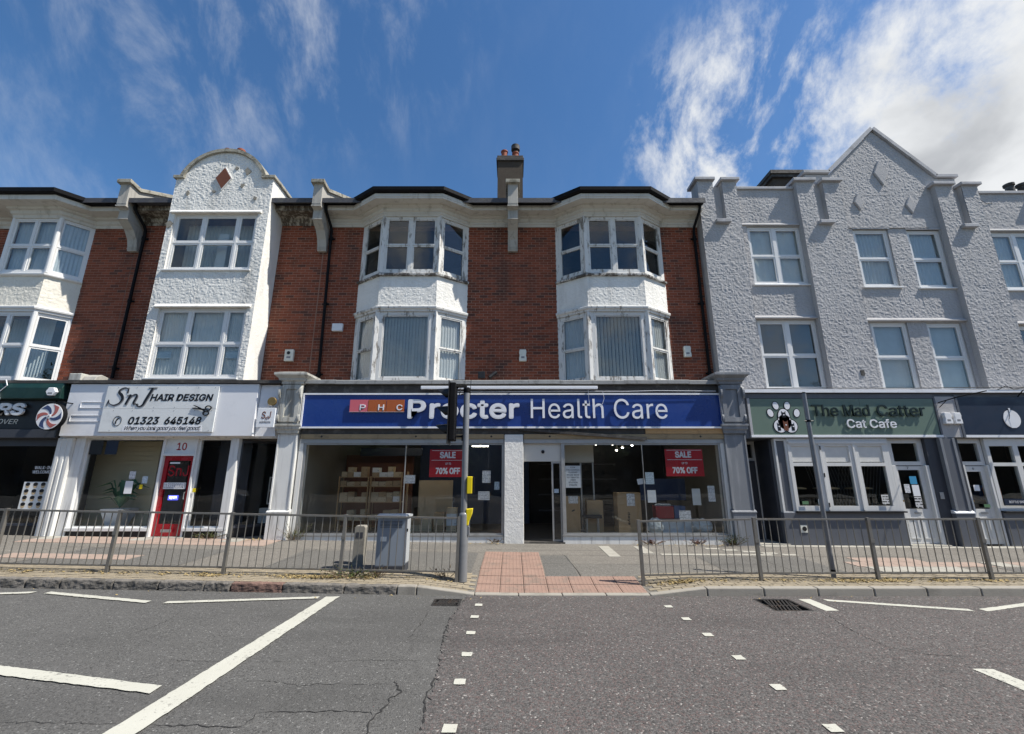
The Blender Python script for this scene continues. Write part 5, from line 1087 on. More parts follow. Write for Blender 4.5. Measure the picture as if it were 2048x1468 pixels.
for za, zb in ((4.235, 6.285), (7.515, 9.36)):
    for k in (1, 2): MB().tube([(P[k][0], YB + .03, za), (P[k][0], YB + .03, zb)], .06, 10).build('corner_post', m_upvc, B)
room(B, P[0][0] + .1, P[3][0] - .1, Y0 + .235, 4, 4.2, 6.7); room(B, P[0][0] + .1, P[3][0] - .1, Y0 + .235, 4, 7.35, 9.6)
EP = [(-17.9, Y0), (-15.86, Y0), (-15.36, YB), (-13.92, YB), (-13.40, Y0), (-12.13, Y0)]
MB().sweep([(-.05, 9.34), (.03, 9.34), (.05, 9.42), (.10, 9.46), (.12, 9.54), (.2, 9.57), (.22, 9.62), (.49, 9.66), (.51, 9.66), (.53, 9.80), (-.05, 9.88)], EP).build('eaves_cornice', m_eaves, B); MB().sweep([(.47, 9.81), (.60, 9.81), (.645, 9.85), (.655, 9.97), (.47, 9.97)], EP).build('gutter', m_gutter, B)
MB().prism([(.05, 9.96), (4.3, 12.15), (8.4, 9.96), (8.4, 9.8), (4.3, 11.98), (.05, 9.8)], 'x', -17.9, -12.01).build('roof', m_slate, B); hbox(B, 'rear_wall', m_brick, -17.88, -12.02, 8.0, 8.25, -.2, 9.9); hbox(B, 'upper_floor', m_room, -17.8, -12.1, Y0 + .24, 8.0, 6.85, 6.95); hbox(B, 'side_wall', m_brick, -18.1, -17.9, Y0, 8.2, -.2, 9.95)
hbox(B, 'shop_roof', m_dark_board, -17.9, -12.02, -.22, Y0 + .1, 4.06, 4.14)
o = MB().prism([(-.06, 3.62), (-.06, 4.05), (-.24, 4.05), (-.30, 3.92), (-.30, 3.62)], 'x', -17.9, -12.03).build('canopy_box', m_dgreen, B, bevel=.02)
hbox(B, 'fascia_backing', m_black, -17.9, -12.03, -.10, .1, 2.82, 3.62); hbox(B, 'shutter_box', m_slatedark, -17.9, -12.02, -.16, .1, 2.60, 2.82, bevel=.01)
window(B, (-17.8, .05), (-12.02, .05), .40, 2.60, [(.05, 2.0, .45, 2.4), (2.1, 3.8, .45, 2.4), (3.9, 5.70, .45, 2.4)], m_slatedark, .08, 0, glass=m_glass_shop); mb = MB(); base_box(mb, -17.8, -12.02, .0, .2, .40); mb.build('stall_riser', m_black, B)
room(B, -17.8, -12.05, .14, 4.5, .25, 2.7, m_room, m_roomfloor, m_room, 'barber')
# broken console stub and plaster scar above the salon fascia
o = thing('console_stub', 'broken stub of a pale stone console on the ledge above the barber sign end', 'console', (-11.9, 0, 4.15)); MB().box(-12.12, -11.78, -.12, .3, 4.15, 4.36).build('block', m_pilpale, o, bevel=.02); MB().prism([(-.10, 4.15), (.4, 4.15), (.4, 4.30), (.1, 4.36), (-.04, 4.28)], 'x', -11.78, -11.42).build('broken_side', m_stone, o, bevel=.015)
# ---------------------------------------------------------------- grey roughcast block on the right
G = thing('grey_roughcast_building', 'grey roughcast building with pointed gable, diamonds and notched pilaster tops', 'building', (12.1, 0, -.08))
YP, YW = .45, .62
PIL = [(5.97, 7.22, 10.87), (9.14, 10.53, 10.84), (13.60, 14.96, 10.70), (17.0, 18.3, 10.66)]
def gbox(nm, *b, mat=None, bevel=0): return hbox(G, nm, mat or m_rc_grey, *b, bevel=bevel)
for i, (a, b, zt) in enumerate(PIL):
    m = (a + b) / 2 + .02; s0, s1 = m - .15, m + .15; zl = zt - 1.45; L = b - a; rs = .016 if i < 3 else .05
    F = Frame((a, YP), (b, YP)); rough_sheet('pilaster_render', F, 0, L, 4.0, zt, [(s0 - a, s1 - a, zl, zt + .1)], m_rc_grey, G, amp=.0108, seed=60 + i, res=rs)
    rough_sheet('pilaster_side', Frame((a, YW + .3), (a, YP)), 0, .3 + YW - YP, 4.0, zt, [], m_rc_grey, G, amp=.007, seed=70 + i, res=.035); rough_sheet('pilaster_side', Frame((b, YP), (b, YW + .3)), 0, .3 + YW - YP, 4.0, zt, [], m_rc_grey, G, amp=.007, seed=80 + i, res=.035)
    mb = MB(); mb.box(a + .015, s0, YP + .02, YW + .3, 4.0, zt - .01); mb.box(s1, b - .015, YP + .02, YW + .3, 4.0, zt - .01); mb.box(s0, s1, YP + .02, YW + .3, 4.0, zl); mb.box(s0, s1, YP + .16, YW + .3, zl, zt - .12); mb.build('pilaster', m_rc_grey, G)
    gbox('cap', a - .10, s0 + .06, YP - .09, YW + .4, zt, zt + .10, mat=m_grey_smooth, bevel=.012); gbox('cap', s1 - .06, b + .09, YP - .09, YW + .4, zt - .01, zt + .09, mat=m_grey_smooth, bevel=.012)
    gbox('ledge', s0 - .08, s1 + .08, YP - .13, YP + .16, zl - .11, zl + .005, mat=m_grey_smooth, bevel=.015)
WIN = [[(7.46, 9.14, 7.33, 9.32), (7.36, 9.12, 4.02, 6.18)], [(10.80, 11.92, 7.25, 9.22), (12.50, 13.56, 7.22, 9.20), (10.74, 11.84, 3.99, 6.10), (12.42, 13.46, 3.97, 6.08)], [(15.02, 16.75, 7.15, 9.12), (14.98, 16.7, 3.92, 6.0)]]
SEC = [(7.22, 9.14, 10.66), (10.53, 13.60, 11.2), (14.96, 17.0, 10.5)]
AP = (12.14, 12.95); SHL, SHR = (9.62, 10.42, 11.26), (13.86, 14.50, 11.10)
for i, (a, b, zt) in enumerate(SEC):
    F = Frame((a, YW), (b, YW)); hl = [(w[0] - a, w[1] - a, w[2], w[3]) for w in WIN[i]]; hl2 = [(h[0] - .004, h[1] + .004, h[2] - .004, h[3] + .004) for h in hl]
    z1 = zt if i != 1 else 10.5
    rough_sheet('render', F, 0, b - a, 3.95, z1, hl, m_rc_grey, G, amp=.0108, seed=90 + i, res=.016 if i < 2 else .022)
    mb = MB(); holed(mb, Frame((a, YW + .02), (b, YW + .02)), 0, b - a, 3.9, z1, hl2, -.22, 0); finish(mb, 'wall', m_rc_grey, G)
    if i != 1:
        gbox('coping', a + .0, b, YW - .06, YW + .3, zt, zt + .09, mat=m_grey_smooth, bevel=.01)
    for w in WIN[i]:
        cu = [(.06, (w[1] - w[0]) / 2 - .05), ((w[1] - w[0]) / 2 + .05, w[1] - w[0] - .06)] if i != 1 else [(.07, w[1] - w[0] - .07)]
        tz = w[2] + (w[3] - w[2]) * .49
        window(G, (w[0], YW + .05), (w[1], YW + .05), w[2], w[3], [(p, q, z, zz) for p, q in cu for z, zz in ((w[2] + .07, tz - .015), (tz + .015, w[3] - .07))], m_upvc, .07, .05)
        gbox('window_sill', w[0] - .04, w[1] + .04, YW - .06, YW + .08, w[2] - .05, w[2] - .003, mat=m_upvc, bevel=.008)
        if w[2] > 7 and i == 1: gbox('lintel', w[0] - .04, w[1] + .04, YW - .03, YW + .05, w[3] + .004, w[3] + .035, mat=m_grey_smooth)
        room(G, w[0] - .3, w[1] + .3, YW + .245, 4, w[2] - .2, w[3] + .3)
    zl = max(w[3] for w in WIN[i] if w[2] < 7) + .02
    MB().prism([(YW + .01, zl + .13), (YW - .05, zl + .05), (YW - .10, zl + .03), (YW - .10, zl), (YW + .01, zl)], 'x', a + .01, b - .01).build('bell_cast', m_rc_grey, G)
    if i != 1:
        zl = WIN[i][0][3] + .03; MB().prism([(YW + .01, zl + .10), (YW - .05, zl + .03), (YW - .05, zl), (YW + .01, zl)], 'x', a + .01, b - .01).build('bell_cast', m_rc_grey, G)
# gable
def gtop(x):
    x = np.asarray(x); return np.where(x < SHL[1], SHL[2], np.where(x < AP[0], SHL[2] + (AP[1] - SHL[2]) * (x - SHL[1]) / (AP[0] - SHL[1]), np.where(x < SHR[0], AP[1] + (SHR[2] - AP[1]) * (x - AP[0]) / (SHR[0] - AP[0]), SHR[2])))
gx0, gx1 = SHL[0], SHR[1]
rough_sheet('gable_render', Frame((gx0, YW), (gx1, YW)), 0, gx1 - gx0, 10.45, 13.0, [], m_rc_grey, G, amp=.0108, seed=120, res=.016, inside=lambda u, z: (z < gtop(gx0 + u) - .02))
out = [(gx0, SHL[2]), (SHL[1], SHL[2]), AP, (SHR[0], SHR[2]), (gx1, SHR[2])]
MB().prism([(gx0 + .01, 10.4), (gx1 - .01, 10.4)] + [(x, z - .03) for x, z in reversed(out)], 'y', YW + .02, YW + .28).build('gable_wall', m_rc_grey, G)
for (xa, za), (xb, zb) in zip(out, out[1:]):
    L = math.hypot(xb - xa, zb - za); nx, nz = -(zb - za) / L * .10, (xb - xa) / L * .10; e = .0
    if za == zb: xa, xb = (xa - .07, xb) if xa == gx0 else (xa, xb + .07)
    MB().prism([(xa, za), (xb, zb), (xb + nx * .9, zb + .105), (xa + nx * .9, za + .105)], 'y', YW - .08, YW + .32).build('gable_coping', m_grey_smooth, G, bevel=.006)
for cx, cz, rx, rz in ((12.10, 11.27, .235, .48), (11.18, 10.19, .16, .32), (12.82, 10.07, .16, .32)):
    MB().prism([(cx - rx, cz), (cx, cz - rz), (cx + rx, cz), (cx, cz + rz)], 'y', YW - .06, YW + .01).build('diamond', m_rc_grey, G, bevel=.022, seg=1)
rough_sheet('raised_band', Frame((10.56, YW - .035), (13.25, YW - .035)), 0, 2.69, 9.26, 9.72, [], m_rc_grey, G, amp=.012, seed=131); gbox('raised_band_core', 10.56, 13.25, YW - .02, YW + .01, 9.26, 9.72)
gbox('roof', 6.0, 18.3, YW + .28, 8.2, 10.2, 10.35, mat=m_slate); gbox('rear_wall', 6.0, 18.3, 8.0, 8.2, -.3, 10.2); gbox('side_wall', 18.1, 18.3, YW, 8.2, -.3, 10.2); gbox('side_wall', 5.985, 6.16, YW + .25, 8.0, 4.0, 10.2); gbox('upper_floor', 6.2, 18.0, YW + .24, 8, 6.75, 6.85, mat=m_room)
c = gbox('chimney', 10.15, 11.3, 2.9, 3.7, 10.3, 12.85, mat=m_chimney); mb = MB().box(10.05, 11.4, 2.8, 3.8, 12.85, 12.97); mb.box(10.0, 11.45, 2.75, 3.85, 12.97, 13.12); mb.build('chimney_cap', m_dark_board, c)
c = gbox('chimney', 19.5, 20.5, 2.9, 3.7, 9.0, 12.1, mat=m_chimney); MB().box(19.4, 20.6, 2.8, 3.8, 12.1, 12.25).build('chimney_cap', m_dark_board, c)
for px in (19.75, 20.25): MB().lathe([(.17, 0), (.17, .06), (.14, .09), (.13, .5), (.17, .53), (.17, .62), (.12, .62)], (px, 3.3, 12.25), 16).build('chimney_pot', m_dark_board, c, smooth=True)
MB().tube([(14.9, YW - .01, 10.2), (15.1, YW - .03, 10.28), (15.3, YW - .02, 10.14), (15.5, YW - .01, 10.18)], .006, 5).build('loose_wire', m_black, G)
gbox('render_scar', 10.02, 10.12, YP - .022, YP, 4.42, 4.58, mat=m_dark_board)
# shop storey
gbox('shop_roof', 6.22, 18.3, -.08, YW + .2, 3.84, 3.93, mat=m_grey_smooth); gbox('shop_roof_edge', 6.22, 18.3, -.13, -.08, 3.82, 3.89, mat=m_trim)
gbox('fascia_backing', 6.22, 18.3, -.02, .10, 2.60, 3.83, mat=m_slategrey); gbox('fascia_rail', 6.25, 11.42, -.06, -.02, 3.67, 3.80, mat=m_slategrey)
gbox('alarm_panel', 11.45, 12.0, -.07, -.02, 2.62, 3.72, mat=m_rc_grey, bevel=.01); gbox('panel_edge', 11.98, 12.04, -.09, -.02, 2.62, 3.75, mat=m_slategrey)
pilaster(G, 5.60, 6.20, m_greypil)
def gbase(x0, x1, zt, y0, y1, mat, nm, bevel=.006): mb = MB(); base_box(mb, x0, x1, y0, y1, zt); return mb.build(nm, mat, G, bevel=bevel)
# recessed side doorway
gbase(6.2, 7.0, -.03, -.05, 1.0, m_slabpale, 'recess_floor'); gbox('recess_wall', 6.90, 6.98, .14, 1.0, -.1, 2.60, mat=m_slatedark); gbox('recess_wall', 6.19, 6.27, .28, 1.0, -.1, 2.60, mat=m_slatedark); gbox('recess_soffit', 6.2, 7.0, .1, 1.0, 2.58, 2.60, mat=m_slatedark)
d = window(G, (6.27, .85), (6.90, .85), -.05, 2.58, [(.06, .55, 2.12, 2.50)], m_cream_joinery, .08, 0, glass=m_glass, name='side_door_frame'); hbox(d, 'door_leaf', m_slatedark, 6.33, 6.83, .80, .84, -.03, 2.04)
# cafe bay window
window(G, (6.98, .02), (7.31, .02), .68, 2.60, [(.05, .27, .74, 2.54)], m_cream_joinery, .08, 0, glass=m_slategrey)
cols = [(7.40, 8.02), (8.28, 8.92), (9.17, 9.81)]; o = 7.31
window(G, (7.31, 0), (9.98, 0), .76, 2.60, [(a - o, b - o, z, w) for a, b in cols for z, w in ((.88, 1.88), (1.97, 2.40))], m_cream_joinery, .09, 0, glass=m_glass)
mb = MB()
for xx in (8.15, 9.045): mb.box(xx - .022, xx + .022, -.025, 0, .78, 2.5)
mb.box(7.33, 9.96, -.03, -.001, 2.46, 2.52); mb.build('window_bead', m_cream_joinery, G)
for xx, z in ((8.15, 2.3), (8.15, 1.6), (8.15, .86)): gbox('hinge', xx - .012, xx + .012, -.04, -.02, z, z + .1, mat=m_black)
gbox('window_sill', 7.28, 10.06, -.10, .1, .72, .758, mat=m_black, bevel=.006); gbase(6.95, 10.03, .718, -.02, .2, m_slategrey, 'stall_riser')
mb = MB(); base_box(mb, 6.98, 7.03, .1, .2, 2.6); mb.build('corner_post', m_cream_joinery, G)
v = gbox('air_vent', 7.32, 7.50, -.035, -.02, .24, .42, mat=m_alarm); MB().lathe([(.055, 0), (.055, .012)], (7.41, -.045, .33), 14, 'y').build('vent_hole', m_black, v)
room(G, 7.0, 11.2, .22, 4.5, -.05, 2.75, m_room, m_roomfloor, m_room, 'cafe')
# cafe door
window(G, (10.06, .10), (10.98, .10), 1.90, 2.60, [(.10, .78, 2.0, 2.48)], m_cream_joinery, .09, 0, glass=m_glass, name='fanlight')
for a in (10.0, 10.88): gbase(a, a + .10, 1.90, .02, .16, m_cream_joinery, 'door_post')
def panel_door(x0, x1, y, zb, zt, gl, mat):
    d = window(G, (x0, y), (x1, y), zb, zt, [gl], mat, .05, 0, glass=m_glass, name='door'); w = x1 - x0; mid = (x0 + x1) / 2
    for a, b in ((x0 + .08, mid - .04), (mid + .04, x1 - .08)):
        mb = MB(); holed(mb, Frame((a, y - .004), (b, y - .004)), 0, b - a, zb + .12, gl[2] - .22, [(.025, b - a - .025, zb + .145, gl[2] - .245)], 0, .012); finish(mb, 'door_panel', mat, d)
    hbox(d, 'letter_box', m_alu, mid - .09, mid + .09, y - .012, y, gl[2] - .12, gl[2] - .07, bevel=.003); MB().tube([(x0 + .05, y, 1.0), (x0 + .05, y - .04, 1.0)], .022, 10).build('door_knob', m_brass, d)
    return d
d = panel_door(10.10, 10.88, .10, base_z(10.5) + .03, 1.88, (.10, .66, .80, 1.78), m_cream_joinery); text(d, 'house_number', '7', 10.44, 10.49, 1.80, 1.865, .098, m_ink, .003)
gbase(10.0, 11.0, base_z(10.5) + .02, -.1, .14, m_slabpale, 'door_step')
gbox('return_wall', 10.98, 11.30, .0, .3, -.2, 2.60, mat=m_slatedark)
b = gbox('entry_buzzer', 11.06, 11.16, -.02, -.002, 1.05, 1.22, mat=m_alu, bevel=.004)
gbase(11.26, 11.74, .70, -.11, .3, m_slategrey, 'pilaster_plinth', .012); gbox('pilaster_shaft', 11.31, 11.69, -.08, .3, .70, 2.62, mat=m_slategrey, bevel=.006)
mb = MB(); mb.box(11.30, 11.37, -.10, .2, .76, 2.60); mb.box(11.63, 11.70, -.10, .2, .76, 2.60); mb.build('pilaster_edge', m_greypil, G, bevel=.004); MB().prism([(-.125, .70), (-.125, .73), (-.05, .78), (.2, .78), (.2, .70)], 'x', 11.25, 11.75).build('pilaster_moulding', m_trim, G)
# bottle shop
gbase(11.74, 11.86, 2.6, .0, .25, m_slatedark, 'return_wall')
window(G, (11.86, .10), (12.56, .10), 1.90, 2.60, [(.08, .60, 2.0, 2.48)], m_cream_joinery, .09, 0, glass=m_glass, name='fanlight')
d = panel_door(11.92, 12.50, .10, base_z(12) + .03, 1.88, (.08, .46, .80, 1.74), m_cream_joinery); text(d, 'house_number', '6', 12.17, 12.22, 1.79, 1.85, .098, m_ink, .003)
for a in (11.86, 12.50): gbase(a, a + .06, 1.90, .02, .16, m_cream_joinery, 'door_post')
window(G, (12.58, .02), (18.2, .02), .76, 2.60, [(a, a + .62, z, w) for a in (.10, .86, 1.62, 2.38, 3.14, 3.9, 4.66) for z, w in ((.88, 1.88), (1.97, 2.40))], m_cream_joinery, .09, 0, glass=m_glass)
gbox('window_sill', 12.56, 18.2, -.10, .1, .72, .758, mat=m_black, bevel=.006); gbase(12.58, 18.2, .718, -.02, .2, m_slategrey, 'stall_riser')
room(G, 11.75, 18.1, .22, 4.5, -.1, 2.75, m_room, m_roomfloor, m_room, 'bottle_shop'); gbase(6.2, 18.2, base_z(12) + .0, -.035, .0, m_slabpale, 'plinth_strip')
# ---------------------------------------------------------------- shop signs
t = thing('shop_fascia_sign', 'long blue fascia sign with raised white lettering and three coloured tiles', 'sign', (0, -.1, 2.86))
hbox(t, 'panel', m_blue, -5.60, 5.60, -.115, -.052, 2.885, 3.775); mb = MB()
holed(mb, Frame((-5.64, -.14), (5.64, -.14)), 0, 11.28, 2.855, 3.80, [(.045, 11.235, 2.90, 3.757)], -.085, 0); finish(mb, 'trim', m_trim, t)
for body, x0, x1, z0, z1, bold in (('P', -2.78, -2.30, 3.105, 3.62, .05), ('rocter', -2.20, .20, 3.095, 3.60, .05), ('Health', .50, 2.44, 3.11, 3.635, 0), ('Care', 2.72, 4.14, 3.10, 3.635, 0)): text(t, 'lettering', body, x0, x1, z0, z1, -.165, m_letter, .03, bold, spacing=1.02)
for i, (x0, ch, mt) in enumerate(((-4.34, 'P', m_pink), (-3.85, 'H', m_orange), (-3.36, 'C', m_orange))):
    o = hbox(t, 'tile', mt, x0, x0 + .475, -.172, -.145, 3.29, 3.615); text(o, 'tile_letter', ch, x0 + .27, x0 + .43, 3.325, 3.485, -.173, m_letter, .008, .03)
    MB().box(x0 - .006, x0 + .481, -.1725, -.146, 3.284, 3.289).build('tile_edge', m_trim, o)
t = thing('awning_pole', 'long white awning rail lying above the blue fascia sign', 'rail', (0, -.25, 3.9)); MB().box(-2.45, 2.30, -.26, -.20, 3.89, 3.975).build('rail', m_trim, t, bevel=.01)
for x in (-2.2, 0, 2.1): hbox(t, 'bracket', m_dark_board, x - .02, x + .02, -.20, -.05, 3.90, 3.95)
MB().tube([(2.05, -.2, 3.88), (2.06, -.2, 3.6), (2.08, -.19, 3.44)], .006, 5).build('cord', m_trim, t); MB().tube([(2.44, -.2, 3.82), (2.47, -.2, 3.65), (2.42, -.2, 3.5), (2.25, -.19, 3.42)], .006, 5).build('cord', m_trim, t)
t = thing('salon_fascia_sign', 'pale fascia sign of the hair salon with black lettering and scissors', 'sign', (-9.4, -.2, 2.64))
hbox(t, 'panel', m_hairsign, -11.88, -6.82, -.22, -.062, 2.645, 4.035, bevel=.006); hbox(t, 'side_panel', m_hairsign, -6.80, -6.28, -.12, -.062, 2.645, 4.03)
bd = hbox(t, 'board', m_hairboard, -10.84, -7.85, -.262, -.23, 3.36, 3.97); hbox(t, 'board', m_hairboard, -10.84, -7.85, -.262, -.23, 2.75, 3.355)
for x in (-10.55, -10.05, -9.5, -8.95, -8.4, -7.95):
    for z in (3.40, 3.31, 3.93, 2.79): MB().lathe([(.008, 0), (.008, .006)], (x, -.268, z), 8, 'y').build('screw', m_inkgrey, t)
yb = -.263
text(t, 'lettering', 'HAIR DESIGN', -9.64, -7.97, 3.565, 3.755, yb, m_ink, .006, .045, .15); text(t, 'lettering', '01323  645148', -10.10, -8.18, 2.94, 3.145, yb, m_ink, .006, .045, .18); hbox(t, 'tagline_strip', m_hairsign, -10.22, -8.14, -.266, -.262, 2.755, 2.91); text(t, 'lettering', 'When you look good you feel good!,', -10.16, -8.17, 2.77, 2.90, -.267, m_ink, .003, .0, .45, .9)
def pen(pts, ws, mat, y=yb, e=.008, nm='lettering'):
    P = []; Wd = []; n = 8; k = len(pts)   # Catmull-Rom through the points
    for i in range(k - 1):
        p0, p1, p2, p3 = [Vector(pts[max(0, min(k - 1, j))]) for j in (i - 1, i, i + 1, i + 2)]
        for q in range(n):
            s = q / n; P.append(.5 * ((2 * p1) + (p2 - p0) * s + (2 * p0 - 5 * p1 + 4 * p2 - p3) * s * s + (3 * p1 - p0 - 3 * p2 + p3) * s ** 3)); Wd.append(ws[i] + (ws[i + 1] - ws[i]) * s)
    P.append(Vector(pts[-1])); Wd.append(ws[-1]); return MB().stroke([(p.x, p.y) for p in P], Wd, y - e, y).build(nm, mat, t)
for ox, oz, mt, yy in ((.018, -.018, m_inkgrey, yb + .001), (0, 0, m_ink, yb - .003)):   # the three slanted initials with their drop shadow
    def q(l): return [(x + ox, z + oz) for x, z in l]
    pen(q([(-10.27, 3.80), (-10.275, 3.88), (-10.36, 3.925), (-10.47, 3.88), (-10.50, 3.80), (-10.42, 3.72), (-10.38, 3.62), (-10.44, 3.51), (-10.58, 3.455), (-10.70, 3.50), (-10.74, 3.58)]), [.012, .014, .018, .03, .062, .075, .062, .03, .018, .014, .012], mt, yy); pen(q([(-10.265, 3.93), (-10.285, 3.78)]), [.012, .012], mt, yy); pen(q([(-10.77, 3.44), (-10.735, 3.60)]), [.012, .012], mt, yy)
    pen(q([(-10.28, 3.70), (-10.20, 3.73), (-10.17, 3.725)]), [.01, .012, .02], mt, yy); pen(q([(-10.175, 3.74), (-10.27, 3.47)]), [.05, .05], mt, yy); pen(q([(-10.22, 3.62), (-10.12, 3.72), (-10.03, 3.74), (-10.01, 3.68), (-10.06, 3.53), (-10.05, 3.48), (-9.99, 3.50)]), [.01, .018, .03, .05, .05, .025, .01], mt, yy)
    pen(q([(-9.62, 3.91), (-9.75, 3.60), (-9.80, 3.47), (-9.88, 3.42), (-9.95, 3.44), (-9.96, 3.49)]), [.065, .065, .05, .02, .03, .05], mt, yy); pen(q([(-9.74, 3.92), (-9.52, 3.92)]), [.014, .014], mt, yy)
pen([(-8.46, 3.375), (-8.25, 3.345), (-8.13, 3.335)], [.015, .04, .03], m_ink, yb - .012, .02, 'scissors'); pen([(-8.44, 3.45), (-8.26, 3.37), (-8.13, 3.295)], [.012, .035, .03], m_ink, yb - .012, .02, 'scissors')
for cx, cz in ((-8.04, 3.375), (-8.08, 3.235)): pen([(cx + .075 * math.cos(a), cz + .055 * math.sin(a)) for a in [i * math.pi / 6 for i in range(13)]], [.024] * 13, m_ink, yb - .012, .02, 'scissors')
pen([(-10.39 + .105 * math.cos(a), 3.035 + .125 * math.sin(a)) for a in [i * math.pi / 8 for i in range(17)]], [.010] * 17, m_ink, nm='phone_ring'); pen([(-10.345, 3.115), (-10.39, 3.09), (-10.42, 3.03), (-10.425, 2.96)], [.03, .028, .028, .03], m_ink, nm='phone_handset')
for z0, x0, x1 in ((3.38, -11.50, -10.90), (3.02, -11.70, -10.90)):
    mb = MB(); holed(mb, Frame((x0, -.222), (x1, -.222)), 0, x1 - x0, z0, z0 + .17, [(.012, x1 - x0, z0 + .012, z0 + .158)], 0, .012); finish(mb, 'empty_fixing', m_hairsign, t)
t = thing('hanging_salon_sign', 'small square white sign with red initials hanging beside the salon fascia', 'sign', (-6.35, -.45, 2.85)); hbox(t, 'panel', m_paperw, -6.58, -6.12, -.52, -.48, 2.84, 3.34, bevel=.006)
text(t, 'lettering', 'S', -6.46, -6.36, 3.06, 3.25, -.522, m_brown, .004, .02, .1); text(t, 'lettering', 'n', -6.355, -6.31, 3.03, 3.10, -.522, m_brown, .004, .01); text(t, 'lettering', 'J', -6.30, -6.22, 3.06, 3.25, -.522, m_brown, .004, .02, .1); text(t, 'lettering', 'HAIR DESIGN', -6.49, -6.21, 2.95, 3.0, -.522, m_inkgrey, .003)
MB().tube([(-6.35, -.5, 3.34), (-6.35, -.5, 3.42), (-6.35, -.06, 3.42)], .012, 8).build('bracket', m_inkgrey, t)
t = thing('round_brass_lamp', 'round brass disc lamp on the salon fascia above the small sign', 'lamp', (-6.42, -.2, 3.5)); MB().lathe([(.11, 0), (.12, .02), (.12, .05), (.10, .06)], (-6.38, -.30, 3.55), 20, 'y').build('disc', m_brass, t, smooth=True); MB().tube([(-6.38, -.25, 3.55), (-6.38, -.1, 3.55)], .02, 8).build('arm', m_brass, t)
t = thing('barber_fascia_sign', 'black fascia sign with pale raised letters at the far left edge', 'sign', (-13.6, -.12, 2.9)); hbox(t, 'panel', m_black, -17.8, -12.30, -.125, -.102, 2.84, 3.60)
text(t, 'lettering', 'ERS', -14.02, -12.98, 3.19, 3.52, -.17, m_alarmw, .05, .07, .1); text(t, 'lettering', 'L  OVER', -13.92, -13.16, 2.97, 3.10, -.127, m_alarm, .004, .0, .2)
t = thing('barber_disc_sign', 'round barber sign with red, white and blue swirl', 'sign', (-11.95, -.45, 2.8)); DX, DZ, DY = -11.95, 3.12, -.50
MB().lathe([(.36, .0), (.36, .10), (.34, .12)], (DX, DY, DZ), 32, 'y').build('case', m_gutter, t, smooth=True); MB().lathe([(.335, 0), (.335, .01)], (DX, DY - .011, DZ), 32, 'y').build('face', m_alarmw, t)
for k in range(6):
    a0 = k * math.pi / 3; inn = []; outp = []
    for q in range(9):
        r = .06 + .255 * q / 8; sw_ = q / 8 * .9
        inn.append((DX + r * math.cos(a0 + sw_), DZ + r * math.sin(a0 + sw_))); outp.append((DX + r * math.cos(a0 + .52 + sw_), DZ + r * math.sin(a0 + .52 + sw_)))
    MB().prism(inn + outp[::-1], 'y', DY - .016, DY - .0115).build('swirl', m_bluebarb if k % 2 else m_redbarb, t)
MB().lathe([(.055, 0), (.055, .012)], (DX, DY - .026, DZ), 16, 'y').build('hub', m_alarmw, t); MB().lathe([(.022, 0), (.022, .008)], (DX, DY - .034, DZ), 12, 'y').build('hub_ring', m_inkgrey, t)
MB().tube([(DX - .3, -.1, DZ + .4), (DX - .3, DY + .05, DZ + .4), (DX, DY + .05, DZ + .36)], .016, 8).build('bracket', m_gutter, t); MB().tube([(DX + .25, -.1, DZ + .38), (DX + .2, DY + .05, DZ + .38), (DX, DY + .05, DZ + .36)], .016, 8).build('bracket', m_gutter, t)
t = thing('cafe_fascia_sign', 'sage green cafe sign with a paw logo and dark raised lettering', 'sign', (8.9, -.05, 2.68)); hbox(t, 'panel', m_sage, 6.43, 9.40, -.055, -.022, 2.69, 3.66); hbox(t, 'panel', m_sage, 9.406, 11.40, -.055, -.022, 2.69, 3.66)
hbox(t, 'bottom_trim', m_trim, 6.36, 11.46, -.075, -.02, 2.62, 2.685, bevel=.006); hbox(t, 'side_trim', m_grey_smooth, 6.36, 6.425, -.07, -.02, 2.688, 3.67); hbox(t, 'side_trim', m_slategrey, 11.41, 11.46, -.07, -.02, 2.688, 3.67)
for b, x0, x1 in (('The', 8.06, 8.76), ('Mad', 8.90, 9.60), ('Catter', 9.80, 11.09)): text(t, 'lettering', b, x0, x1, 3.18, 3.49, -.085, m_dkgreen, .025, .022)
for b, x0, x1 in (('Cat', 8.93, 9.44), ('Cafe', 9.54, 10.25)): text(t, 'lettering', b, x0, x1, 2.865, 3.10, -.085, m_letter, .02, .018)
pc = 7.30
def lobes(s, y0, y1, mat, nm):
    for cx, cz, rx, rz in ((pc, 3.18, .15, .20), (pc - .13, 2.92, .17, .17), (pc + .15, 2.92, .17, .17), (pc, 3.03, .18, .20)): MB().disc(cx, cz, rx + s, rz + s, y0, y1, 28).build(nm, mat, t)
lobes(.022, -.064, -.056, m_ink, 'paw_outline'); lobes(0, -.068, -.0645, m_letter, 'paw_pad')
for cx, cz, rot in ((7.12, 3.47, .25), (7.43, 3.47, -.1), (6.95, 3.27, .35), (7.66, 3.27, -.2)): MB().disc(cx, cz, .095, .125, -.062, -.056, 24, rot).build('paw_outline', m_ink, t); MB().disc(cx, cz, .075, .105, -.067, -.0625, 24, rot).build('paw_toe', m_letter, t)
def cat_shape(cx, z0, z1, w, mat): return MB().prism([(cx - w, z0), (cx + w, z0), (cx + w, z1 - .05), (cx + w, z1), (cx + w * .45, z1 - .045), (cx - w * .45, z1 - .045), (cx - w, z1), (cx - w, z1 - .05)], 'y', -.072, -.0685).build('paw_cat', mat, t)
cat_shape(pc - .0, 3.15, 3.33, .055, m_ink); cat_shape(pc + .015, 2.80, 3.08, .062, m_brown); cat_shape(pc - .17, 2.80, 3.02, .04, m_ink); cat_shape(pc + .20, 2.80, 3.02, .04, m_ink)
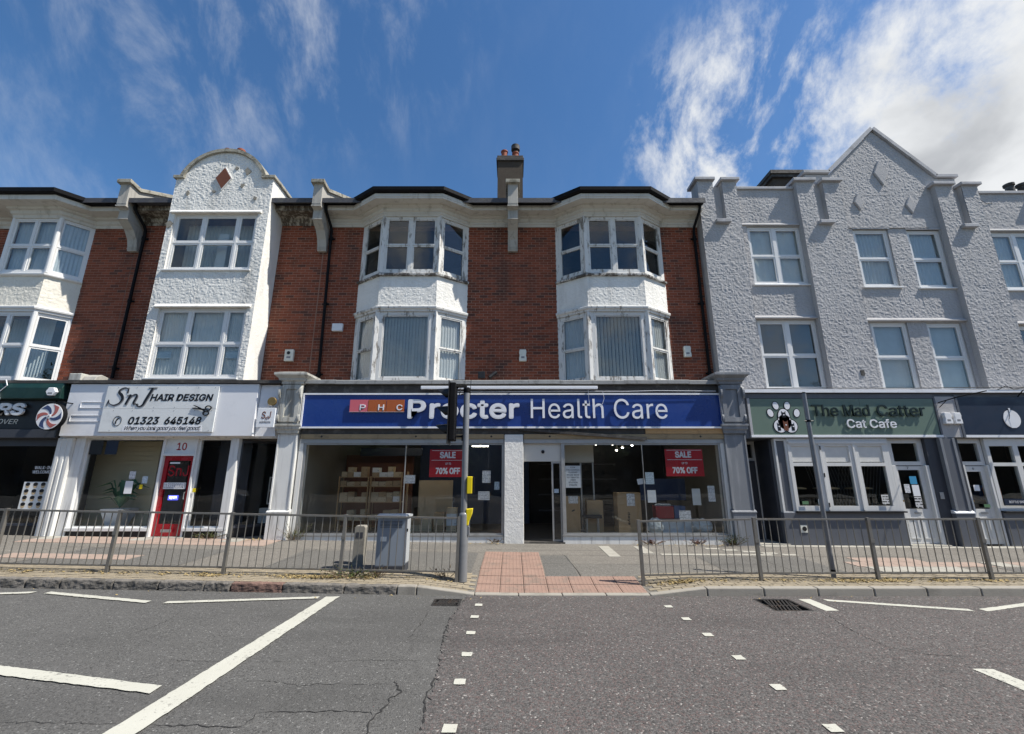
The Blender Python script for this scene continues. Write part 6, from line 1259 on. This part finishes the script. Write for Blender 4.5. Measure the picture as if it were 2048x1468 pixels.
for cx, cz in ((pc, 3.24), (pc + .02, 2.97), (pc - .17, 2.93), (pc + .21, 2.93)): MB().disc(cx, cz - .02, .022, .016, -.075, -.0725, 12).build('cat_face', m_letter, t)
t = thing('bottle_shop_sign', 'navy fascia sign with a pale round emblem at the right edge', 'sign', (13.5, -.05, 2.68)); hbox(t, 'panel', m_navy, 12.06, 18.2, -.06, -.022, 2.69, 3.70); hbox(t, 'bottom_trim', m_trim, 12.04, 18.2, -.075, -.02, 2.62, 2.685)
MB().disc(13.40, 3.11, .225, .24, -.075, -.061, 32).build('emblem_disc', m_hairsign, t); MB().prism([(13.32, 2.87), (13.46, 2.87), (13.47, 3.10), (13.415, 3.20), (13.41, 3.40), (13.36, 3.40), (13.355, 3.20), (13.31, 3.10)], 'y', -.079, -.0755).build('emblem_bottle', m_trim, t); MB().tube([(13.31, -.08, 3.1), (13.355, -.08, 3.2), (13.36, -.08, 3.38)], .005, 5).build('emblem_line', m_navy, t)
t = thing('swan_neck_lamp', 'black swan neck lamp over the navy sign', 'lamp', (13.65, -.1, 3.75)); MB().tube([(13.75, -.05, 3.72), (13.75, -.20, 3.86), (13.72, -.36, 3.88), (13.70, -.46, 3.78), (13.70, -.47, 3.68)], .013, 8).build('arm', m_gutter, t, smooth=True); MB().lathe([(.03, .06), (.05, .03), (.17, -.05), (.165, -.055), (.04, .02)], (13.70, -.47, 3.64), 20).build('shade', m_gutter, t, smooth=True)
t = thing('iron_sign_bracket', 'black iron bar reaching across above the grey alarm panel', 'bracket', (11.6, -.2, 3.5)); MB().tube([(11.52, -.08, 3.55), (11.56, -.6, 3.62), (12.0, -.9, 3.72)], .014, 8).build('bar', m_gutter, t); MB().tube([(11.52, -.08, 3.42), (11.54, -.3, 3.58)], .010, 8).build('stay', m_gutter, t)

# ---------------------------------------------------------------- alarm boxes and camera
def alarm(label, x, y, z, w, h, mat, shape='box', mark=True):
    t = thing('alarm_box', label, 'alarm box', (x, y, z - h / 2), 'alarm boxes on the walls')
    if shape == 'shield': pts = [(x - w * .5, z - h * .5), (x + w * .5, z - h * .5), (x + w * .5, z - h * .2), (x + w * .42, z), (x + w * .5, z + h * .25), (x + w * .42, z + h * .5), (x - w * .42, z + h * .5), (x - w * .5, z + h * .25), (x - w * .42, z), (x - w * .5, z - h * .2)]
    elif shape == 'hex': pts = [(x + w * .5 * math.cos(a), z + h * .5 * math.sin(a)) for a in [i * math.pi / 3 for i in range(6)]]
    else: pts = [(x - w / 2, z - h / 2), (x + w / 2, z - h / 2), (x + w / 2, z + h / 2), (x - w / 2, z + h / 2)]
    MB().prism(pts, 'y', y - .09, y).build('case', mat, t, bevel=.014)
    if mark: hbox(t, 'label_plate', m_inkgrey, x - w * .22, x + w * .22, y - .0925, y - .0905, z - h * .26, z - h * .10)
    return t
alarm('white alarm box high on the brick beside the left bay', -5.27, .79, 5.98, .32, .24, m_alarmw, mark=False)
t = alarm('cream alarm box with a dark eye beside the salon bay', -6.62, .79, 5.1, .26, .36, m_alarm); MB().lathe([(.05, 0), (.05, .01)], (-6.63, .69, 5.17), 12, 'y').build('eye', m_black, t)
alarm('cream alarm box on the brick between the two bays', .32, .79, 5.1, .22, .36, m_alarm, 'shield'); alarm('cream alarm box on the brick right of the right bay', 5.22, .79, 5.22, .22, .34, m_alarm, 'shield')
alarm('left of two white alarm boxes on the grey panel', 11.62, -.07, 3.12, .20, .30, m_alarmw, 'shield'); alarm('right of two white alarm boxes on the grey panel', 11.88, -.07, 3.12, .20, .30, m_alarmw, 'shield'); alarm('hexagonal grey alarm box on the dark green canopy', -12.22, -.30, 3.80, .27, .25, m_hairsign, 'hex')
t = thing('security_camera', 'small black camera and floodlight on the brick above the awning rail', 'camera', (-.75, .6, 4.25)); MB().box(-.98, -.78, .50, .60, 4.36, 4.56).build('floodlight', m_black, t, bevel=.01); MB().tube([(-.88, .6, 4.36), (-.80, .62, 4.22), (-.6, .7, 4.24), (-.6, .78, 4.24)], .012, 8).build('bracket', m_black, t); MB().tube([(-.66, .52, 4.38), (-.46, .60, 4.56)], .055, 12).build('camera_body', m_black, t); MB().tube([(-.60, .58, 4.42), (-.6, .66, 4.26)], .012, 6).build('arm', m_black, t)
o = MB().tube([(-1.9, -.18, 3.84), (-.9, -.19, 3.82), (.1, -.18, 3.83), (1.6, -.18, 3.845), (3.1, -.18, 3.84), (3.9, -.18, 3.86), (5.5, -.17, 3.85)], .008, 5).build('wire', m_trim); tag(o, 'thin white cable running along above the blue fascia', 'cable')
tag(MB().tube([(5.62, YP - .13, 3.99), (8, .0, 3.97), (11, -.02, 3.96), (13, -.14, 3.96), (16, -.14, 3.98)], .011, 5).build('wire', m_black), 'black cable sagging along the ledge over the cafe sign', 'cable')
tag(MB().tube([(-13.62, -.27, 4.14), (-13.5, -.31, 3.98), (-13.66, -.32, 3.8), (-13.6, -.315, 3.6)], .012, 6).build('wire', m_trim), 'loose white wire hanging over the dark green canopy', 'cable')
tag(MB().tube([(13.2, -.10, 3.9), (13.4, -.14, 4.0), (13.6, -.12, 3.92), (13.9, -.11, 3.95)], .011, 6).build('wire', m_black), 'looped black cable above the swan neck lamp', 'cable')

# ---------------------------------------------------------------- things in the shop windows
def poster(nm, label, x0, x1, z0, z1, y, mat, cat='notice', tilt=0.0):
    c, s = math.cos(tilt), math.sin(tilt); cx, cz = (x0 + x1) / 2, (z0 + z1) / 2
    pts = [(cx + a * c - b * s, cz + a * s + b * c) for a, b in ((x0 - cx, z0 - cz), (x1 - cx, z0 - cz), (x1 - cx, z1 - cz), (x0 - cx, z1 - cz))]
    o = MB().prism(pts, 'y', y, y + .003).build(nm, mat); return tag(o, label, cat)
def sale(x0, x1, z0, z1, y, label):
    o = poster('sale_poster', label, x0, x1, z0, z1, y, m_saler, 'poster'); w, h = x1 - x0, z1 - z0
    for b, a0, a1, c0, c1, bo in (('SALE', .27, .70, .68, .92, .06), ('UP TO', .43, .58, .44, .52, .03), ('70% OFF', .17, .83, .10, .34, .06)): text(o, 'lettering', b, x0 + w * a0, x0 + w * a1, z0 + h * c0, z0 + h * c1, y - .0015, m_letter, .0015, bo)
    for k in (.60, .955): hbox(o, 'rule', m_letter, x0 + .05, x1 - .03, y - .003, y - .001, z0 + h * k, z0 + h * k + .01)
sale(-2.18, -1.20, 1.60, 2.31, .06, 'red sale poster in the left window, partly behind the signal pole'); sale(4.06, 5.06, 1.62, 2.32, .06, 'red sale poster in the right window')
o = poster('council_notice', 'white lettered protest notice in the window beside the shop entrance', 1.40, 1.80, 1.33, 1.89, .05, m_paperw)
for k, b in enumerate(('STOP', 'THE COUNCIL', 'CLOSING', 'WHARF ROAD', 'TO TRAFFIC', 'FROM', 'STATION', 'PARADE')):
    w = .36 * len(b) / 11; text(o, 'lettering', b, 1.60 - w / 2, 1.60 + w / 2, 1.83 - .064 * k, 1.865 - .064 * k, .0485, m_ink, .001, .01)
for a in [('white notice hanging left of the sale poster beside the shelf of cartons', -2.84, -2.54, 1.44, 1.65, m_paper), ('tall white notice in the left window right of the signal pole', -.78, -.56, 1.45, 1.76, m_paper), ('small grey notice low beside the white pillar in the left window', -.46, -.33, 1.28, 1.48, m_paperb), ('wide white notice in the left window right of the yellow button box', -.88, -.58, 1.02, 1.24, m_paper),
          ('upper blue-white notice beside the glass joint in the right window', 3.50, 3.72, 1.42, 1.72, m_paperb), ('lower plain notice beside the glass joint in the right window', 3.52, 3.74, .96, 1.27, m_paperw), ('white notice low in the right window in front of the red crate', 4.30, 4.60, .54, .76, m_paper)]:
    poster('paper_notice', a[0], *a[1:5], .05, a[5])
poster('paper_notice', 'tilted white card taped beside the tall days carton', 3.28, 3.48, 1.42, 1.56, .05, m_paperw, tilt=.15); poster('paper_notice', 'framed notice on the right side of the right shop window', 5.10, 5.28, .98, 1.38, .06, m_paper); poster('paper_notice', 'grey sheet beside the framed notice in the right window', 4.78, 5.0, .88, 1.3, .30, m_hairboard); poster('paper_notice', 'white strip notice inside the glazed door leaf', 1.10, 1.22, 1.20, 1.30, .08, m_paperb)
for a in [('upper white sheet taped in the salon window', -10.02, -9.86, 1.55, 1.75, m_paper), ('long white sheet taped in the salon window', -10.08, -9.88, 1.18, 1.50, m_paperw), ('pale blue notice beside the red salon door', -9.66, -9.52, 1.44, 1.62, m_paperb), ('small yellow sticker left of the red salon door', -9.70, -9.62, 1.30, 1.41, m_yellow), ('small yellow sticker right of the red salon door', -8.30, -8.22, 1.22, 1.32, m_yellow),
          ('black framed picture in the salon window, left', -11.22, -10.88, 2.18, 2.55, m_black), ('dark framed picture in the salon window, right', -10.80, -10.48, 2.18, 2.55, m_navy)]: poster('paper_notice', a[0], *a[1:5], .02, a[5])
o = poster('hair_style_poster', 'poster of twelve small portraits in the barber window', -12.72, -12.10, .80, 1.48, .02, m_hairboard, 'poster'); random.seed(3)
for i in range(3):
    for j in range(4):
        cx, cz = -12.61 + .2 * i, .89 + .165 * j; MB().disc(cx, cz, .055, .068, .017, .019, 14).build('portrait', m_card2, o); MB().disc(cx, cz + .035, .06, .045, .015, .017, 14).build('portrait_hair', m_ink, o)
o = poster('window_lettering', 'white walk-in lettering on the barber window glass', -12.6, -12.12, 1.68, 1.70, .025, m_black, 'lettering'); text(o, 'lettering', 'WALK-IN', -12.55, -12.12, 1.80, 1.88, .02, m_alarmw, .002, .02); text(o, 'lettering', 'WELCOME', -12.58, -12.12, 1.69, 1.77, .02, m_alarmw, .002, .02)
# plant in a white planter, salon window
t = thing('potted_plant', 'broad leafed plant in a white planter in the salon window', 'plant', (-10.55, .5, .3)); MB().hexa([(-10.7, .4, .3), (-10.4, .4, .3), (-10.4, .7, .3), (-10.7, .7, .3)], [(-10.85, .3, .78), (-10.25, .3, .78), (-10.25, .85, .78), (-10.85, .85, .78)]).build('planter', m_paperw, t); random.seed(31)
for k in range(26):
    a = random.uniform(0, 6.28); L = random.uniform(.3, .6); h = random.uniform(.25, .75); b = Vector((-10.55, .55, .78)); tip = b + Vector((math.cos(a) * L * 1.3, math.sin(a) * L * .45, h * .8)); mid = b + Vector((math.cos(a) * L * .6, math.sin(a) * L * .25, h)); sd = Vector((-math.sin(a), math.cos(a), .3)).normalized() * .06
    MB().add([tuple(b), tuple(mid + sd), tuple(tip), tuple(mid - sd)], [(0, 1, 2, 3)]).build('leaf', m_leaf, t)
# lobby display of the salon
t = thing('white_display_shelf', 'white salon display unit with framed pane in the side lobby', 'display', (-6.8, .9, .35)); hbox(t, 'counter', m_hairboard, -7.1, -6.45, 1.1, 1.25, .35, .75); mb = MB(); holed(mb, Frame((-6.95, 1.15), (-6.4, 1.15)), 0, .55, .85, 1.6, [(.03, .27, .89, 1.2), (.29, .52, .89, 1.2), (.03, .27, 1.24, 1.57), (.29, .52, 1.24, 1.57)], -.03, 0); finish(mb, 'picture_frame', m_hairboard, t)
# racks of cartons in the left window
ordn = ['first', 'second', 'third', 'fourth', 'fifth', 'sixth', 'seventh', 'eighth', 'ninth']
def rack(x0, x1, y0, y1, levels, top, label):
    t = thing('pine_rack', label, 'shelf', ((x0 + x1) / 2, (y0 + y1) / 2, .05))
    for a in (x0, x1 - .03):
        for b in (y0, y1 - .03): hbox(t, 'upright', m_pine, a, a + .03, b, b + .03, .05, top)
    for z in levels: hbox(t, 'shelf', m_pine, x0 + .001, x1 - .001, y0 + .031, y1 - .031, z - .02, z)
LV = [.42, .91, 1.34, 1.60]; LN = ['lowest', 'second', 'third', 'top']
rack(-4.98, -4.12, 1.2, 1.55, LV, 1.62, 'left pine rack of small cartons in the left shop window'); rack(-4.08, -3.16, 1.2, 1.55, LV, 1.62, 'right pine rack of small cartons in the left shop window')
random.seed(22)
def carton(label, x0, x1, y0, y1, z0, z1, mat, group=None, mark=True):
    t = thing('carton', label, 'box', ((x0 + x1) / 2, (y0 + y1) / 2, z0), group); hbox(t, 'case', mat, x0, x1, y0, y1, z0, z1, bevel=.003)
    if mark: MB().disc(x1 - .035, z0 + .05, .011, .011, y0 - .002, y0 - .0005, 8).build('finger_hole', m_black, t)
    return t
for ri, (rx0, rx1, rn) in enumerate(((-4.94, -4.14, 'left'), (-4.05, -3.20, 'right'))):
    for li, z in enumerate(LV):
        x = rx0; k = 0; row = []
        maxh = [.33, .38, .20, .30][li]
        while x < rx1 - .12:
            w = random.uniform(.17, .24); w = min(w, rx1 - x)
            st = random.choice([1, 2, 2]) if maxh > .25 else 1; zz = z + .001
            for s in range(st):
                h = random.uniform(.12, .15); mt = random.choice([m_card, m_card2, m_card2, m_card, m_cardw]) if random.random() < .6 else m_card2
                row.append((x + .004, x + w - .006, zz, zz + h, mt)); zz += h + .001
            x += w
        for k, (a, b, za, zb, mt) in enumerate(row):
            carton(f'small carton, {ordn[min(k, 8)]} from the left on the {LN[li]} shelf of the {rn} rack', a, b, 1.24 + random.uniform(0, .03), 1.50, za, zb, mt, 'cartons on the pine racks')
for k, (x, n, mt) in enumerate(((-2.75, 2, m_card), (-2.45, 2, m_card2), (-2.12, 3, m_card), (-1.78, 4, m_cardw), (-1.42, 3, m_cardw))):
    z = .17
    for j in range(n):
        h = .16 if mt is not m_cardw else .15; carton(f'low carton right of the racks, {ordn[j]} up in the {ordn[k]} stack', x, x + .27, .75, 1.0, z, z + h, mt if (j + k) % 3 else m_card2, 'low stacked cartons in the left window'); z += h + .002
t = thing('wall_display_board', 'tall pale card display behind the low cartons in the left window', 'display', (-2.3, 1.6, .2)); hbox(t, 'board', m_card2, -2.75, -1.75, 1.6, 1.66, .2, 1.5); hbox(t, 'board_rail', m_pine, -3.05, -3.0, 1.3, 1.35, .2, 1.75)
# big boxes and stool in the right window
t = carton('tall cardboard box with vertical lettering in the right shop window', 2.80, 3.42, .35, .85, .175, 1.19, m_card, mark=False); text(t, 'lettering', 'days', 3.04, 3.12, .38, .70, .349, m_ink, .001, .01, turn=1); hbox(t, 'taped_sheet', m_paper, 3.05, 3.26, .345, .349, .86, 1.17)
t = carton('narrow cardboard box with a white sheet beside the shop entrance', 1.42, 1.80, .35, .6, .175, 1.10, m_card, mark=False); hbox(t, 'taped_sheet', m_paper, 1.50, 1.75, .345, .349, .92, 1.11); MB().disc(1.62, .74, .05, .02, .347, .3495, 14, .4).build('printed_mark', m_ink, t)
carton('mid-height cardboard box behind the black stool', 2.03, 2.46, .6, .9, .175, .98, m_card, mark=False)
t = thing('shower_stool', 'black seated stool with metal legs in the right shop window', 'stool', (2.1, .45, .175)); hbox(t, 'seat', m_black, 1.88, 2.38, .35, .6, .54, .62, bevel=.02)
for x in (1.98, 2.28):
    for y in (.38, .57): MB().tube([(x, y, .175), (x + (.0), y, .54)], .013, 8).build('leg', m_alu, t)
t = thing('red_crate', 'red plastic crate with white packs in the right window', 'crate', (4.1, .6, .17)); hbox(t, 'crate_body', m_redbox, 3.85, 4.33, .5, .8, .52, .84, bevel=.01); hbox(t, 'crate_stand', m_hairboard, 3.85, 5.1, .45, .85, .17, .50); random.seed(6)
for k in range(6): MB().lathe([(.05, 0), (.07, .03), (.03, .06)], (3.92 + .065 * k, .62, .84), 8).build('pack', m_polythene, t)
carton('blue plastic box behind the red crate', 4.36, 4.66, .55, .85, .52, .84, m_bluebox, mark=False)
for lb, x, w, h in (('white polythene bag at the left foot of the right window', 3.55, .42, .42), ('crumpled white polythene bag on the right in the right window', 4.75, .5, .40)):
    me = bpy.data.meshes.new('polythene_bag'); bm = bmesh.new(); bmesh.ops.create_icosphere(bm, subdivisions=3, radius=.5); random.seed(int(x * 10))
    for v in bm.verts: v.co += v.normal * random.uniform(-.05, .05); v.co.x *= w; v.co.y *= .3; v.co.z = max(-.42, v.co.z) * h; v.co += Vector((x + w / 2, .36, .17 + .42 * h))
    bm.to_mesh(me); bm.free(); tag(link_mesh('polythene_bag', me, m_polythene), lb, 'bag')
t = thing('dark_stock_shelf', 'dark stock shelves deep in the right shop window', 'shelf', (3, 3.5, .05))
for z in (.5, 1.0, 1.5, 2.0): hbox(t, 'shelf', m_slatedark, .9, 3.5, 3.3, 3.6, z, z + .03)
# cafe window bits
poster('paper_notice', 'blue and white notice on the cafe door glass', 10.42, 10.60, 1.42, 1.62, .055, m_skyblue); poster('paper_notice', 'white notice on the cafe door glass under the blue one', 10.44, 10.62, 1.12, 1.40, .055, m_paperw); poster('paper_notice', 'small white notice at the left of the cafe door glass', 10.24, 10.38, 1.20, 1.42, .055, m_paper); poster('paper_notice', 'black patterned poster low on the cafe door glass', 10.44, 10.62, .82, 1.10, .055, mat_print('cat_poster', (.6, .6, .6), (.02, .02, .02), 14, 1.0)); poster('paper_notice', 'black and white poster in the right pane of the cafe window', 9.52, 9.70, .92, 1.16, -.03, mat_print('cat_poster_2', (.62, .62, .6), (.02, .02, .02), 16, 1.0)); poster('paper_notice', 'small green sticker low in the left pane of the cafe window', 7.46, 7.62, .92, 1.0, -.03, m_olive); poster('paper_notice', 'small pale sticker beside the green one in the cafe window', 7.88, 7.98, .92, 1.05, -.03, m_paperb)
for k, (a, b) in enumerate(cols): tag(hbox(None, 'roller_blind', m_roller, a - .02, b + .02, .03, .036, 1.99, 2.42), ['white roller blind in the left top light of the cafe', 'white roller blind in the middle top light of the cafe', 'white roller blind in the right top light of the cafe'][k], 'blind', 'roller blinds in the cafe top lights')
for k, (a, b) in enumerate(cols): tag(MB().prism([(a + .05, 1.28), (b - .05, 1.28), (b - .05, 1.31), (b - .2, 1.335), (a + .2, 1.33), (a + .05, 1.31)], 'y', .5, .8).build('cat_shelf', m_card2), ['pale shelf behind the left pane of the cafe window', 'pale shelf behind the middle pane of the cafe window', 'pale shelf behind the right pane of the cafe window'][k], 'shelf')
t = thing('lattice_screen', 'dark lattice screen inside the right panes of the cafe window', 'screen', (9.4, .6, .1))
for k in range(14): MB().tube([(8.9 + .09 * k, .95, .3), (9.4 + .09 * k, .95, 2.3)], .008, 4).build('lath', m_inkgrey, t); MB().tube([(9.9 - .09 * k, .96, .3), (9.4 - .09 * k, .96, 2.3)], .008, 4).build('lath', m_inkgrey, t)
o = poster('bottle_shop_strip', 'dark lettered strip along the bottom of the bottle shop window', 12.66, 13.32, .90, 1.06, -.03, m_navy, 'lettering'); text(o, 'lettering', 'BOTTLE SHOP', 12.78, 13.22, .95, 1.01, -.032, m_letter, .002, .01)
carton('blue and orange carton display in the bottle shop window', 12.72, 13.0, .3, .5, 1.05, 1.32, m_tangerine, mark=False); carton('pale blue carton beside the orange one in the bottle shop window', 12.62, 12.80, .5, .7, 1.0, 1.38, m_bluebox, mark=False); poster('paper_notice', 'small white notice on the bottle shop door glass', 12.05, 12.2, 1.25, 1.40, .055, m_paperw); poster('paper_notice', 'green sticker on the bottle shop door glass', 12.2, 12.36, .84, .92, .055, m_olive)
# curtains and blinds upstairs
curtain('pale curtain behind the right cant of the upper barber bay', (-13.88, .30), (-13.48, .78), 7.55, 9.35, m_curtain_b, -.05, 7, .02); curtain('blue-grey curtain behind the front panes of the upper barber bay', (-15.3, .36), (-13.98, .36), 7.55, 9.35, m_curtain_b, 0, 14, .02); curtain('dim curtain behind the front of the lower barber bay', (-15.3, .9), (-13.98, .9), 4.3, 6.3, m_curtain_b, 0, 14, .02)
for k, (a, b) in enumerate(((-10.1, -9.25), (-9.2, -8.25), (-8.2, -7.66))): curtain(['net curtain in the left light of the lower salon window', 'net curtain in the middle light of the lower salon window', 'net curtain in the right light of the lower salon window'][k], (a, .20), (b, .20), 4.28, 6.30, m_curtain, 0, 9, .02)
hb = hbox(None, 'paper_notice', m_paperb, -10.05, -9.65, .14, .145, 4.85, 5.05); tag(hb, 'pale blue strip notice in the lower left light of the salon window', 'notice'); hb = hbox(None, 'paper_notice', m_paperb, -8.1, -7.75, .14, .145, 4.85, 5.05); tag(hb, 'pale blue strip notice in the lower right light of the salon window', 'notice')
curtain('grey-white net across the upper salon window', (-10.2, .55), (-7.8, .55), 7.55, 9.3, m_roller, 0, 22, .02); tag(hbox(None, 'roller_blind', m_upvc, -9.05, -8.75, .36, .365, 7.6, 8.9), 'pale roller blind deep in the upper salon window', 'blind')
blind('closed pale vertical blind in the lower front window of the left bay', (-3.80, .32), (-2.36, .32), 4.25, 6.22, m_blind, 0, .09, .25); blind('half open vertical blind in the lower front window of the right bay', (2.36, .34), (3.80, .34), 4.25, 6.22, m_blind, 0, .10, .95)
for lb, p0, p1, m in (('net curtain in the left cant of the left bay', (-4.62, .84), (-3.86, .34), m_curtain), ('net curtain in the right cant of the left bay', (-2.30, .34), (-1.54, .84), m_curtain), ('net curtain in the left cant of the right bay', (1.54, .84), (2.30, .34), m_curtain), ('net curtain in the right cant of the right bay', (3.86, .34), (4.62, .84), m_curtain)): curtain(lb, p0, p1, 4.25, 6.22, m, 0, 10, .018)
for lb, w in (('vertical blind in the lower window of the left grey bay', WIN[0][1]), ('vertical blind in the lower left centre window of the grey building', WIN[1][2]), ('vertical blind in the lower right centre window of the grey building', WIN[1][3]), ('vertical blind in the lower window at the right edge', WIN[2][1])): blind(lb, (w[0] + .08, YW + .19), (w[1] - .08, YW + .19), w[2] + .05, w[3] - .05, m_curtain_b if 'centre' in lb else m_inkgrey, 0, .09, .35 if 'centre' in lb else .8)
curtain('pale net curtains across the upper left grey window', (7.55, YW + .17), (9.1, YW + .17), 7.4, 9.3, m_curtain, 0, 5, .02); curtain('pale curtain in the upper right centre window of the grey building', (12.55, YW + .17), (13.5, YW + .17), 7.3, 9.2, m_curtain_b, 0, 9, .02); curtain('pale curtain in the upper left centre window of the grey building', (10.85, YW + .17), (11.88, YW + .17), 7.3, 9.2, m_curtain_b, 0, 9, .02)

curtain('pale net curtain in the upper window at the right edge', (15.1, YW + .17), (16.65, YW + .17), 7.2, 9.1, m_curtain_b, 0, 12, .02)
# ---------------------------------------------------------------- weeds and litter
def weed(label, x, y, z, n, h, sp, seed, mat=None):
    random.seed(seed); t = thing('weed', label, 'plant', (x, y, z)); st = MB(); lf = MB()
    for k in range(n):
        a = random.uniform(0, 6.28); r = sp * random.random(); hh = h * random.uniform(.4, 1); b = Vector((x + r * math.cos(a) * .4, y + r * math.sin(a) * .25, z)); e = b + Vector((math.cos(a) * r, math.sin(a) * r * .5, hh)); m = (b + e) / 2 + Vector((0, 0, hh * .12))
        st.tube([tuple(b), tuple(m), tuple(e)], [.004, .003, .0015], 4)
        for q in range(9):
            s = random.uniform(.2, 1); p = b.lerp(e, s); dr = Vector((random.uniform(-1, 1), random.uniform(-1, 1), random.uniform(-.3, .8))).normalized() * random.uniform(.02, .05); sd = dr.cross(Vector((random.random(), random.random(), random.random()))).normalized() * .009
            lf.add([tuple(p), tuple(p + dr * .5 + sd), tuple(p + dr), tuple(p + dr * .5 - sd)], [(0, 1, 2, 3)])
    st.build('stem', m_weedbrown, t); lf.build('foliage', mat or m_weed, t)
weed('leafy weed growing at the foot of the pale pilaster', -5.45, -.12, base_z(-5.4), 30, .45, .4, 1); weed('sprawling weed at the railing foot left of the grey cabinet', -2.72, -3.62, rail_z(-2.7), 46, .16, .55, 2); weed('low weeds under the salon right window', -7.6, -.12, base_z(-7.6), 30, .22, .5, 3); weed('dark weeds at the foot of the right grey pilaster', 5.5, -.12, base_z(5.5), 34, .26, .35, 4); weed('dry reddish weeds under the right shop window', 3.5, -.08, base_z(3.5), 26, .12, .45, 5, m_brown); weed('dry weeds under the right shop window near the pilaster', 4.65, -.08, base_z(4.6), 26, .14, .4, 6, m_brown); weed('wisps of weed at the foot of the white pillar', -.42, -.1, base_z(-.4), 14, .12, .3, 7, m_weedbrown); weed('thin dry weed by the railing post beside the cabinet', -2.35, -3.55, rail_z(-2.3), 16, .18, .3, 9, m_weedbrown)
weed('weed wisps at the railing foot behind the signal pole', -1.15, -3.5, rail_z(-1), 10, .18, .2, 11, m_weedbrown)
random.seed(77); mb = MB()
def litter(x0, x1, y0, y1, n, zf, s=1.0):
    for k in range(n):
        x, y = random.uniform(x0, x1), random.uniform(y0, y1); z = zf(x, y) + random.uniform(.002, .022); a = random.uniform(0, 6.28); l = random.uniform(.012, .035) * s; w = l * random.uniform(.25, .6); d = Vector((math.cos(a), math.sin(a), random.uniform(-.4, .6))) * l; e = Vector((-math.sin(a), math.cos(a), random.uniform(-.3, .3))) * w; p = Vector((x, y, z))
        mb.add([tuple(p - d), tuple(p + e), tuple(p + d), tuple(p - e)], [(0, 1, 2, 3)])
for cx, n, sp in ((-8.3, 90, .5), (-6.9, 60, .5), (-5.6, 120, .6), (-5.1, 80, .3), (-3.6, 380, .75), (-3.2, 200, .4), (-2.5, 120, .3), (2.8, 260, .4), (3.3, 90, .4), (4.6, 60, .5), (5.7, 240, .55), (6.5, 260, .6), (7.3, 160, .5), (8.2, 80, .5)):
    for k in range(n // 10): q = random.gauss(cx, sp * .5); litter(q - .05, q + .05, -3.76 + random.uniform(-.04, .04), -3.56, 10, pav_z)
litter(-9, -1, -3.72, -3.56, 260, pav_z); litter(2.3, 9, -3.72, -3.56, 260, pav_z); litter(-1.3, -.2, -.3, -.1, 60, pav_z); litter(3, 5.4, -.3, -.05, 90, pav_z); litter(-6.6, -6.2, -.4, -.1, 40, pav_z); litter(-9, 9, -4.5, -4.18, 60, lambda x, y: road_z(x) + .004, .7)
tag(mb.build('leaf_litter', m_litter), 'dry leaf litter gathered along the railing feet', 'litter', kind='stuff')

# ---------------------------------------------------------------- other side of the street, seen in the glass
def tree(label, x, y, h, r, seed):
    random.seed(seed); t = thing('street_tree', label, 'tree', (x, y, -.08), 'trees across the street'); st = MB(); st.tube([(x, y, -.1), (x + .1, y, h * .3), (x - .05, y, h * .55), (x, y, h * .8)], [.2, .16, .1, .04], 8); lf = MB(); cl = []
    for k in range(9): a = random.uniform(0, 6.28); e = (x + math.cos(a) * r * .7, y + math.sin(a) * r * .7, h * random.uniform(.5, .9)); st.tube([(x, y, h * random.uniform(.35, .5)), e], [.07, .02], 5); cl.append(e)
    for k in range(40): a = random.uniform(0, 6.28); u = random.uniform(-1, 1); q = random.random() ** .4 * r; cl.append((x + math.cos(a) * q * math.sqrt(1 - u * u), y + math.sin(a) * q * math.sqrt(1 - u * u), h * .68 + u * q * 1.0))
    for c in cl:
        for q in range(60):
            p = Vector(c) + Vector((random.gauss(0, .38), random.gauss(0, .38), random.gauss(0, .32))); d = Vector((random.uniform(-1, 1), random.uniform(-1, 1), random.uniform(-1, 1))).normalized() * .13; e = d.cross(Vector((random.random(), random.random(), 1))).normalized() * .06
            lf.add([tuple(p - d), tuple(p + e), tuple(p + d), tuple(p - e)], [(0, 1, 2, 3)])
    st.build('trunk', m_bark, t); lf.build('crown', m_treeleaf, t)
for k, (x, y, h, r) in enumerate([(-13, -26, 8.0, 2.8), (-5, -27.5, 7.0, 2.6), (17, -22, 11.5, 3.6), (25, -24, 10, 3.2), (8, -28, 7.5, 2.6)]): tree(['rounded tree across the street opposite the barber', 'small tree across the street opposite the salon', 'tall tree across the street opposite the gable', 'tree across the street beyond the gable', 'tree across the street opposite the cafe'][k], x, y, h, r, 50 + k)
t = thing('terrace_opposite', 'long low terrace behind the camera, made dark and overlong to darken reflections', 'building', (0, -34, -.1)); mb = MB(); Fo = Frame((100, -32), (-100, -32)); holed(mb, Fo, 0, 200, -.2, 6.0, [(a, a + 1.2, z, z + 1.5) for a in range(3, 198, 5) for z in (.9, 3.8)], -.3, 0); finish(mb, 'wall', m_chimney, t); MB().prism([(-31.6, 5.9), (-36, 8.6), (-40.4, 5.9), (-40.4, 5.7), (-31.6, 5.7)], 'x', -100, 100).build('roof', m_slate, t); hbox(t, 'dark_rooms', m_room, -99.9, 99.9, -40, -32.4, -.2, 5.7)  # unseen terrace, darkened and lengthened so the shop glass reflects less light
for a in range(3, 198, 5):
    for z in (.9, 3.8): w = MB(); Fo.box(w, a + .02, a + 1.18, -.15, -.12, z + .02, z + 1.48); w.build('window', m_slatedark, t)
